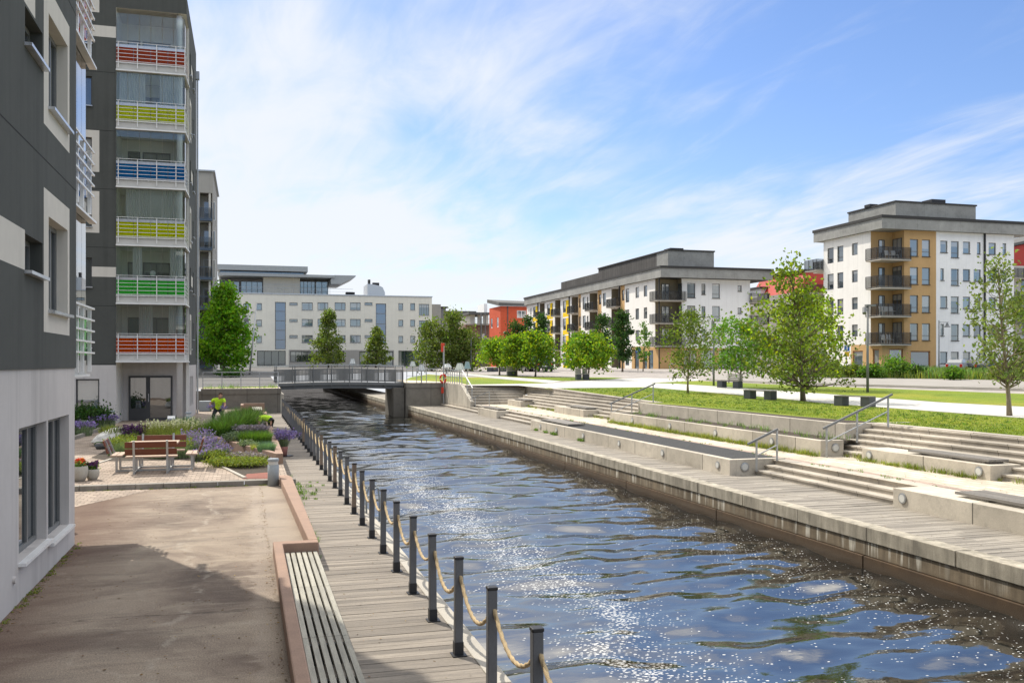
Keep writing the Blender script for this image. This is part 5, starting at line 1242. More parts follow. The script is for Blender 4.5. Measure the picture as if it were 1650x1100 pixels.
for k in (1,2,3,4):
    balcony(bv, XV-.55, YV-.55, xc0+.45, yrec+.1, FL[k]+.02, ('-x','-y'), .24, 1.12, gap=.13)
    window(bv, (XV,yrec,FL[k]), (1,0), (.95,.1,1.7,2.2), 'plain', 'frame', 'pane_side', -.06, .08)
    window(bv, (xc0,yrec,FL[k]), (0,-1), (yrec-YV-1.75,.1,yrec-YV-.35,2.3), 'vert', 'frame', 'pane', -.06, .08)
MT['plastic'] = plain('white_garden_plastic', (.68,.68,.66), .5, .05, 5, 0)
def garden_chair(par, x, y, z, mat):
    g = MB(); g.box(x-.25,y-.25,z+.4,x+.25,y+.25,z+.45); g.hexa([(x-.25,y+.2,z+.45),(x+.25,y+.2,z+.45),(x+.25,y+.26,z+.45),(x-.25,y+.26,z+.45),(x-.25,y+.32,z+.95),(x+.25,y+.32,z+.95),(x+.25,y+.37,z+.95),(x-.25,y+.37,z+.95)])
    for a in (-.22,.22):
        for c in (-.22,.22): g.bar((x+a,y+c,z),(x+a,y+c,z+.4),.04,.04)
    g.build('balcony_chair', MT[mat], par)
for k, xs in ((2,(.5,1.1,1.7)),(4,(1.2,2.0)),(1,(.7,1.4))):
    for dx in xs: garden_chair(bv, XV+dx, YV+.5, FL[k]+.02, 'plastic' if k != 3 else 'black')
zr0, zr1 = 16.95, 18.05
xA, xB = XV-.45, vx(1215); yA_, yB_ = YV-.6, yfar+1.3
g = MB(); g.box(xA, yA_, zr0, xB, yA_+.12, zr1, 0); g.box(xA, yA_+.12, zr0+.001, xA+.12, yB_, zr1-.001, 1); g.box(xA+.12, yA_+.12, zr0+.02, xB-.1, yB_-.05, zr0+.08, 2)
g.build('fascia', [MT['fascia'], MT['fascia_y'], MT['fascia']], bv)
MB().box(xA-.1, yA_-.1, zr1+.002, xB+.1, yB_+.1, zr1+.3).build('roof', MT['roof_dark'], bv)
ypb = YV+1.6; xa, xb = on_y(ypb, 1240+588/2.895)[0], on_y(ypb, 1240+962/2.895)[0]; zt = on_y(ypb, 1240+700/2.895, 300+80/2.895)[1]
MB().box(xa, ypb, zr1+.3, xb, yfar-.5, zt).build('attic_box', MT['fascia'], bv); MB().box(xa-.1, ypb-.1, zt+.002, xb+.1, yfar-.4, zt+.16).build('attic_roof', MT['roof_dark'], bv)
xq = on_y(ypb, 1240+820/2.895)[0]; MB().box(xq-.9,ypb+1,zt+.16,xq+.9,ypb+2.6,zt+.75).build('roof_vent', MT['black'], bv); xq = on_y(ypb, 1240+600/2.895)[0]; MB().box(xq-.5,ypb+4,zt+.16,xq+.5,ypb+5,zt+.45).build('roof_vent', MT['black'], bv)
MB().bar((vx(1001),YV-.1,z0),(vx(1001),YV-.1,zr0+.7),.16,.16).build('downpipe', MT['black'], bv)
balcony(bv, XV+.8, yfar+.02, XV+4, yfar+3.2, FL[4]-.1, ('-x','+y'), .22, 1.1); balcony(bv, XV-.9, yfar+.02, XV+1, yfar+2.4, FL[4]-.1, ('-x','-y'), .2, 1.1)
# neighbours behind
Yq = 118; x0, x1 = on_y(Yq,1283)[0], on_y(Yq,1345)[0]; z1 = on_y(Yq,1305,436)[1]
h = simple_house('dark house with a red metal clad attic behind the white and ochre block', x0, x1, Yq, Yq+14, 2.2, z1-3.2, ['grey_r'], [(1+3*i, 1.5+3*k, 2.4+3*i, 3.2+3*k) for i in range(2) for k in range(3)], roof=None)
g = MB(); xm = (x0*.45+x1*.55); g.hexa([(x0+.5,Yq-.3,z1-3.2),(x1,Yq-.3,z1-3.2),(x1,Yq+14,z1-3.2),(x0+.5,Yq+14,z1-3.2),(xm-1.4,Yq+.6,z1),(x1,Yq+.6,z1+.6),(x1,Yq+13,z1+.6),(xm-1.4,Yq+13,z1)]); g.build('attic', MT['red_roof'], h)
MB().box(xm-1.9,Yq+.3,z1+.01,x1+.3,Yq+13.4,z1+.25).build('roof', MT['roof_dark'], h)
balcony(h, x0+.3, Yq-1.2, x1-.3, Yq-.02, z1-3.2, ('-x','-y'), .2, 1.1)
Yq = 96; x0 = on_y(Yq,1633)[0]; z1 = on_y(Yq,1645,398)[1]
h = simple_house('beige house with a red attic at the right edge of the view', x0, x0+18, Yq, Yq+12, 2.0, z1-2.4, ['cream'], [(1.2+3.4*i, 1.2+3*k, 2.6+3.4*i, 3+3*k) for i in range(4) for k in range(4)], roof=None)
g = MB(); g.hexa([(x0,Yq,z1-2.4),(x0+18,Yq,z1-2.4),(x0+18,Yq+12,z1-2.4),(x0,Yq+12,z1-2.4),(x0,Yq,z1),(x0+18,Yq,z1+4),(x0+18,Yq+12,z1+4),(x0,Yq+12,z1)]); g.build('attic', MT['red_roof'], h)
g = MB(); g.hexa([(x0-.5,Yq-.4,z1+.01),(x0+18,Yq-.4,z1+4.01),(x0+18,Yq+12,z1+4.01),(x0-.5,Yq+12,z1+.01),(x0-.5,Yq-.4,z1+.35),(x0+18,Yq-.4,z1+4.35),(x0+18,Yq+12,z1+4.35),(x0-.5,Yq+12,z1+.35)]); g.build('roof', MT['roof_felt'], h)
for k in range(1, 5): balcony(h, x0-1.3, Yq-1.2, x0+3, Yq-.02, 2+2.95*k, ('-x','-y'), .2, 1.1)
Yq = 128; x0, x1 = on_y(Yq,1226)[0], on_y(Yq,1300)[0]; z1 = on_y(Yq,1260,466)[1]
h = simple_house('white house with dark balconies glimpsed between the two blocks', x0, x1, Yq, Yq+14, 2.2, z1, ['white_cool'], [(1+3.2*i, 1.2+3*k, 2.3+3.2*i, 2.9+3*k) for i in range(4) if 3.2*i+2.5 < x1-x0 for k in range(4)], fm='frame', pm='pane_side')
for k in range(1, 4): balcony(h, x0+.2, Yq-1.3, x0+4.2, Yq-.02, 2.3+3*k, ('-x','-y'), .2, 1.1)
# ---------------------------------------------------------------- pink upstand and sunken bench
g = MB()
g.prism([(.77,24.0),(.94,15.12),(1.085,15.12),(1.07,23.6),(1.0,24.0)], -.4, .2)
g.prism([(.39,15.12),(.40,8.0),(.545,8.0),(.535,14.9),(1.085,14.9),(1.085,15.118),(.94,15.118)], -.4, .197)
g.prism([(.40,-6),(.545,-6),(.545,7.99),(.40,7.99)], -.4, .197)
tag(g.build('upstand', MT['pink_curb'], bevel=.018), 'pinkish concrete upstand stepping round the sunken bench', 'kerb wall')
b = thing('slatted_bench', 'long greyed slatted bench sunk against the pink upstand in the foreground', 'bench', (.8, 14.8, -.2))
g = MB(); y = 14.86
while y > -5:
    for i in range(6): x = .57+i*.085; g.box(x, y-2.33, .02, x+.058, y, .062)
    y -= 2.34
g.build('seat_slats', MT['bench_wood'], b)
y = 14.7
while y > 6: MB().box(.56, y-.06, -.3, 1.06, y, .018).build('bearer', MT['black'], b); y -= 1.15
# ---------------------------------------------------------------- rope posts
ORD = 'nearest,second,third,fourth,fifth,sixth,seventh,eighth,ninth,tenth,eleventh,twelfth,thirteenth,fourteenth,fifteenth,sixteenth,seventeenth,eighteenth,nineteenth,twentieth'.split(',')
def ordinal(i, n):
    if i < 20: return (ORD[i]+' from the camera') if i else 'nearest to the camera'
    j = n-1-i; return ('farthest, next to the terrace wall' if j == 0 else ORD[j]+' from the far end')
proto = thing('rope_post', 'x', 'post', (0,0,-.2), 0, 'rope posts along the left quay')
MB().box(-.045,-.045,.0,.045,.045,1.05).build('post_body', MT['post'], proto, world=False, bevel=.008)
MB().box(-.05,-.05,1.05,.05,.05,1.082).build('cap', MT['black'], proto, world=False, bevel=.008)
g = MB(); g.box(-.05,-.05,.0,.05,.05,.15); g.box(-.075,-.085,0,.085,.085,.012); g.build('foot_shoe', MT['black'], proto, world=False)
rp = None
NP = 37; ys = [5.72+1.425*i for i in range(NP)]
px_ = lambda y: 2.235-.0042*(y-9)
def rope_mesh(L, sag=.30):
    g = MB(); n = 90; k = 12; base = []
    for i in range(n+1):
        t = i/n; y = L*t; z = -sag*(1-(2*t-1)**2)
        dz = sag*4*(2*t-1)/L; T = Vector((0,1,dz)).normalized(); u = Vector((1,0,0)); v = T.cross(u)
        for j in range(k):
            a = 2*PI*j/k; r = .0185*(1+.20*math.cos(3*a-i*.85)); g.v.append(tuple(Vector((0,y,z))+(u*math.cos(a)+v*math.sin(a))*r))
    for i in range(n):
        for j in range(k): j2 = (j+1) % k; g.f.append((i*k+j, i*k+j2, (i+1)*k+j2, (i+1)*k+j)); g.m.append(0)
    return g.mesh('rope', MT['rope'], True)
rm = rope_mesh(1.43); brown = {10, 13, 16, 22}
for i, y in enumerate(ys):
    loc = (px_(y), y, -.2); lab = ('brownish weathered' if i in brown else 'grey square') + ' rope post, ' + ordinal(i, NP)
    o = proto if i == 0 else dup(proto, loc)
    o.location = loc; o['label'] = lab; o.rotation_euler = (rr.uniform(-.006,.006), rr.uniform(-.008,.008), 0)
    if i in brown:
        c = [q for q in o.children if q.name.startswith('post_body')][0]; c.data = c.data.copy(); c.data.materials.clear(); c.data.materials.append(MT['post_brown'])
    if i < NP-1:
        r = bpy.data.objects.new('rope', rm); COL.objects.link(r); r.location = (px_(y)+.02, y, .70); r.scale = (1, 1, rr.uniform(.86,1.2))
        r.rotation_euler = (0, 0, math.atan2(px_(y)-px_(ys[i+1]), 1.43)); tag(r, 'tan rope sagging beyond the post ' + ordinal(i, NP), 'rope', 'ropes between the quay posts')
l = thing('swim_ladder', 'blue grey steel ladder hooked over the left quay edge between the posts', 'ladder', (2.56, 19.6, -.2))
for y in (19.35, 19.95):
    MB().tube([(2.45,y,-.19),(2.45,y,.2),(2.5,y,.36),(2.6,y,.42),(2.7,y,.33),(2.73,y,.1),(2.73,y,-1.3)], .022, 8).build('stringer', MT['bollard'], l, smooth=True)
for z in (-.4,-.65,-.9): MB().tube([(2.73,19.35,z),(2.73,19.95,z)], .018, 8).build('rung', MT['bollard'], l)

# ---------------------------------------------------------------- garden court furniture
t = thing('picnic_table', 'red brown picnic table with four attached bench seats on steel legs', 'picnic table', (-2.4, 27.1, .1))
tx0, tx1, ty0, ty1, zb = -3.02, -1.78, 26.55, 27.6, .1
cx, cy = -2.4, 27.1
def planks(name, mat, x0, x1, y0, y1, z, n, along, th=.04, gap=.012):
    g = MB()
    for i in range(n):
        if along == 'x': a = y0+(y1-y0)*i/n; g.box(x0,a+gap/2,z,x1,a+(y1-y0)/n-gap/2,z+th)
        else: a = x0+(x1-x0)*i/n; g.box(a+gap/2,y0,z,a+(x1-x0)/n-gap/2,y1,z+th)
    return g.build(name, MT[mat], t, bevel=.006)
planks('table_top', 'top_wood', cx-.66, cx+.60, cy-.45, cy+.45, zb+.72, 6, 'x')
def back(name, mat, a, b, axis, lean):
    """two horizontal planks forming a backrest from a to b (at seat edge), leaning outwards"""
    g = MB()
    for k in range(2):
        z0, z1 = zb+.50+k*.19, zb+.66+k*.19; f0, f1 = lean*(.50+k*.19-.45), lean*(.66+k*.19-.45)
        if axis == 'x': g.hexa([(a[0],a[1]+f0-.02,z0),(b[0],a[1]+f0-.02,z0),(b[0],a[1]+f0+.02,z0),(a[0],a[1]+f0+.02,z0),(a[0],a[1]+f1-.02,z1),(b[0],a[1]+f1-.02,z1),(b[0],a[1]+f1+.02,z1),(a[0],a[1]+f1+.02,z1)])
        else: g.hexa([(a[0]+f0-.02,a[1],z0),(a[0]+f0+.02,a[1],z0),(a[0]+f0+.02,b[1],z0),(a[0]+f0-.02,b[1],z0),(a[0]+f1-.02,a[1],z1),(a[0]+f1+.02,a[1],z1),(a[0]+f1+.02,b[1],z1),(a[0]+f1-.02,b[1],z1)])
    g.build('backrest', MT[mat], t, bevel=.006)
planks('seat', 'top_wood', cx-.66, cx+.62, cy-.98, cy-.66, zb+.42, 2, 'x'); back('front', 'red_wood', (cx-.66,cy-1.0), (cx+.62,cy-1.0), 'x', -.22)
planks('seat', 'top_wood', cx-.60, cx+.70, cy+.80, cy+1.12, zb+.42, 2, 'x'); back('far', 'red_wood', (cx-.60,cy+1.15), (cx+.72,cy+1.15), 'x', .22)
planks('seat', 'top_wood_y', cx-1.10, cx-.78, cy-.5, cy+.5, zb+.42, 2, 'y'); back('l', 'red_wood_y', (cx-1.13,cy-.5), (cx-1.13,cy+.5), 'y', -.32)
planks('seat', 'top_wood_y', cx+.80, cx+1.12, cy-.5, cy+.5, zb+.42, 2, 'y'); back('r', 'red_wood_y', (cx+1.14,cy-.5), (cx+1.14,cy+.5), 'y', .28)
g = MB()
for x in (cx-.44, cx+.38):
    g.bar((x,cy-1.02,zb),(x,cy-1.02,zb+.46),.055,.055); g.bar((x,cy-1.02,zb+.46),(x,cy-1.11,zb+.88),.055,.04); g.bar((x,cy-.7,zb+.06),(x,cy-.7,zb+.42),.055,.055); g.bar((x,cy-1.02,zb+.04),(x,cy+.9,zb+.04),.055,.05); g.bar((x,cy+1.0,zb),(x,cy+1.0,zb+.42),.055,.055)
    g.bar((x,cy+1.1,zb+.4),(x,cy+1.22,zb+.9),.055,.04); g.bar((x,cy-.38,zb+.05),(x,cy-.38,zb+.72),.05,.05); g.bar((x,cy+.38,zb+.05),(x,cy+.38,zb+.72),.05,.05)
for x, s in ((cx-.94,-1),(cx+.96,1)):
    g.bar((x,cy-.38,zb),(x,cy-.38,zb+.42),.055,.055); g.bar((x,cy+.38,zb),(x,cy+.38,zb+.42),.055,.055); g.bar((x,cy-.38,zb+.04),(cx,cy-.38,zb+.04),.05,.05); g.bar((x,cy+.38,zb+.04),(cx,cy+.38,zb+.04),.05,.05)
    for yy in (cy-.3, cy+.3): g.bar((x+s*.12,yy,zb+.42),(x+s*.30,yy,zb+.86),.05,.04)
g.build('steel_frame', MT['steel'], t)
def bollard(x, y, z, label, h=.78, r=.12):
    b = thing('bollard_light', label, 'bollard', (x,y,z)); MB().lathe([(0,0),(r,0),(r,h*.76),(r*.92,h*.77)], 20, 0, (x,y,z)).build('body', MT['bollard'], b, smooth=True)
    MB().lathe([(r*.86,h*.77),(r*.86,h*.9)], 20, 0, (x,y,z)).build('lens', MT['lens'], b, smooth=True)
    MB().lathe([(r*1.0,h*.9),(r*1.02,h*.97),(r*.9,h),(0,h)], 20, 0, (x,y,z)).build('cap', MT['bollard'], b); return b
bollard(.62, 23.55, 0, 'bluish grey bollard light at the corner of the pink upstand', .67, .135)
bollard(-5.86, 45.2, .1, 'bluish grey bollard light beside the entrance door', .78, .14)
bollard(-2.5, 43.6, .1, 'bluish grey bollard light in front of the white column', .74, .13)
s = thing('path_light', 'short black post carrying a silver box lamp among the grasses', 'lamp', (-3.1,42.3,.1))
MB().bar((-3.1,42.3,.1),(-3.1,42.3,.45),.09,.09).build('post', MT['black'], s); g = MB(); g.tube([(-3.26,42.3,.60),(-2.95,42.3,.60)], .165, 18); g.build('lamp_head', MT['alu'], s); MB().tube([(-2.95,42.3,.60),(-2.91,42.3,.60)], .175, 18).build('end_cap', MT['black'], s)
def bowl(x, y, r, h, label, fl):
    b = thing('flower_bowl', label, 'planter', (x,y,.1)); MB().lathe([(0,0),(r*.62,0),(r*.9,h*.35),(r,h*.65),(r*.93,h*.95),(r*.88,h),(r*.8,h*.98),(r*.75,h*.9),(0,h*.9)], 24, 0, (x,y,.1)).build('bowl', MT['bowl'], b, smooth=True)
    return b
MT['bowl'] = plain('cast_stone', (.42,.40,.35), .85, .12, 4, .3, 70)
bowl(-3.98, 24.95, .22, .37, 'larger round stone bowl of red flowers near the house corner', 0); bowl(-3.70, 25.15, .165, .27, 'smaller round stone bowl of purple and red flowers', 0)
MB_ = MB().box(-2.78,58.9,.1,-2.1,59.7,.72); tag(MB_.build('meter_cabinet', MT['bollard'], bevel=.03), 'small grey cabinet standing against the terrace wall', 'cabinet')
b = thing('slatted_bench', 'weathered bench at the far end of the planted court', 'bench', (.4, 57.4, .1))
g = MB(); g.box(-.35,57.2,.1,-.2,55.2,.62); g.box(-.2,57.3,.1,1.0,57.5,.62); g.build('upstand', MT['pink_curb'], b); g = MB()
for i in range(5): g.box(.3+i*.11,53.5,.36,.38+i*.11,57.2,.42)
g.box(.32,53.6,.1,.8,53.7,.35); g.box(.32,57.0,.1,.8,57.1,.35); g.build('seat', MT['bench_wood'], b)
# raised planter of pinkish concrete
p = thing('raised_planter', 'raised pinkish concrete planter full of grasses between court and boardwalk', 'planter', (.78, 27.7, .1))
g = MB(); pts = [(-1.18,34.6),(.76,27.6),(.98,27.6),(.98,52.5),(.4,52.5)]
def wallseg(a, b, th, h): 
    a, b = Vector((*a,0)), Vector((*b,0)); n = Vector((-(b-a).y,(b-a).x,0)).normalized()*th
    g.hexa([tuple(q+Vector((0,0,z))) for z in (-.3,h) for q in (a,b,b+n,a+n)])
wallseg((-1.2,34.7),(.80,27.6),.18,.40); g.box(.80,27.62,-.3,1.0,52,.398); g.hexa([(-1.2,34.72,-.3),(-1.02,34.72,-.3),(-.82,45,-.3),(-1.0,45,-.3),(-1.2,34.72,.396),(-1.02,34.72,.396),(-.82,45,.396),(-1.0,45,.396)])
g.build('wall', MT['pink_curb'], p); g = MB(); g.poly([(-1.05,34.8,.33),(.80,28.0,.33),(.80,52,.33),(-.85,45,.33)]); g.build('soil_fill', MT['soil'], p)
# planting beds on the ground
g = MB(); g.poly([(-.1,24.35,.106),(.72,24.2,.106),(.78,27.5,.106),(-1.2,34.6,.106),(-1.25,43,.106),(-4.2,42.5,.106),(-4.6,31,.106),(-3.9,29.8,.106),(-1.9,29.6,.106),(-1.0,28.6,.106)]); struct(g.build('flower_bed', MT['soil']), 'dark soil of the planting bed behind the picnic table', 'soil')
g = MB(); g.poly([(-.1,24.3,.11),(.75,24.15,.11),(.78,25.6,.11),(.0,25.3,.11)]); struct(g.build('gravel', MT['red_gravel']), 'red gravel margin at the front of the planting bed', 'gravel')
g = MB(); g.poly([(-12,39.5,.106),(-6.3,39.3,.106),(-5.95,43.5,.106),(-6.3,47.5,.106),(-12,47.5,.106)]); struct(g.build('flower_bed', MT['soil']), 'dark soil of the bed under the ground floor window', 'soil')
g = MB()
for a, c in (((-6.32,38.5),(-6.1,43.0)),((-6.1,43.02),(-6.4,47.5)),((-12,38.4),(-6.34,38.5))): g.bar((a[0],a[1],.16),(c[0],c[1],.16),.14,.14)
tag(g.build('kerb', MT['granite']), 'low granite kerb round the bed under the ground floor window', 'kerb')
g = MB(); g.bar((-4.6,26.3,.1),(-3.95,30.4,.1),.09,.05); g.bar((-.05,24.4,.11),(-1.05,28.9,.11),.09,.05); struct(g.build('edging', MT['concrete']), 'pale edging strips between pavers and planting', 'edging')

# ---------------------------------------------------------------- plants
def arr_mesh(name, V, Fc, mats, midx=None):
    me = bpy.data.meshes.new(name); me.from_pydata(V.tolist(), [], Fc.tolist() if hasattr(Fc, 'tolist') else Fc)
    for m in (mats if isinstance(mats, (list,tuple)) else [mats]): me.materials.append(m)
    if midx is not None: me.polygons.foreach_set('material_index', midx)
    return me
def link(name, me, par=None, loc=(0,0,0)):
    o = bpy.data.objects.new(name, me); COL.objects.link(o); o.parent = par; o.location = loc; return o
def blades(n, rx, ry, h, w, lean=.5, rs=RS, droop=.6, hvar=.35):
    """n curved grass blades rooted in an ellipse, each two quads"""
    a = rs.rand(n)*2*PI; r = np.sqrt(rs.rand(n)); bx, by = rx*r*np.cos(a), ry*r*np.sin(a)
    d = a+rs.normal(0,.8,n); L = h*(1-hvar*rs.rand(n)); k = lean*(.15+.85*r)*rs.uniform(.4,1.3,n)
    dx, dy = np.cos(d), np.sin(d); px, py = -dy*w/2, dx*w/2
    V = np.zeros((n,6,3))
    for i, (t, ww) in enumerate(((0,1),(.55,.8),(1,.12))):
        out = L*k*(t**1.7); z = L*(t - droop*k*k*t*t*.6)
        V[:,2*i,0] = bx+dx*out-px*ww; V[:,2*i,1] = by+dy*out-py*ww; V[:,2*i,2] = z
        V[:,2*i+1,0] = bx+dx*out+px*ww; V[:,2*i+1,1] = by+dy*out+py*ww; V[:,2*i+1,2] = z
    b = (np.arange(n)*6)[:,None]; Fc = np.concatenate([b+np.array([[0,1,3,2]]), b+np.array([[2,3,5,4]])], 0)
    tips = np.stack([(V[:,4]+V[:,5])/2, (V[:,2]+V[:,3])/2], 1)
    return V.reshape(-1,3), Fc, tips
def cards(C_, size, rs=RS, up=.35, asp=1.5):
    """leaf quads centred on the points C_, random facing"""
    n = len(C_); th = rs.rand(n)*2*PI; ph = np.arccos(np.clip(rs.uniform(-.35,1,n),-1,1))
    N = np.stack([np.sin(ph)*np.cos(th), np.sin(ph)*np.sin(th), np.cos(ph)], 1)
    R = rs.normal(size=(n,3)); A = np.cross(N, R); A /= np.linalg.norm(A,axis=1)[:,None]+1e-9; B = np.cross(N, A)
    s = (size*rs.uniform(.6,1.35,n))[:,None]; A = A*s*asp*.5; B = B*s*.5
    V = np.stack([C_-A, C_-B*.9+A*.1, C_+A, C_+B*.9+A*.1], 1).reshape(-1,3)
    Fc = (np.arange(n)*4)[:,None]+np.array([[0,1,2,3]]); return V, Fc
def grass_plant(name, label, cat, x, y, z, rx, ry, h, n, mat, w=.012, lean=.5, flower=None, fn=0, fs=.03, group=None, fh=.25, seed=None):
    rs = np.random.RandomState(seed if seed is not None else int(abs(x*131+y*17)) % 9999)
    V, Fc, tips = blades(n, rx, ry, h, w, lean, rs)
    p = thing(name, label, cat, (x,y,z), 0, group)
    link('foliage', arr_mesh('foliage', V, Fc, MT[mat]), p)
    if flower:
        m = fn; V2, F2, t2 = blades(m, rx*.95, ry*.95, h*1.12, .006, lean*.8, rs, hvar=.25)
        link('flower_stems', arr_mesh('flower_stems', V2, F2, MT[mat]), p)
        seg = 7; pts = []
        for i in range(seg): tt = 1-fh*i/seg; pts.append(t2[:,0]*(1-(1-tt)/.45)+t2[:,1]*((1-tt)/.45) if tt > .55 else t2[:,1])
        pts = np.concatenate(pts, 0)+rs.normal(0, fs*.35, (m*seg,3)); Vc, Fq = cards(pts, fs, rs)
        link('flowers', arr_mesh('flowers', Vc, Fq, MT[flower]), p)
    return p
def shrub(name, label, cat, x, y, z, rx, ry, h, n, mat, leafs=.07, stems=True, group=None, extra=None, seed=None, lump=14):
    rs = np.random.RandomState(seed if seed is not None else int(abs(x*131+y*17)) % 9999)
    p = thing(name, label, cat, (x,y,z), 0, group)
    K = lump; th = rs.rand(K)*2*PI; u = rs.rand(K)**.5
    cc = np.stack([rx*.72*u*np.cos(th), ry*.72*u*np.sin(th), h*(.32+.5*rs.rand(K)*(1-.45*u))], 1)
    idx = rs.randint(0, K, n); pts = cc[idx]+rs.normal(0, 1, (n,3))*np.array([rx*.26, ry*.26, h*.17]); pts[:,2] = np.abs(pts[:,2])+.02
    V, Fc = cards(pts, leafs, rs); link('foliage', arr_mesh('foliage', V, Fc, MT[mat]), p)
    if extra:
        m2, k, s = extra; top = pts[np.argsort(-pts[:,2]+rs.normal(0,h*.2,n))[:k]]+np.array([0,0,.03]); V, Fc = cards(top, s, rs); link('flowers', arr_mesh('flowers', V, Fc, MT[m2]), p)
    if stems:
        g = MB()
        for c in cc[:7]: g.tube([(0,0,0),(c[0]*.4,c[1]*.4,c[2]*.5),tuple(c)], [.02,.014,.006], 5)
        g.build('stems', MT['bark'], p, world=False)
    return p
GP = lambda px, py, z=.1: ground(px, py, z)
# raised planter
for i, (px, py, h, r, lab) in enumerate(((350,703,.75,.7,'dark green ornamental grass at the left tip of the raised planter'),(370,700,.95,.75,'arching green ornamental grass left of the middle of the raised planter'),(390,696,1.05,.8,'tallest arching ornamental grass in the middle of the raised planter'),(383,683,.80,.7,'green ornamental grass at the feet of the standing gardener'),(402,684,.9,.75,'feathery green grass behind the tallest clump in the raised planter'))):
    x, y = GP(px, py, .33); grass_plant('ornamental_grass', lab, 'grass clump', x, y, .33, r*.55, r*.6, h, 950, 'gr_green' if i != 3 else 'gr_dark', .021, 1.15, group='grasses in the raised planter')
x, y = GP(414, 716, .33); grass_plant('sedge_clump', 'dense dark green spiky clump near the planter corner', 'grass clump', x-.05, y+.2, .33, .5, .5, .48, 2200, 'gr_dark', .011, .45)
x, y = GP(404, 702, .33); grass_plant('lavender', 'hazy mauve lavender between the grasses and the bending gardener', 'lavender', x, y, .33, .62, .5, .36, 700, 'gr_silver', .008, .4, 'fl_mauve', 330, .045)
x, y = GP(380, 713, .33); shrub('silver_shrub', 'rounded silvery green mound on the edge of the raised planter', 'shrub', x, y, .33, .42, .42, .36, 1500, 'gr_silver', .05, False)
x, y = GP(401, 720, .33); shrub('silver_shrub', 'smaller blue green mound spilling over the planter edge', 'shrub', x, y, .33, .30, .26, .22, 900, 'gr_silver', .04, False)
x, y = GP(429, 727, .33); grass_plant('fescue', 'blue green tuft of fescue at the front corner of the planter', 'grass clump', x, y, .33, .26, .3, .34, 900, 'gr_blue', .008, .6)
x, y = GP(416, 724, .33); grass_plant('dry_grass', 'straw coloured tuft at the planter edge', 'grass clump', x, y, .33, .22, .2, .2, 400, 'gr_pale', .01, .7)
# potted lavender on the boardwalk
pt = thing('flower_pot', 'pink glazed pot on the boardwalk beside the planter', 'flower pot', (1.2, 33.0, -.2)); MB().lathe([(0,0),(.12,0),(.16,.30),(.17,.33),(.14,.33),(.13,.28),(0,.28)], 20, 0, (1.2,33,-.2)).build('pot', MT['pink_pot'], pt, smooth=True); MB().lathe([(0,0),(.24,0),(.26,.025),(0,.02)], 20, 0, (1.28,32.98,-.199)).build('saucer', MT['black'], pt)
grass_plant('lavender', 'bright purple lavender growing in the pink pot', 'lavender', 1.2, 33, .08, .13, .13, .62, 260, 'gr_silver', .009, .9, 'fl_purple', 120, .055, fh=.4)
# low bed in front of the planter
for i, (px, py, rx, h, m, lab, fl) in enumerate(((400,752,.62,.24,'gr_yel','yellow green heather cushion in front of the bollard light',None),(370,750,.6,.24,'gr_yel','yellow green heather cushion in the middle of the low bed',None),(415,743,.5,.17,'gr_yel','heather with faded mauve tips along the planter wall','fl_mauve'),(385,740,.5,.17,'gr_yel','second heather with faded mauve tips below the planter wall','fl_mauve'),(348,742,.4,.28,'gr_yel','low yellow green cushion where the bed meets the pavers',None))):
    x, y = GP(px, py, .1); shrub('heather', lab, 'heather', x, y, .1, rx, rx*1.05, h, 5200, m, .032, False, 'heathers in the low bed', (fl, 700, .045) if fl else None, lump=22)
for i, (px, py, rx, h, lab) in enumerate(((333,735,.42,.58,'purple catmint spilling behind the right hand bench seat'),(350,739,.38,.42,'purple catmint nearest the raised planter wall'),(318,728,.45,.7,'purple catmint behind the picnic table'),(322,742,.3,.3,'low purple catmint tuft at the foot of the right bench seat'))):
    x, y = GP(px, py, .1); grass_plant('catmint', lab, 'catmint', x, y, .1, rx*.8, rx*.8, h, 620, 'gr_silver', .016, .6, 'fl_purple', 80, .05, 'catmint around the picnic table', .5)
for i, (px, py, rx, h, m, lab) in enumerate(((285,727,.55,.8,'gr_yel','yellow green grass directly behind the picnic table'),(300,715,.6,.85,'gr_pale','straw tinted tall grass right of the box lamp'),(262,714,.6,.8,'gr_pale','straw tinted tall grass left of the box lamp'),(245,712,.5,.7,'gr_pale','pale wispy grass behind the dark purple sage'),(318,712,.5,.75,'gr_green','fresh green grass between lamp and raised planter'),(300,700,.5,.8,'gr_green','green grass at the back edge of the bed'))):
    x, y = GP(px, py, .1); grass_plant('tall_grass', lab, 'grass clump', x, y, .1, rx*.8, rx*.9, h, 850, m, .013, .45, 'fl_white' if m == 'gr_pale' else None, 60, .05, 'tall grasses behind the picnic table', .2)
for i, (px, py, lab) in enumerate(((198,733,'soft green lavender cushion behind the left bench seat'),(213,728,'soft green lavender cushion left of the picnic table top'),(240,735,'soft green lavender cushion half hidden by the far bench back'),(262,737,'soft green lavender cushion behind the middle of the far bench'),(285,737,'soft green lavender cushion behind the right end of the far bench'))):
    x, y = GP(px, py, .1); grass_plant('lavender', lab, 'lavender', x, y, .1, .45, .45, .55, 900, 'gr_silver', .01, .45, 'gr_yel', 150, .035, 'lavender cushions by the picnic table')
x, y = GP(218, 713); grass_plant('sage', 'dark purple flowering sage behind the table', 'sage', x, y, .1, .45, .4, .6, 300, 'gr_green', .014, .4, 'fl_dark', 140, .06, None, .5)
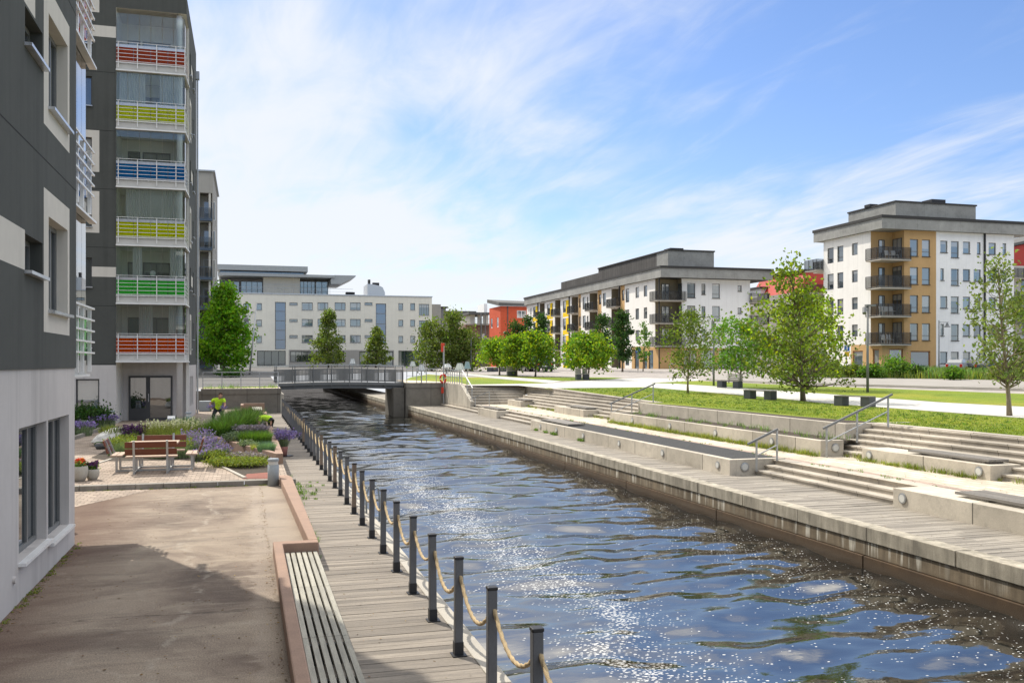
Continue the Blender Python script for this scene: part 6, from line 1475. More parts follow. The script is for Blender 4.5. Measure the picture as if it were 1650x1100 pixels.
# bed at the house
x, y = GP(140, 692); shrub('laurel_bush', 'dark green rounded bush under the ground floor window', 'bush', x, y, .1, .95, .8, 1.15, 3200, 'lf_dark', .085)
x, y = GP(139, 696); shrub('box_ball', 'small grey green ball shrub in front of the dark bush', 'shrub', x, y-.4, .1, .38, .38, .5, 1300, 'gr_silver', .04, False)
x, y = GP(165, 692); grass_plant('lavender', 'purple lavender at the right end of the house bed', 'lavender', x, y, .1, .5, .5, .62, 500, 'gr_silver', .01, .5, 'fl_purple', 110, .05)
x, y = GP(129, 702); grass_plant('lavender', 'purple lavender half hidden by the near house corner', 'lavender', x, y, .1, .45, .45, .55, 500, 'gr_silver', .01, .5, 'fl_purple', 110, .05)
for (x, y, r, h, nm, lab) in ((-3.98,24.95,.18,.37,'fl_red','red and orange bedding flowers in the larger stone bowl'),(-3.70,25.15,.14,.27,'fl_dark','purple bedding flowers with a few red blooms in the smaller bowl')):
    shrub('bedding_flowers', lab, 'flowers', x, y, .1+h-.06, r*1.05, r*1.05, .2, 420, 'gr_green', .05, False, None, (nm, 130, .06), lump=9)
# sack of weeds
sk = thing('garden_sack', 'sagging dirty white sack of weeds lying on the pavers', 'sack', (-4.75, 36.3, .1))
def blob(pts_r, name, mat, par, seg=10, wob=.12, rs=np.random.RandomState(4)):
    g = MB(); g.tube(pts_r[0], pts_r[1], 12); g.v = [(a+rs.normal(0,wob*.25), b+rs.normal(0,wob*.25), max(c+rs.normal(0,wob*.2), .11)) for a, b, c in g.v]
    o = g.build(name, MT[mat], par, smooth=True); m = o.modifiers.new('s', 'SUBSURF'); m.levels = 1; m.render_levels = 2; return o
blob(([(-5.15,34.9,.3),(-5.0,35.4,.34),(-4.75,36.2,.36),(-4.5,37.0,.34),(-4.3,37.6,.45)], [.08,.24,.30,.25,.07]), 'bag', 'sack', sk, wob=.4)
V, Fc, _ = blades(260, .35, .9, .32, .02, .8); link('weeds', arr_mesh('weeds', V, Fc, MT['gr_yel']), sk, (0,0,.4))
bk_ = thing('trug', 'green and grey plastic trug lying beside the white sack', 'trug', (-5.0, 34.2, .1)); MB().lathe([(0,.0),(.15,.0),(.21,.16),(.22,.16),(.16,.02),(0,.02)], 18, 0, (-4.75,34.1,.1)).build('tub', MT['dark_box'], bk_, smooth=True); MB().tube([(-4.96,34.1,.26),(-4.9,34.1,.33),(-4.6,34.1,.33),(-4.54,34.1,.26)], .02, 6).build('handle', MT['lf_bright'], bk_)
# weeds along joints and walls (uncountable)
def weeds(name, label, pts, h, mat, n=14, w=.012, lean=.8, cat='weeds'):
    VV, FF, o = [], [], 0
    for (x, y, z, s) in pts:
        V, Fc, _ = blades(n, .10*s, .12*s, h*s, w, lean); V = V+np.array([x,y,z]); VV.append(V); FF.append(Fc+o); o += len(V)
    ob = link(name, arr_mesh(name, np.concatenate(VV), np.concatenate(FF), MT[mat])); return tag(ob, label, cat, None, 'stuff')
U = rr.uniform
weeds('weeds', 'grass weeds along the foot of the planter walls by the pale walk', [(X2-U(.0,.22), U(Y2n, Y2f), .22, U(.4,1.5)) for _ in range(330)], .17, 'gr_yel')
weeds('weeds', 'weeds at the foot of the broad steps and stone blocks', [(XT-U(.0,.2), rr.choice((U(8,Y2n), U(Y2f,58))), .22, U(.4,1.5)) for _ in range(150)]+[(16.9-U(.0,.12), U(Ya0,Ya1), .22, U(.4,1.4)) for _ in range(70)], .17, 'gr_yel')
weeds('weeds', 'dry pinkish weeds in the gravel margin below the planter wall', [(X2-U(.0,.15), U(Y2n, Y2f), .22, U(.5,1.3)) for _ in range(80)], .24, 'gr_pale')
weeds('weeds', 'weeds along the gravel bed and walk margin', [(U(14.9,15.25), U(8, 58), .21, U(.3,1.0)) for _ in range(110)], .11, 'gr_green')
weeds('weeds', 'weeds sprouting in the joint between the boardwalk and the pink upstand', [(1.10+abs(rr.gauss(0,.05)), U(15.5,27), -.2, U(.3,1.0)) for _ in range(46)]+[(1.1+abs(rr.gauss(0,.32)), U(22.3,25.6), -.2, U(.3,.9)) for _ in range(46)], .13, 'gr_green')
weeds('weeds', 'moss and weeds at the foot of the near house wall', [(XW+abs(rr.gauss(0,.05)), U(11.5,16.9), 0, U(.15,.6)) for _ in range(60)], .055, 'gr_yel')
weeds('weeds', 'weeds growing through the terrace by the lime tree', [(U(-2.6,1.8), 63+abs(rr.gauss(0,.8)), tz(0,63), U(.2,1.0)*rr.choice((.5,.7,2.2))) for _ in range(75)], .25, 'gr_green')
weeds('weeds', 'grass along the joint of the granite kerb', [(U(-3.6,.5), 23.7, 0, U(.3,.9)) for _ in range(40)], .06, 'gr_yel')
weeds('weeds', 'tufts at the foot of the low planter wall on the right boardwalk', [(X1-.05, yA(X1, px), -.2, U(.8,1.6)) for px in (882,893,897,936,940,866) for _ in range(4)], .14, 'gr_green', 30)
weeds('weeds', 'small plants growing from the upper planter soil', [(U(16.7,17.8), U(Y2n+.4, Y2f-.4), .65, U(.5,1.8)) for _ in range(60)], .16, 'gr_green')
# tufted edge where the lawn meets stone
_PE = [terr(*q)[:2] for q in ((2300,706),(1650,675),(1240,641.5),(1090,629),(1045,625),(880,627.5),(835,623))]
def on_lawn(x, y):      # on the near side of the white path
    for (xa, ya), (xb, yb) in zip(_PE[:-1], _PE[1:]):
        if min(ya, yb) <= y <= max(ya, yb): return x < xa+(xb-xa)*(y-ya)/(yb-ya+1e-9)-.12
    return y < 25
def lawn_blades():
    n = 42000; pts = []
    while len(pts) < n:
        y = 18+50*rr.random()**1.4; x = XL+.36+abs(rr.gauss(0, 4.5))
        if on_lawn(x, y): pts.append((x, y))
    A = np.array(pts); zz = np.array([tz(a, b) for a, b in pts])+.004
    V, Fc, _ = blades(n, .0001, .0001, .055, .014, 1.1); V = V.reshape(n,6,3); V[:,:,0] += A[:,0,None]; V[:,:,1] += A[:,1,None]; V[:,:,2] += zz[:,None]
    tag(link('grass', arr_mesh('grass', V.reshape(-1,3), Fc, MT['gr_lawn'])), 'short blades of mown lawn grass near the stone edging', 'grass', None, 'stuff')
MT['gr_lawn'] = leaf('lawn_grass_blade', (.19,.245,.022), .4, .55)
lawn_blades()
def lawn_tufts():
    pts = []
    while len(pts) < 900:
        y = 16+55*rr.random()**1.3; x = XL+.45+abs(rr.gauss(0, 6))
        if on_lawn(x, y): pts.append((x, y, tz(x, y), U(.3,1.2)))
    weeds('grass_tufts', 'darker tufts and weeds standing out of the lawn', pts, .10, 'gr_dark', 12, .02, 1.0, 'grass')
lawn_tufts()
# ---------------------------------------------------------------- trees
def tree(name, label, x, y, h, tr, c0, rx, shape, n, mat, ls, lean=(0,0), group=None, bark='bark', K=40, cl=.16, extra=None, seed=1, z=None, limbs=.7, ry=None, skew=1.0, thin=0):
    rs = np.random.RandomState(seed); z = tz(x, y) if z is None else z
    t = thing(name, label, 'tree', (x, y, z-.02), 0, group); ry = ry or rx
    prof = {'cone': lambda u: (1.02-u)**.95*min(1, .8+u*2), 'oval': lambda u: math.sin(PI*min(1, .14+.86*u))**.6 if u < .99 else .1,
            'umbrella': lambda u: (min(1, .72+u*1.0) if u < .35 else max(.05, 1-((u-.35)/.68)**2)**.6), 'column': lambda u: (min(1, .55+u*2.5) if u < .5 else max(.03, 1-((u-.5)/.5)**1.8)**.7),
            'lime': lambda u: (min(1, .86+u*.6) if u < .25 else max(.04, 1-((u-.25)/.75)**1.25)),
            'spire': lambda u: (min(1, .85+u*1.0) if u < .35 else max(.16, 1-((u-.35)/.62)**1.5)),
            'loose': lambda u: (min(1, .5+u*2) if u < .35 else max(.04, 1-((u-.35)/.65)**1.2)**.9)}[shape]
    ax = lambda u: np.array([lean[0]*u+.06*math.sin(5*u+seed), lean[1]*u+.05*math.sin(4*u+2*seed), h*u])
    cc = []
    for k in range(K):
        u = ((k+rs.rand())/K)**skew; th = k*2.39996+rs.normal(0,.4); R = prof(u); r = R*math.sqrt(rs.uniform(.12,1))*rs.uniform(.62,1.22)
        p = ax((c0+(h-c0)*u)/h); cc.append([p[0]+rx*r*math.cos(th), p[1]+ry*r*math.sin(th), p[2]+rs.normal(0,.03)*h])
    cc = np.array(cc); w = rs.uniform(.4,1.6,K)*np.clip(1-thin*np.clip((cc[:,2]-c0)/(h-c0),0,1)**1.5,.03,1); w /= w.sum(); idx = rs.choice(K, n, p=w)
    g3 = rs.normal(0,1,(n,3)); sc = rx*cl*rs.uniform(.7,1.4,K)[idx]
    pts = cc[idx]+g3*sc[:,None]*np.array([1,1,.75])
    V, Fc = cards(pts, ls, rs); link('crown', arr_mesh('crown', V, Fc, MT[mat]), t)
    if extra:
        m2, k2 = extra; sel = pts[np.argsort(-pts[:,2]+rs.normal(0,.25*h,n))[:k2]]; V, Fc = cards(sel+rs.normal(0,.05,sel.shape), ls*1.05, rs); link('young_shoots', arr_mesh('young_shoots', V, Fc, MT[m2]), t)
    g = MB(); m = 9; top = .93
    g.tube([tuple(ax(top*i/m)) for i in range(m+1)], [tr*(1.25 if i == 0 else 1)*(1-.86*i/m) for i in range(m+1)], 9)
    for k in range(K):
        if rs.rand() > limbs: continue
        e = cc[k]; u0 = max(c0*.75/h, min(.85, (e[2]/h)-rs.uniform(.10,.24)*(1-.4*e[2]/h))); a = ax(u0); mid = a*.45+e*.55+np.array([0,0,-.05*h*rs.rand()+.02*h])
        rb = tr*(1-.86*u0)*.5; g.tube([tuple(a), tuple(mid), tuple(e)], [rb, rb*.6, rb*.16], 5)
    g.build('trunk', MT[bark], t, smooth=True, world=False)
    return t
TP = lambda px, py: terr(px, py)[:2]
G_Y = 'row of yellow green trees on the lawn'
x, y = terr(361,603)[:2]; tree('lime_tree', 'large dense bright green lime tree behind the left terrace', x, y, 8.35, .17, 1.1, 3.0, 'lime', 14000, 'lf_lime', .21, seed=3, K=120, cl=.13)
x, y = TP(1110,633); tree('young_tree', 'olive green young tree in front of the ochre shop corner', x, y, 4.7, .065, 1.15, 1.6, 'oval', 2900, 'lf_olive', .11, (.05,0), seed=4, K=44, cl=.19, bark='bark_pale')
x, y = TP(1193,625); tree('young_tree', 'bright green broad young tree left of the tallest lawn tree', x, y, 4.4, .075, 1.2, 2.1, 'umbrella', 3700, 'lf_bright', .14, seed=5, K=44, cl=.18)
x, y = TP(1294,646); tree('oak_tree', 'tall loose crowned tree with a leaning trunk in the middle of the right lawn', x, y, 7.1, .12, 1.0, 2.5, 'spire', 4300, 'lf_olive', .12, (-.6,.1), skew=1.15, thin=.93, seed=6, K=110, cl=.125, extra=('lf_yellow', 1300), limbs=.9)
x, y = TP(1301,628); tree('young_tree', 'tree with a yellowish crown just behind the leaning tree', x, y, 5.4, .10, 1.3, 2.4, 'umbrella', 4200, 'lf_yellow', .14, seed=7, K=44, cl=.18)
x, y = TP(1624,670); tree('young_tree', 'sparse young tree with bare upper twigs at the right edge of the lawn', x, y, 5.75, .085, 1.35, 1.55, 'loose', 2300, 'lf_grey', .095, (-.32,.1), skew=1.2, seed=8, K=62, cl=.13, bark='bark_pale', limbs=1)
x, y = terr(1668,626)[:2]; tree('young_tree', 'darker tree cut off by the right edge of the view', x, y, 6.6, .12, 1.2, 2.3, 'oval', 4500, 'lf_olive', .15, seed=9, K=44)
for i, (px, py, h, rx, lab, sd_) in enumerate(((949,611.6,3.95,2.1,'yellow green umbrella shaped tree farthest right in the lawn row',11),(863,606.5,4.15,2.2,'yellow green umbrella tree in front of the dark parked van',12),(832,606,3.9,1.8,'yellow green umbrella tree in front of the orange house wall',13),(804,604,3.75,1.95,'yellow green umbrella tree farthest left in the lawn row',14))):
    x, y = TP(px, py); tree('umbrella_tree', lab, x, y, h*.9, .085, 1.15, rx*.95, 'umbrella', 2700, 'lf_yellow' if i != 1 else 'lf_bright', .16, group=G_Y, seed=sd_, K=44, cl=.17, extra=('lf_bright' if i != 1 else 'lf_yellow', 2200))
x, y = TP(935,610); tree('umbrella_tree', 'slim second stem standing close to the rightmost yellow green tree', x, y, 3.6, .06, 1.3, 1.5, 'umbrella', 2200, 'lf_bright', .16, group=G_Y, seed=15, K=30)
for px, h, rx, c0, n, lab, sd_, sh, m in ((695,5.4,2.1,.6,3200,'round olive tree left of the lifebuoy post',21,'oval','lf_olive'),(729,6.6,2.0,.7,3600,'taller thin topped olive tree right behind the lifebuoy post',22,'loose','lf_olive'),(752,4.5,2.0,.5,2900,'round olive tree right of the lifebuoy post',23,'oval','lf_olive')):
    x, y = TP(px, 597.5); tree('olive_tree', lab, x, y, h, .11, c0, rx, sh, n, m, .19, group='round trees beyond the bridge', seed=sd_, K=48, cl=.2)
for px, py, h, rx, n, lab, sd_, m in ((1003,599,6.35,.92,3600,'tall dark columnar tree beside the ochre strip nearest the corner',31,'lf_dark'),(971,596.5,6.3,.95,2600,'dark columnar tree one balcony stack left of the tallest one',32,'lf_dark'),(874,596,6.3,.9,2200,'dark columnar tree between the first yellow panels',33,'lf_dark'),(850,595.8,6.1,.85,2200,'dark columnar tree at the far end of the yellow panelled block',34,'lf_dark'),(829,595.6,5.7,1.05,2200,'dark rounded columnar tree in front of the orange wall',35,'lf_dark')):
    x, y = TP(px, py)
    if py < 597: d = (EYE-2.25)/((py-HY)/F)
    tree('columnar_tree', lab, x, y, h, .1, 1.5, rx, 'column', n, m, .17, group='columnar street trees', seed=sd_, K=50, cl=.28)
x, y = TP(1037,598); tree('sapling', 'thin ragged sapling beside the blue sign at the shop corner', x, y, 5.25, .06, 1.2, .75, 'column', 900, 'lf_bright', .15, seed=36, K=30, cl=.22, limbs=1)
def atd(px, d): l = (px-825)*d/F; return (l*C+d*S, -l*S+d*C)
x, y = atd(529,148); tree('conifer_like_tree', 'pointed loose tree in front of the middle of the cream building', x, y, 9.0, .16, 1.0, 3.7, 'cone', 4200, 'lf_olive', .25, seed=41, K=90, cl=.10, skew=1.25)
x, y = atd(606,150); tree('conifer_like_tree', 'smaller pointed tree in front of the right blue glass strip', x, y, 6.4, .14, 1.0, 3.0, 'cone', 3000, 'lf_olive', .25, seed=42, K=70, cl=.10, skew=1.25)
# bushes and tall weeds beside the street
for px, py, h, rx, m, lab in ((1447,609,2.05,1.25,'lf_bright','round bright green bush in front of the ochre shop window'),(1405,609,1.3,1.0,'lf_bright','lower green bush left of the round bush'),(1330,608,1.5,1.4,'lf_olive','green bush behind the leaning lawn tree'),(1536,612,1.05,.75,'lf_bright','clipped green bush in front of the parked red tailed car'),(1478,609,1.1,.8,'lf_dark','dark low bush right of the round bush'),(1620,612,1.2,1.2,'lf_olive','loose bush behind the sparse young tree'),(1285,607,1.4,1.2,'lf_bright','leafy bush at the left end of the street planting'),(1372,608,1.2,1.0,'lf_olive','bush under the lamp post at the street')):
    x, y, z, d = *terr(px,py), 0; shrub('street_bush', lab, 'bush', x, y, z, rx, rx, h, 1500, m, .15, True, 'bushes along the street')
for px, py, h, rx, lab in ((367,608,.75,1.1,'clipped dark hedge ball under the lime tree'),(835,596.5,1.2,1.3,'dark bush at the foot of the orange house'),(815,596.3,1.4,1.0,'dark bush left of the parked van')):
    x, y, z = terr(px,py); shrub('low_bush', lab, 'bush', x, y, z, rx, rx, h, 1200, 'lf_dark', .13, False)
def strip_weeds(name, label, quadpx, n, h, w, mat, lean=.5):
    A = [np.array(terr(*p)[:2]) for p in quadpx]; u = RS.rand(n); v = RS.rand(n)
    p = A[0]*((1-u)*(1-v))[:,None]+A[1]*(u*(1-v))[:,None]+A[2]*(u*v)[:,None]+A[3]*((1-u)*v)[:,None]
    zz = np.array([tz(a,b) for a,b in p]); V, Fc, _ = blades(n, .001,.001, h, w, lean, hvar=.75); V = V.reshape(n,6,3); V[:,:,0] += p[:,0,None]; V[:,:,1] += p[:,1,None]; V[:,:,2] += zz[:,None]
    tag(link(name, arr_mesh(name, V.reshape(-1,3), Fc, MT[mat])), label, 'undergrowth', None, 'stuff')
strip_weeds('undergrowth', 'tall green weeds along the far side of the street', ((1240,606),(1700,613.5),(1700,602),(1270,600)), 15000, 1.0, .07, 'gr_green', .7)
strip_weeds('undergrowth', 'paler seeding grasses along the street', ((1240,606.3),(1700,614),(1700,608),(1270,603)), 6000, .8, .05, 'gr_yel', .5)

# ---------------------------------------------------------------- street furniture on the right
def bench(label, pa, pb, backr=False):
    a, b = Vector(terr(*pa)), Vector(terr(*pb)); t = (b-a); L = t.length; t.normalize(); n = Vector((-t.y, t.x, 0)); 
    h = thing('stone_bench', label, 'bench', a)
    for q, s in ((a, 1), (b, -1)):
        c = q+t*s*.22; MB().hexa([tuple(c+t*i*.22+n*j*.24+Vector((0,0,k))) for k in (-.03,.43) for i, j in ((-1,-1),(1,-1),(1,1),(-1,1))]).build('block', MT['dark_box'], h, bevel=.01)
    g = MB()
    for j in range(4): o = n*(-.2+j*.125); g.hexa([tuple(q+o+n*w+Vector((0,0,k))) for k in (.432,.475) for q, w in ((a,-.05),(b,-.05),(b,.05),(a,.05))])
    g.build('seat', MT['pad_wood'], h)
    if backr:
        g = MB()
        for k in range(4): z = .55+k*.11; g.bar(a+t*.5+n*.25+Vector((0,0,z)), b+n*.25+Vector((0,0,z)), .035, .07)
        for q in (a+t*.6, b-t*.1): g.bar(q+n*.25+Vector((0,0,.3)), q+n*.25+Vector((0,0,.93)), .05, .05)
        g.build('backrest', MT['bench_wood'], h)
bench('backless bench on two dark blocks in front of the lamp post', (1349,653.5), (1406,656))
bench('backless bench on two dark blocks left of the leaning tree', (1203,642), (1247,644.5))
bench('bench with a slatted back under the bright green broad tree', (1159,624), (1193,625.5), True)
def block_seat(px, py, label, w=.5, h=.45, top=True):
    x, y, z = terr(px, py); b = thing('block_seat', label, 'stone seat', (x,y,z)); MB().box(x-w/2,y-w/2,z-.03,x+w/2,y+w/2,z+h).build('block', MT['dark_box'], b, bevel=.015)
    if top: MB().box(x-w/2-.02,y-w/2-.02,z+h+.002,x+w/2+.02,y+w/2+.02,z+h+.09).build('seat', MT['concrete'], b); MB().box(x-w/2,y+w/2-.06,z+h+.09,x+w/2,y+w/2,z+h+.5).build('backrest', MT['concrete'], b)
block_seat(932,612,'left block seat with pale top under the rightmost yellow green tree', .42); block_seat(943.5,611.8,'right block seat with pale top under the rightmost yellow green tree', .42)
block_seat(820.5,606,'left block seat between the two far umbrella trees', .4); block_seat(828,605.8,'right block seat between the two far umbrella trees', .5)
for px, lab in ((790,'left dark cube on the street paving by the orange house'),(797.5,'right dark cube on the street paving by the orange house'),(811,'single dark cube in front of the dark bush')): block_seat(px, 598.5, lab, .62, .45, False)
def pole(name, label, cat, x, y, z, h, r=.06): 
    b = thing(name, label, cat, (x,y,z)); MB().tube([(x,y,z-.05),(x,y,z+h*.35),(x,y,z+h)], [r, r*.9, r*.7], 10).build('pole', MT['frame_mid'], b, smooth=True); return b
x, y, z = terr(1398,632); b = pole('street_lamp', 'tall grey lamp post with a spotlight head beside the street', 'lamp post', x, y, z, 5.15, .085)
MB().bar((x-.05,y,z+4.9),(x-.36,y-.1,z+4.85),.07,.07).build('arm', MT['frame_mid'], b); MB().tube([(x-.3,y-.1,z+4.98),(x-.44,y-.3,z+4.66)],.12,12).build('lamp_head', MT['frame_mid'], b); MB().box(x-.12,y-.12,z+5.1,x+.5,y+.12,z+5.2).build('lamp_head', MT['frame_mid'], b)
x, y, z = terr(1150,621); b = pole('street_lamp', 'grey lamp post with a box head by the broad green tree', 'lamp post', x, y, z, 4.7, .075); MB().box(x-.14,y-.1,z+3.9,x+.02,y+.1,z+4.5).build('lamp_head', MT['frame_mid'], b)
x, y, z = terr(1513,602); b = pole('street_lamp', 'thin lamp post with a bell lamp on an arm before the white wall', 'lamp post', x, y, z, 5.4, .07)
MB().bar((x,y,z+5.2),(x+1.0,y-.2,z+5.2),.05,.05).build('arm', MT['frame_mid'], b); MB().lathe([(0.02,0),(.1,-.08),(.16,-.3),(.34,-.48),(.02,-.46)], 14, 0, (x+.85,y-.17,z+5.18)).build('lamp_head', MT['frame_mid'], b)
x, y, z = terr(759,598); pole('street_lamp', 'slim grey pole right of the round olive trees', 'lamp post', x, y, z, 3.6, .06)
x, y, z = terr(402,604); b = thing('leaning_lamp', 'leaning slim lamp pole beside the lime tree', 'lamp post', (x,y,z)); dx = (413-402)*90/F
MB().tube([(x,y,z),(x+dx,y,z+6.9)], [.09,.05], 10).build('pole', MT['steel'], b, smooth=True); MB().tube([(x+dx-.15,y,z+6.1),(x+dx-.95,y-.2,z+5.5)],.05,8).build('arm', MT['steel'], b); MB().box(x+dx-1.15,y-.35,z+5.1,x+dx-.75,y-.05,z+5.5).build('lamp_head', MT['frame_mid'], b, bevel=.08)
def sign(px, py, label, h, plates):
    x, y, z = terr(px, py); b = pole('street_sign', label, 'sign', x, y, z, h, .045)
    for dz, w, hh, m in plates: MB().box(x-w/2,y-.08,z+h+dz-hh,x+w/2,y-.05,z+h+dz).build('plate', MT[m], b)
    return b, x, y, z
MT['sign_blue'] = plain('blue_sign_enamel', (.01,.10,.42), .45, .04, 4, 0); MT['sign_yellow'] = plain('yellow_sign_enamel', (.75,.45,.01), .45, .04, 4, 0)
b, x, y, z = sign(1028, 597, 'blue rectangular traffic sign at the shop corner', 2.55, [(.05,.65,.52,'sign_blue')])
g = MB(); g.box(x-.2,y-.095,z+2.2,x-.05,y-.082,z+2.42); g.box(x+.02,y-.095,z+2.17,x+.12,y-.082,z+2.32); g.box(x-.22,y-.095,z+2.15,x+.22,y-.082,z+2.18); g.build('pictogram', MT['white_paint'], b)
b, x, y, z = sign(1364, 601, 'post with a blue sign over a yellow diamond beside the corner shop', 2.9, [(.0,.62,.62,'sign_blue'),(-.68,.55,.5,'sign_yellow')])
MB().box(x-.06,y-.095,z+2.4,x+.06,y-.082,z+2.85).build('pictogram', MT['white_paint'], b)
def rails(px0, px1, py, label):
    x0, y0, z0 = terr(px0, py); x1, y1, z1 = terr(px1, py); rail_fence(label, [(x0,y0,z0),(x1,y1,z1)], .95, 2.1, 1)
rails(1079, 1117, 600.5, 'steel street barrier in front of the ochre shop corner'); rails(1148, 1236, 603, 'longer steel street barrier behind the bright green tree')
# lantern lamps round the bridge
def lantern(px, d, ytop, ybot, wpx, label, mat='lantern_glass'):
    x, y = atd(px, d); z = tz(x, y); zt, zb = EYE-(ytop-HY)*d/F, EYE-(ybot-HY)*d/F; r = wpx*d/F/2
    b = thing('lantern_lamp', label, 'lamp', (x,y,z)); MB().tube([(x,y,z),(x,y,zb)], .05, 8).build('post', MT['steel'], b)
    g = MB(); n = 8; R = [[(x+q*math.cos(2*PI*(i+.5)/n), y+q*math.sin(2*PI*(i+.5)/n), zz) for i in range(n)] for q, zz in ((r,zb),(r*.5,zt))]
    for i in range(n): j = (i+1) % n; g.quad(R[0][i],R[0][j],R[1][j],R[1][i])
    g.poly(R[1]); g.poly(R[0][::-1]); s = g.build('lamp_shade', MT[mat], b); g = MB()
    for i in range(n): g.bar(R[0][i], R[1][i], .03, .03); g.bar(R[0][i], R[0][(i+1) % n], .04, .05); g.bar(R[1][i], R[1][(i+1) % n], .03, .04)
    g.build('frame', MT['steel'], s)
MT['lantern_glass'] = plain('milky_lantern_panel', (.62,.64,.62), .3, .06, 4, 0, spec=.6); MT['lantern_teal'] = plain('teal_lantern_panel', (.22,.36,.38), .25, .06, 4, 0, spec=.6)
lantern(679,70,587,596.5,12.5,'white conical lantern at the right end of the footbridge'); lantern(665,84,582,590,10,'white conical lantern behind the bridge end'); lantern(568,78,577.5,586,10,'white conical lantern behind the middle of the footbridge')
lantern(720,95,586,592,17,'wide white lantern left of the lifebuoy post'); lantern(741,80,585,595.5,16,'pale conical lantern right of the lifebuoy post'); lantern(753,86,582.5,594,11,'teal conical lantern right of the pale one','lantern_teal')

# ---------------------------------------------------------------- parked cars
MT['car_dark'] = plain('dark_car_paint', (.018,.02,.024), .25, .05, 2, 0, spec=.6); MT['car_red'] = plain('silver_car_paint', (.30,.30,.31), .3, .05, 2, 0, spec=.6); MT['tyre'] = plain('tyre_rubber', (.02,.02,.02), .9, .1, 8, 0); MT['tail'] = plain('red_tail_lamp', (.55,.02,.012), .2, .05, 4, 0, spec=.7)
def car(name, label, x, y, z, rz, st, L, W, paint):
    """st: stations (along 0..1, z_bottom, z_belt, z_roof, belt half width, roof half width)"""
    c = thing(name, label, 'car', (x,y,z), rz); g = MB(); R = []
    for u, zb, zbelt, zr, wb, wr in st:
        X = (u-.5)*L; R.append([(X,-wb*W/2*.96,zb),(X,-wb*W/2,(zb+zbelt)/2),(X,-wb*W/2*.97,zbelt),(X,-wr*W/2,zr),(X,wr*W/2,zr),(X,wb*W/2*.97,zbelt),(X,wb*W/2,(zb+zbelt)/2),(X,wb*W/2*.96,zb)])
    for a, b in zip(R[:-1], R[1:]):
        ha, hb = a[3][2]-a[2][2], b[3][2]-b[2][2]
        for i in range(7): g.quad(a[i], b[i], b[i+1], a[i+1], 1 if (i in (2,4) and min(ha,hb) > .05) or (i == 3 and abs(a[3][2]-b[3][2]) > .2) else 0)
    g.poly(R[0]); g.poly(R[-1][::-1]); o = g.build('body', [MT[paint], MT['pane']], c, world=False, bevel=.03); smoothed(o, 35)
    for sx in (-.31,.31):
        for sy in (-1,1):
            w = bpy.data.objects.new('wheel', MB().tube([(0,-.1,0),(0,.1,0)], .32, 20).mesh('wheel', MT['tyre'])); COL.objects.link(w); w.parent = c; w.location = (sx*L,sy*(W/2-.1),.32)
            r = bpy.data.objects.new('rim', MB().tube([(0,-.115,0),(0,.115,0)], .2, 16).mesh('rim', MT['alu'])); COL.objects.link(r); r.parent = w
    for sy in (-1,1):
        MB().box(-L/2-.03,sy*W*.36-.12,.72,-L/2+.12,sy*W*.36+.12,1.02).build('tail_lamp', MT['tail'], c, world=False, bevel=.02); MB().box(L/2-.12,sy*W*.36-.14,.58,L/2+.01,sy*W*.36+.14,.76).build('headlight', MT['alu'], c, world=False, bevel=.02)
    MB().box(-L/2-.035,-.26,.55,-L/2+.01,.26,.67).build('number_plate', MT['white_paint'], c, world=False)
    return c
hatch = [(0,.35,.80,.81,.90,.86),(.03,.28,.95,1.15,.96,.74),(.10,.24,.97,1.42,1,.70),(.35,.22,.95,1.50,1,.72),(.55,.22,.93,1.46,1,.72),(.74,.22,.92,.96,1,.82),(.95,.26,.78,.80,.95,.80),(1,.34,.62,.63,.86,.78)]
van = [(0,.35,.95,.97,.92,.90),(.02,.28,1.05,1.55,.98,.84),(.06,.24,1.05,1.88,1,.80),(.6,.22,1.03,1.92,1,.80),(.72,.22,1.02,1.80,1,.78),(.86,.22,1.0,1.06,1,.86),(.97,.26,.85,.87,.95,.84),(1,.34,.62,.63,.88,.80)]
x, y, z = terr(1546,603.2); car('parked_car', 'silver hatchback with red tail lamps parked behind the street bushes', x, y, z, math.radians(35), hatch, 4.2, 1.75, 'car_red')
x, y, z = terr(1586,603.2); car('parked_car', 'black car parked behind the weeds right of the red tail lamps', x, y, z, math.radians(12), hatch, 4.4, 1.75, 'car_dark')
x, y, z = terr(871,598.4); car('parked_van', 'black van with red tail lamps seen from behind under the umbrella trees', x, y, z, math.radians(84), van, 4.6, 2.0, 'car_dark')
x, y, z = terr(852,597.8); car('parked_car', 'dark car parked left of the black van', x, y, z, math.radians(88), hatch, 4.3, 1.75, 'car_dark')

# ---------------------------------------------------------------- the two gardeners
def skin_mesh(name, chains, mat, par, sub=2, root=0):
    """chains: lists of (point, radius); points that coincide are shared"""
    V, R, E, ix = [], [], [], {}
    def vid(p, r):
        k = tuple(round(c, 4) for c in p)
        if k not in ix: ix[k] = len(V); V.append(p); R.append(r)
        return ix[k]
    for ch in chains:
        ids = [vid(p, r) for p, r in ch]; E += [(a, b) for a, b in zip(ids[:-1], ids[1:]) if a != b]
    me = bpy.data.meshes.new(name); me.from_pydata(V, E, []); me.materials.append(MT[mat]); o = bpy.data.objects.new(name, me); COL.objects.link(o)
    m = o.modifiers.new('skin', 'SKIN'); m.use_smooth_shade = True
    for i, sv in enumerate(me.skin_vertices[0].data): r = R[i]; sv.radius = (r, r) if not hasattr(r, '__len__') else r; sv.use_root = (i == root)
    s = o.modifiers.new('sub', 'SUBSURF'); s.levels = s.render_levels = sub; o.parent = par; return o
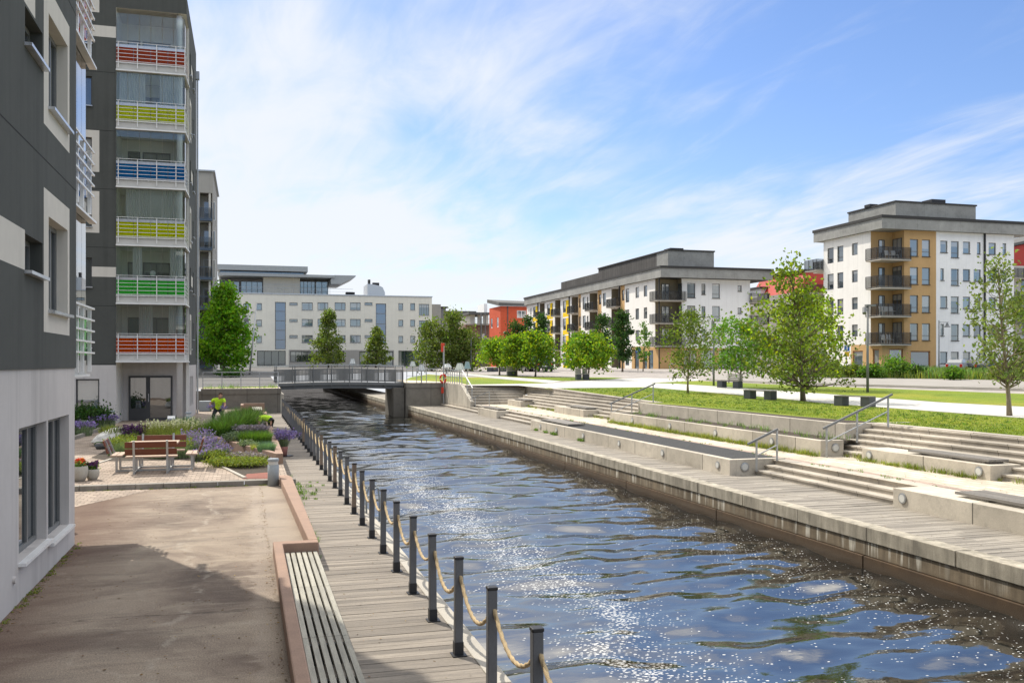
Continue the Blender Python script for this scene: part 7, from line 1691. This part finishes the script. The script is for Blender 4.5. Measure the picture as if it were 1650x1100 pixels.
def hand(w, e, curl=(0,0,-1)):
    """palm and five fingers leaving the wrist w, coming from the elbow e"""
    w, e = Vector(w), Vector(e); t = (w-e).normalized(); c = Vector(curl); s = t.cross(c).normalized(); palm = w+t*.07; out = [[(tuple(w), .026), (tuple(palm), .030)]]
    for i, L in enumerate((.062,.074,.070,.055)):
        a = palm+s*(.030-.02*i)+t*.018; b = a+t*L*.6+c*.008; d = b+t*L*.25+c*L*.45; out.append([(tuple(palm), .030), (tuple(a), .011), (tuple(b), .009), (tuple(d), .0075)])
    th = w+t*.03+s*.035; out.append([(tuple(w), .026), (tuple(th), .012), (tuple(th+t*.04+s*.015+c*.01), .009)]); return out
def gardener(label, x, y, z, J):
    p = thing('person', label, 'person', (x, y, z)); v = lambda k: J[k]
    lerp = lambda a, b, t: tuple(a[i]+(b[i]-a[i])*t for i in range(3))
    hip, ch, nk, hd = v('hip'), v('chest'), v('neck'), v('head')
    body = [[(hip,.09),(lerp(hip,ch,.5),.095),(ch,.122),(lerp(ch,nk,.7),.075),(nk,.058),(lerp(nk,hd,.55),.072),(hd,.098),(v('crown'),.072)]]
    for s in 'lr':
        sh, el, wr = v('sh'+s), v('el'+s), v('wr'+s); body.append([(ch,.122),(sh,.056),(lerp(sh,el,.5),.052),(el,.043),(lerp(el,wr,.4),.040),(wr,.027)]); body += hand(wr, el)
        hp, kn, an, to = v('hp'+s), v('kn'+s), v('an'+s), v('to'+s); body.append([(hip,.09),(hp,.05),(lerp(hp,kn,.5),.045),(kn,.042),(lerp(kn,an,.35),.042),(an,.035),(to,.035)])
    fw = Vector(v('face')).normalized(); sd2 = fw.cross(Vector((0,0,1))).normalized(); h = Vector(hd)
    body.append([(hd,.098),(tuple(h+fw*.112-Vector((0,0,.01))),.016)])                     # nose
    for q in (-1,1): body.append([(hd,.098),(tuple(h+sd2*q*.100),.020)])                      # ears
    o = skin_mesh('body', body, 'skin', p)
    g = MB()
    for q in (-1,1): c = h+fw*.094+sd2*q*.034+Vector((0,0,.02)); g.lathe([(.001,-.012),(.012,0),(.001,.012)], 8, 0, tuple(c))
    g.build('eyes', MT['black'], p, world=False); c = h+fw*.098-Vector((0,0,.045)); MB().bar(tuple(c-sd2*.022), tuple(c+sd2*.022), .012, .010).build('mouth', MT['mouth'], p, world=False)
    cr = Vector(v('crown')); skin_mesh('hair', [[(tuple(h-fw*.055-Vector((0,0,.0))),.088),(tuple(h-fw*.015+Vector((0,0,.05))),.104),(tuple(cr+fw*.03+Vector((0,0,.015))),.080)],[(tuple(h-fw*.015+Vector((0,0,.05))),.104),(tuple(h+Vector((0,0,.05))+fw*.045),.088)]], 'hair', p)
    shirt = [[(lerp(hip,ch,-.08),.158),(lerp(hip,ch,.12),.158),(lerp(hip,ch,.55),.152),(ch,.168),(lerp(ch,nk,.62),.095)]]
    for s in 'lr': sh, el = v('sh'+s), v('el'+s); shirt.append([(ch,.168),(sh,.083),(lerp(sh,el,.62),.074)])
    skin_mesh('shirt', shirt, 'hivis', p)
    yoke = []
    for s in 'lr': sh = v('sh'+s); yoke.append([(lerp(ch,sh,.72),.075),(lerp(sh,v('el'+s),.10),.085)]); skin_mesh('shoulder_yoke', [yoke[-1]], 'navy', p)
    skin_mesh('reflective_band', [[(lerp(hip,ch,.36),.158),(lerp(hip,ch,.46),.160)]], 'reflect', p)
    tr = [[(lerp(hip,ch,.30),.140),(hip,.150)]]
    for s in 'lr': hp, kn, an = v('hp'+s), v('kn'+s), v('an'+s); tr.append([(hip,.150),(hp,.120),(lerp(hp,kn,.5),.105),(kn,.085),(lerp(kn,an,.5),.070),(lerp(kn,an,.88),.066)])
    skin_mesh('trousers', tr, 'navy', p, 1)
    for s in 'lr': kn, an, to = v('kn'+s), v('an'+s), v('to'+s); skin_mesh('boot', [[(lerp(kn,an,.8),.055),((an[0],an[1],an[2]-.01),.055),((to[0],to[1],to[2]+.005),.048)]], 'black', p); skin_mesh('hivis_cuff', [[(lerp(kn,an,.55),.075),(lerp(kn,an,.68),.074)]], 'hivis', p)
    return p
MT['mouth'] = plain('lips', (.30,.10,.08), .6, .05, 9, 0)
x1_, y1_ = on_y(46.4, 351)[0], 46.4
gardener('gardener in hi-vis yellow shirt and dark trousers bending among the grasses', x1_, y1_, .1, dict(hip=(0,.05,.74), chest=(.05,-.13,1.12), neck=(.09,-.24,1.27), head=(.13,-.33,1.37), crown=(.14,-.37,1.46), face=(.05,-.6,-.8),
    shl=(-.17,-.17,1.20), ell=(-.35,-.12,.98), wrl=(-.30,-.38,.84), shr=(.28,-.17,1.18), elr=(.34,-.24,.93), wrr=(.27,-.44,.80),
    hpl=(-.10,.05,.70), knl=(-.20,-.14,.44), anl=(-.22,.06,.08), tol=(-.25,-.12,.04), hpr=(.11,.05,.70), knr=(.20,-.12,.44), anr=(.21,.08,.08), tor=(.24,-.10,.04)))
x2_, y2_ = on_y(40.2, 436)[0], 40.2
gardener('second gardener in hi-vis shirt bent double beside the raised planter', x2_, y2_, -.2, dict(hip=(0,0,.84), chest=(-.32,-.04,1.0), neck=(-.46,-.06,.92), head=(-.57,-.08,.83), crown=(-.65,-.08,.79), face=(-.5,-.1,-.9),
    shl=(-.40,-.21,.94), ell=(-.48,-.25,.68), wrl=(-.56,-.20,.58), shr=(-.40,.15,.94), elr=(-.48,.2,.68), wrr=(-.56,.14,.58),
    hpl=(.02,-.10,.80), knl=(.0,-.13,.44), anl=(.06,-.12,.08), tol=(-.12,-.14,.04), hpr=(.02,.10,.80), knr=(-.02,.12,.44), anr=(.04,.12,.08), tor=(-.14,.12,.04)))
for (dx, dy, dz, lab) in ((-.31,-.46,.86,'purple flower bunch in the right hand of the standing gardener'),(.27,-.52,.80,'purple flower bunch in the left hand of the standing gardener')):
    grass_plant('flower_bunch', lab, 'flowers', x1_+dx, y1_+dy, .1+dz-.22, .03, .03, .3, 30, 'gr_silver', .008, .8, 'fl_purple', 20, .035, None, .4)
# ---------------------------------------------------------------- litter
def litter(name, label, pts, s, mat):
    A = np.array(pts); V, Fc = cards(A, s, RS); V = V.reshape(-1,4,3); c = V.mean(1); V[:,:,2] = c[:,2,None]+(V[:,:,2]-c[:,2,None])*.18; tag(link(name, arr_mesh(name, V.reshape(-1,3), Fc, MT[mat])), label, 'litter', None, 'stuff')
MT['dry_leaf'] = leaf('dry_leaf', (.20,.12,.05), .2, .5)
litter('litter', 'dry leaves and grit scattered on the driveway', [(U(-2.7,.38), U(8.5,23.5), .008) for _ in range(520)]+[(.36-abs(rr.gauss(0,.06)), U(8,23.5), .008) for _ in range(260)]+[(XW+abs(rr.gauss(0,.10)), U(11.5,16.8), .008) for _ in range(260)], .028, 'dry_leaf')
litter('litter', 'dry leaves and bits on the boardwalks', [(U(1.1,2.3), U(8,50), -.188) for _ in range(260)]+[(U(11.95,13.8), U(8,60), -.188) for _ in range(420)], .03, 'dry_leaf')
litter('litter', 'dry leaves and bits on the stone walk and steps', [(U(14.9,16.4), U(14,60), .226) for _ in range(420)], .035, 'dry_leaf')
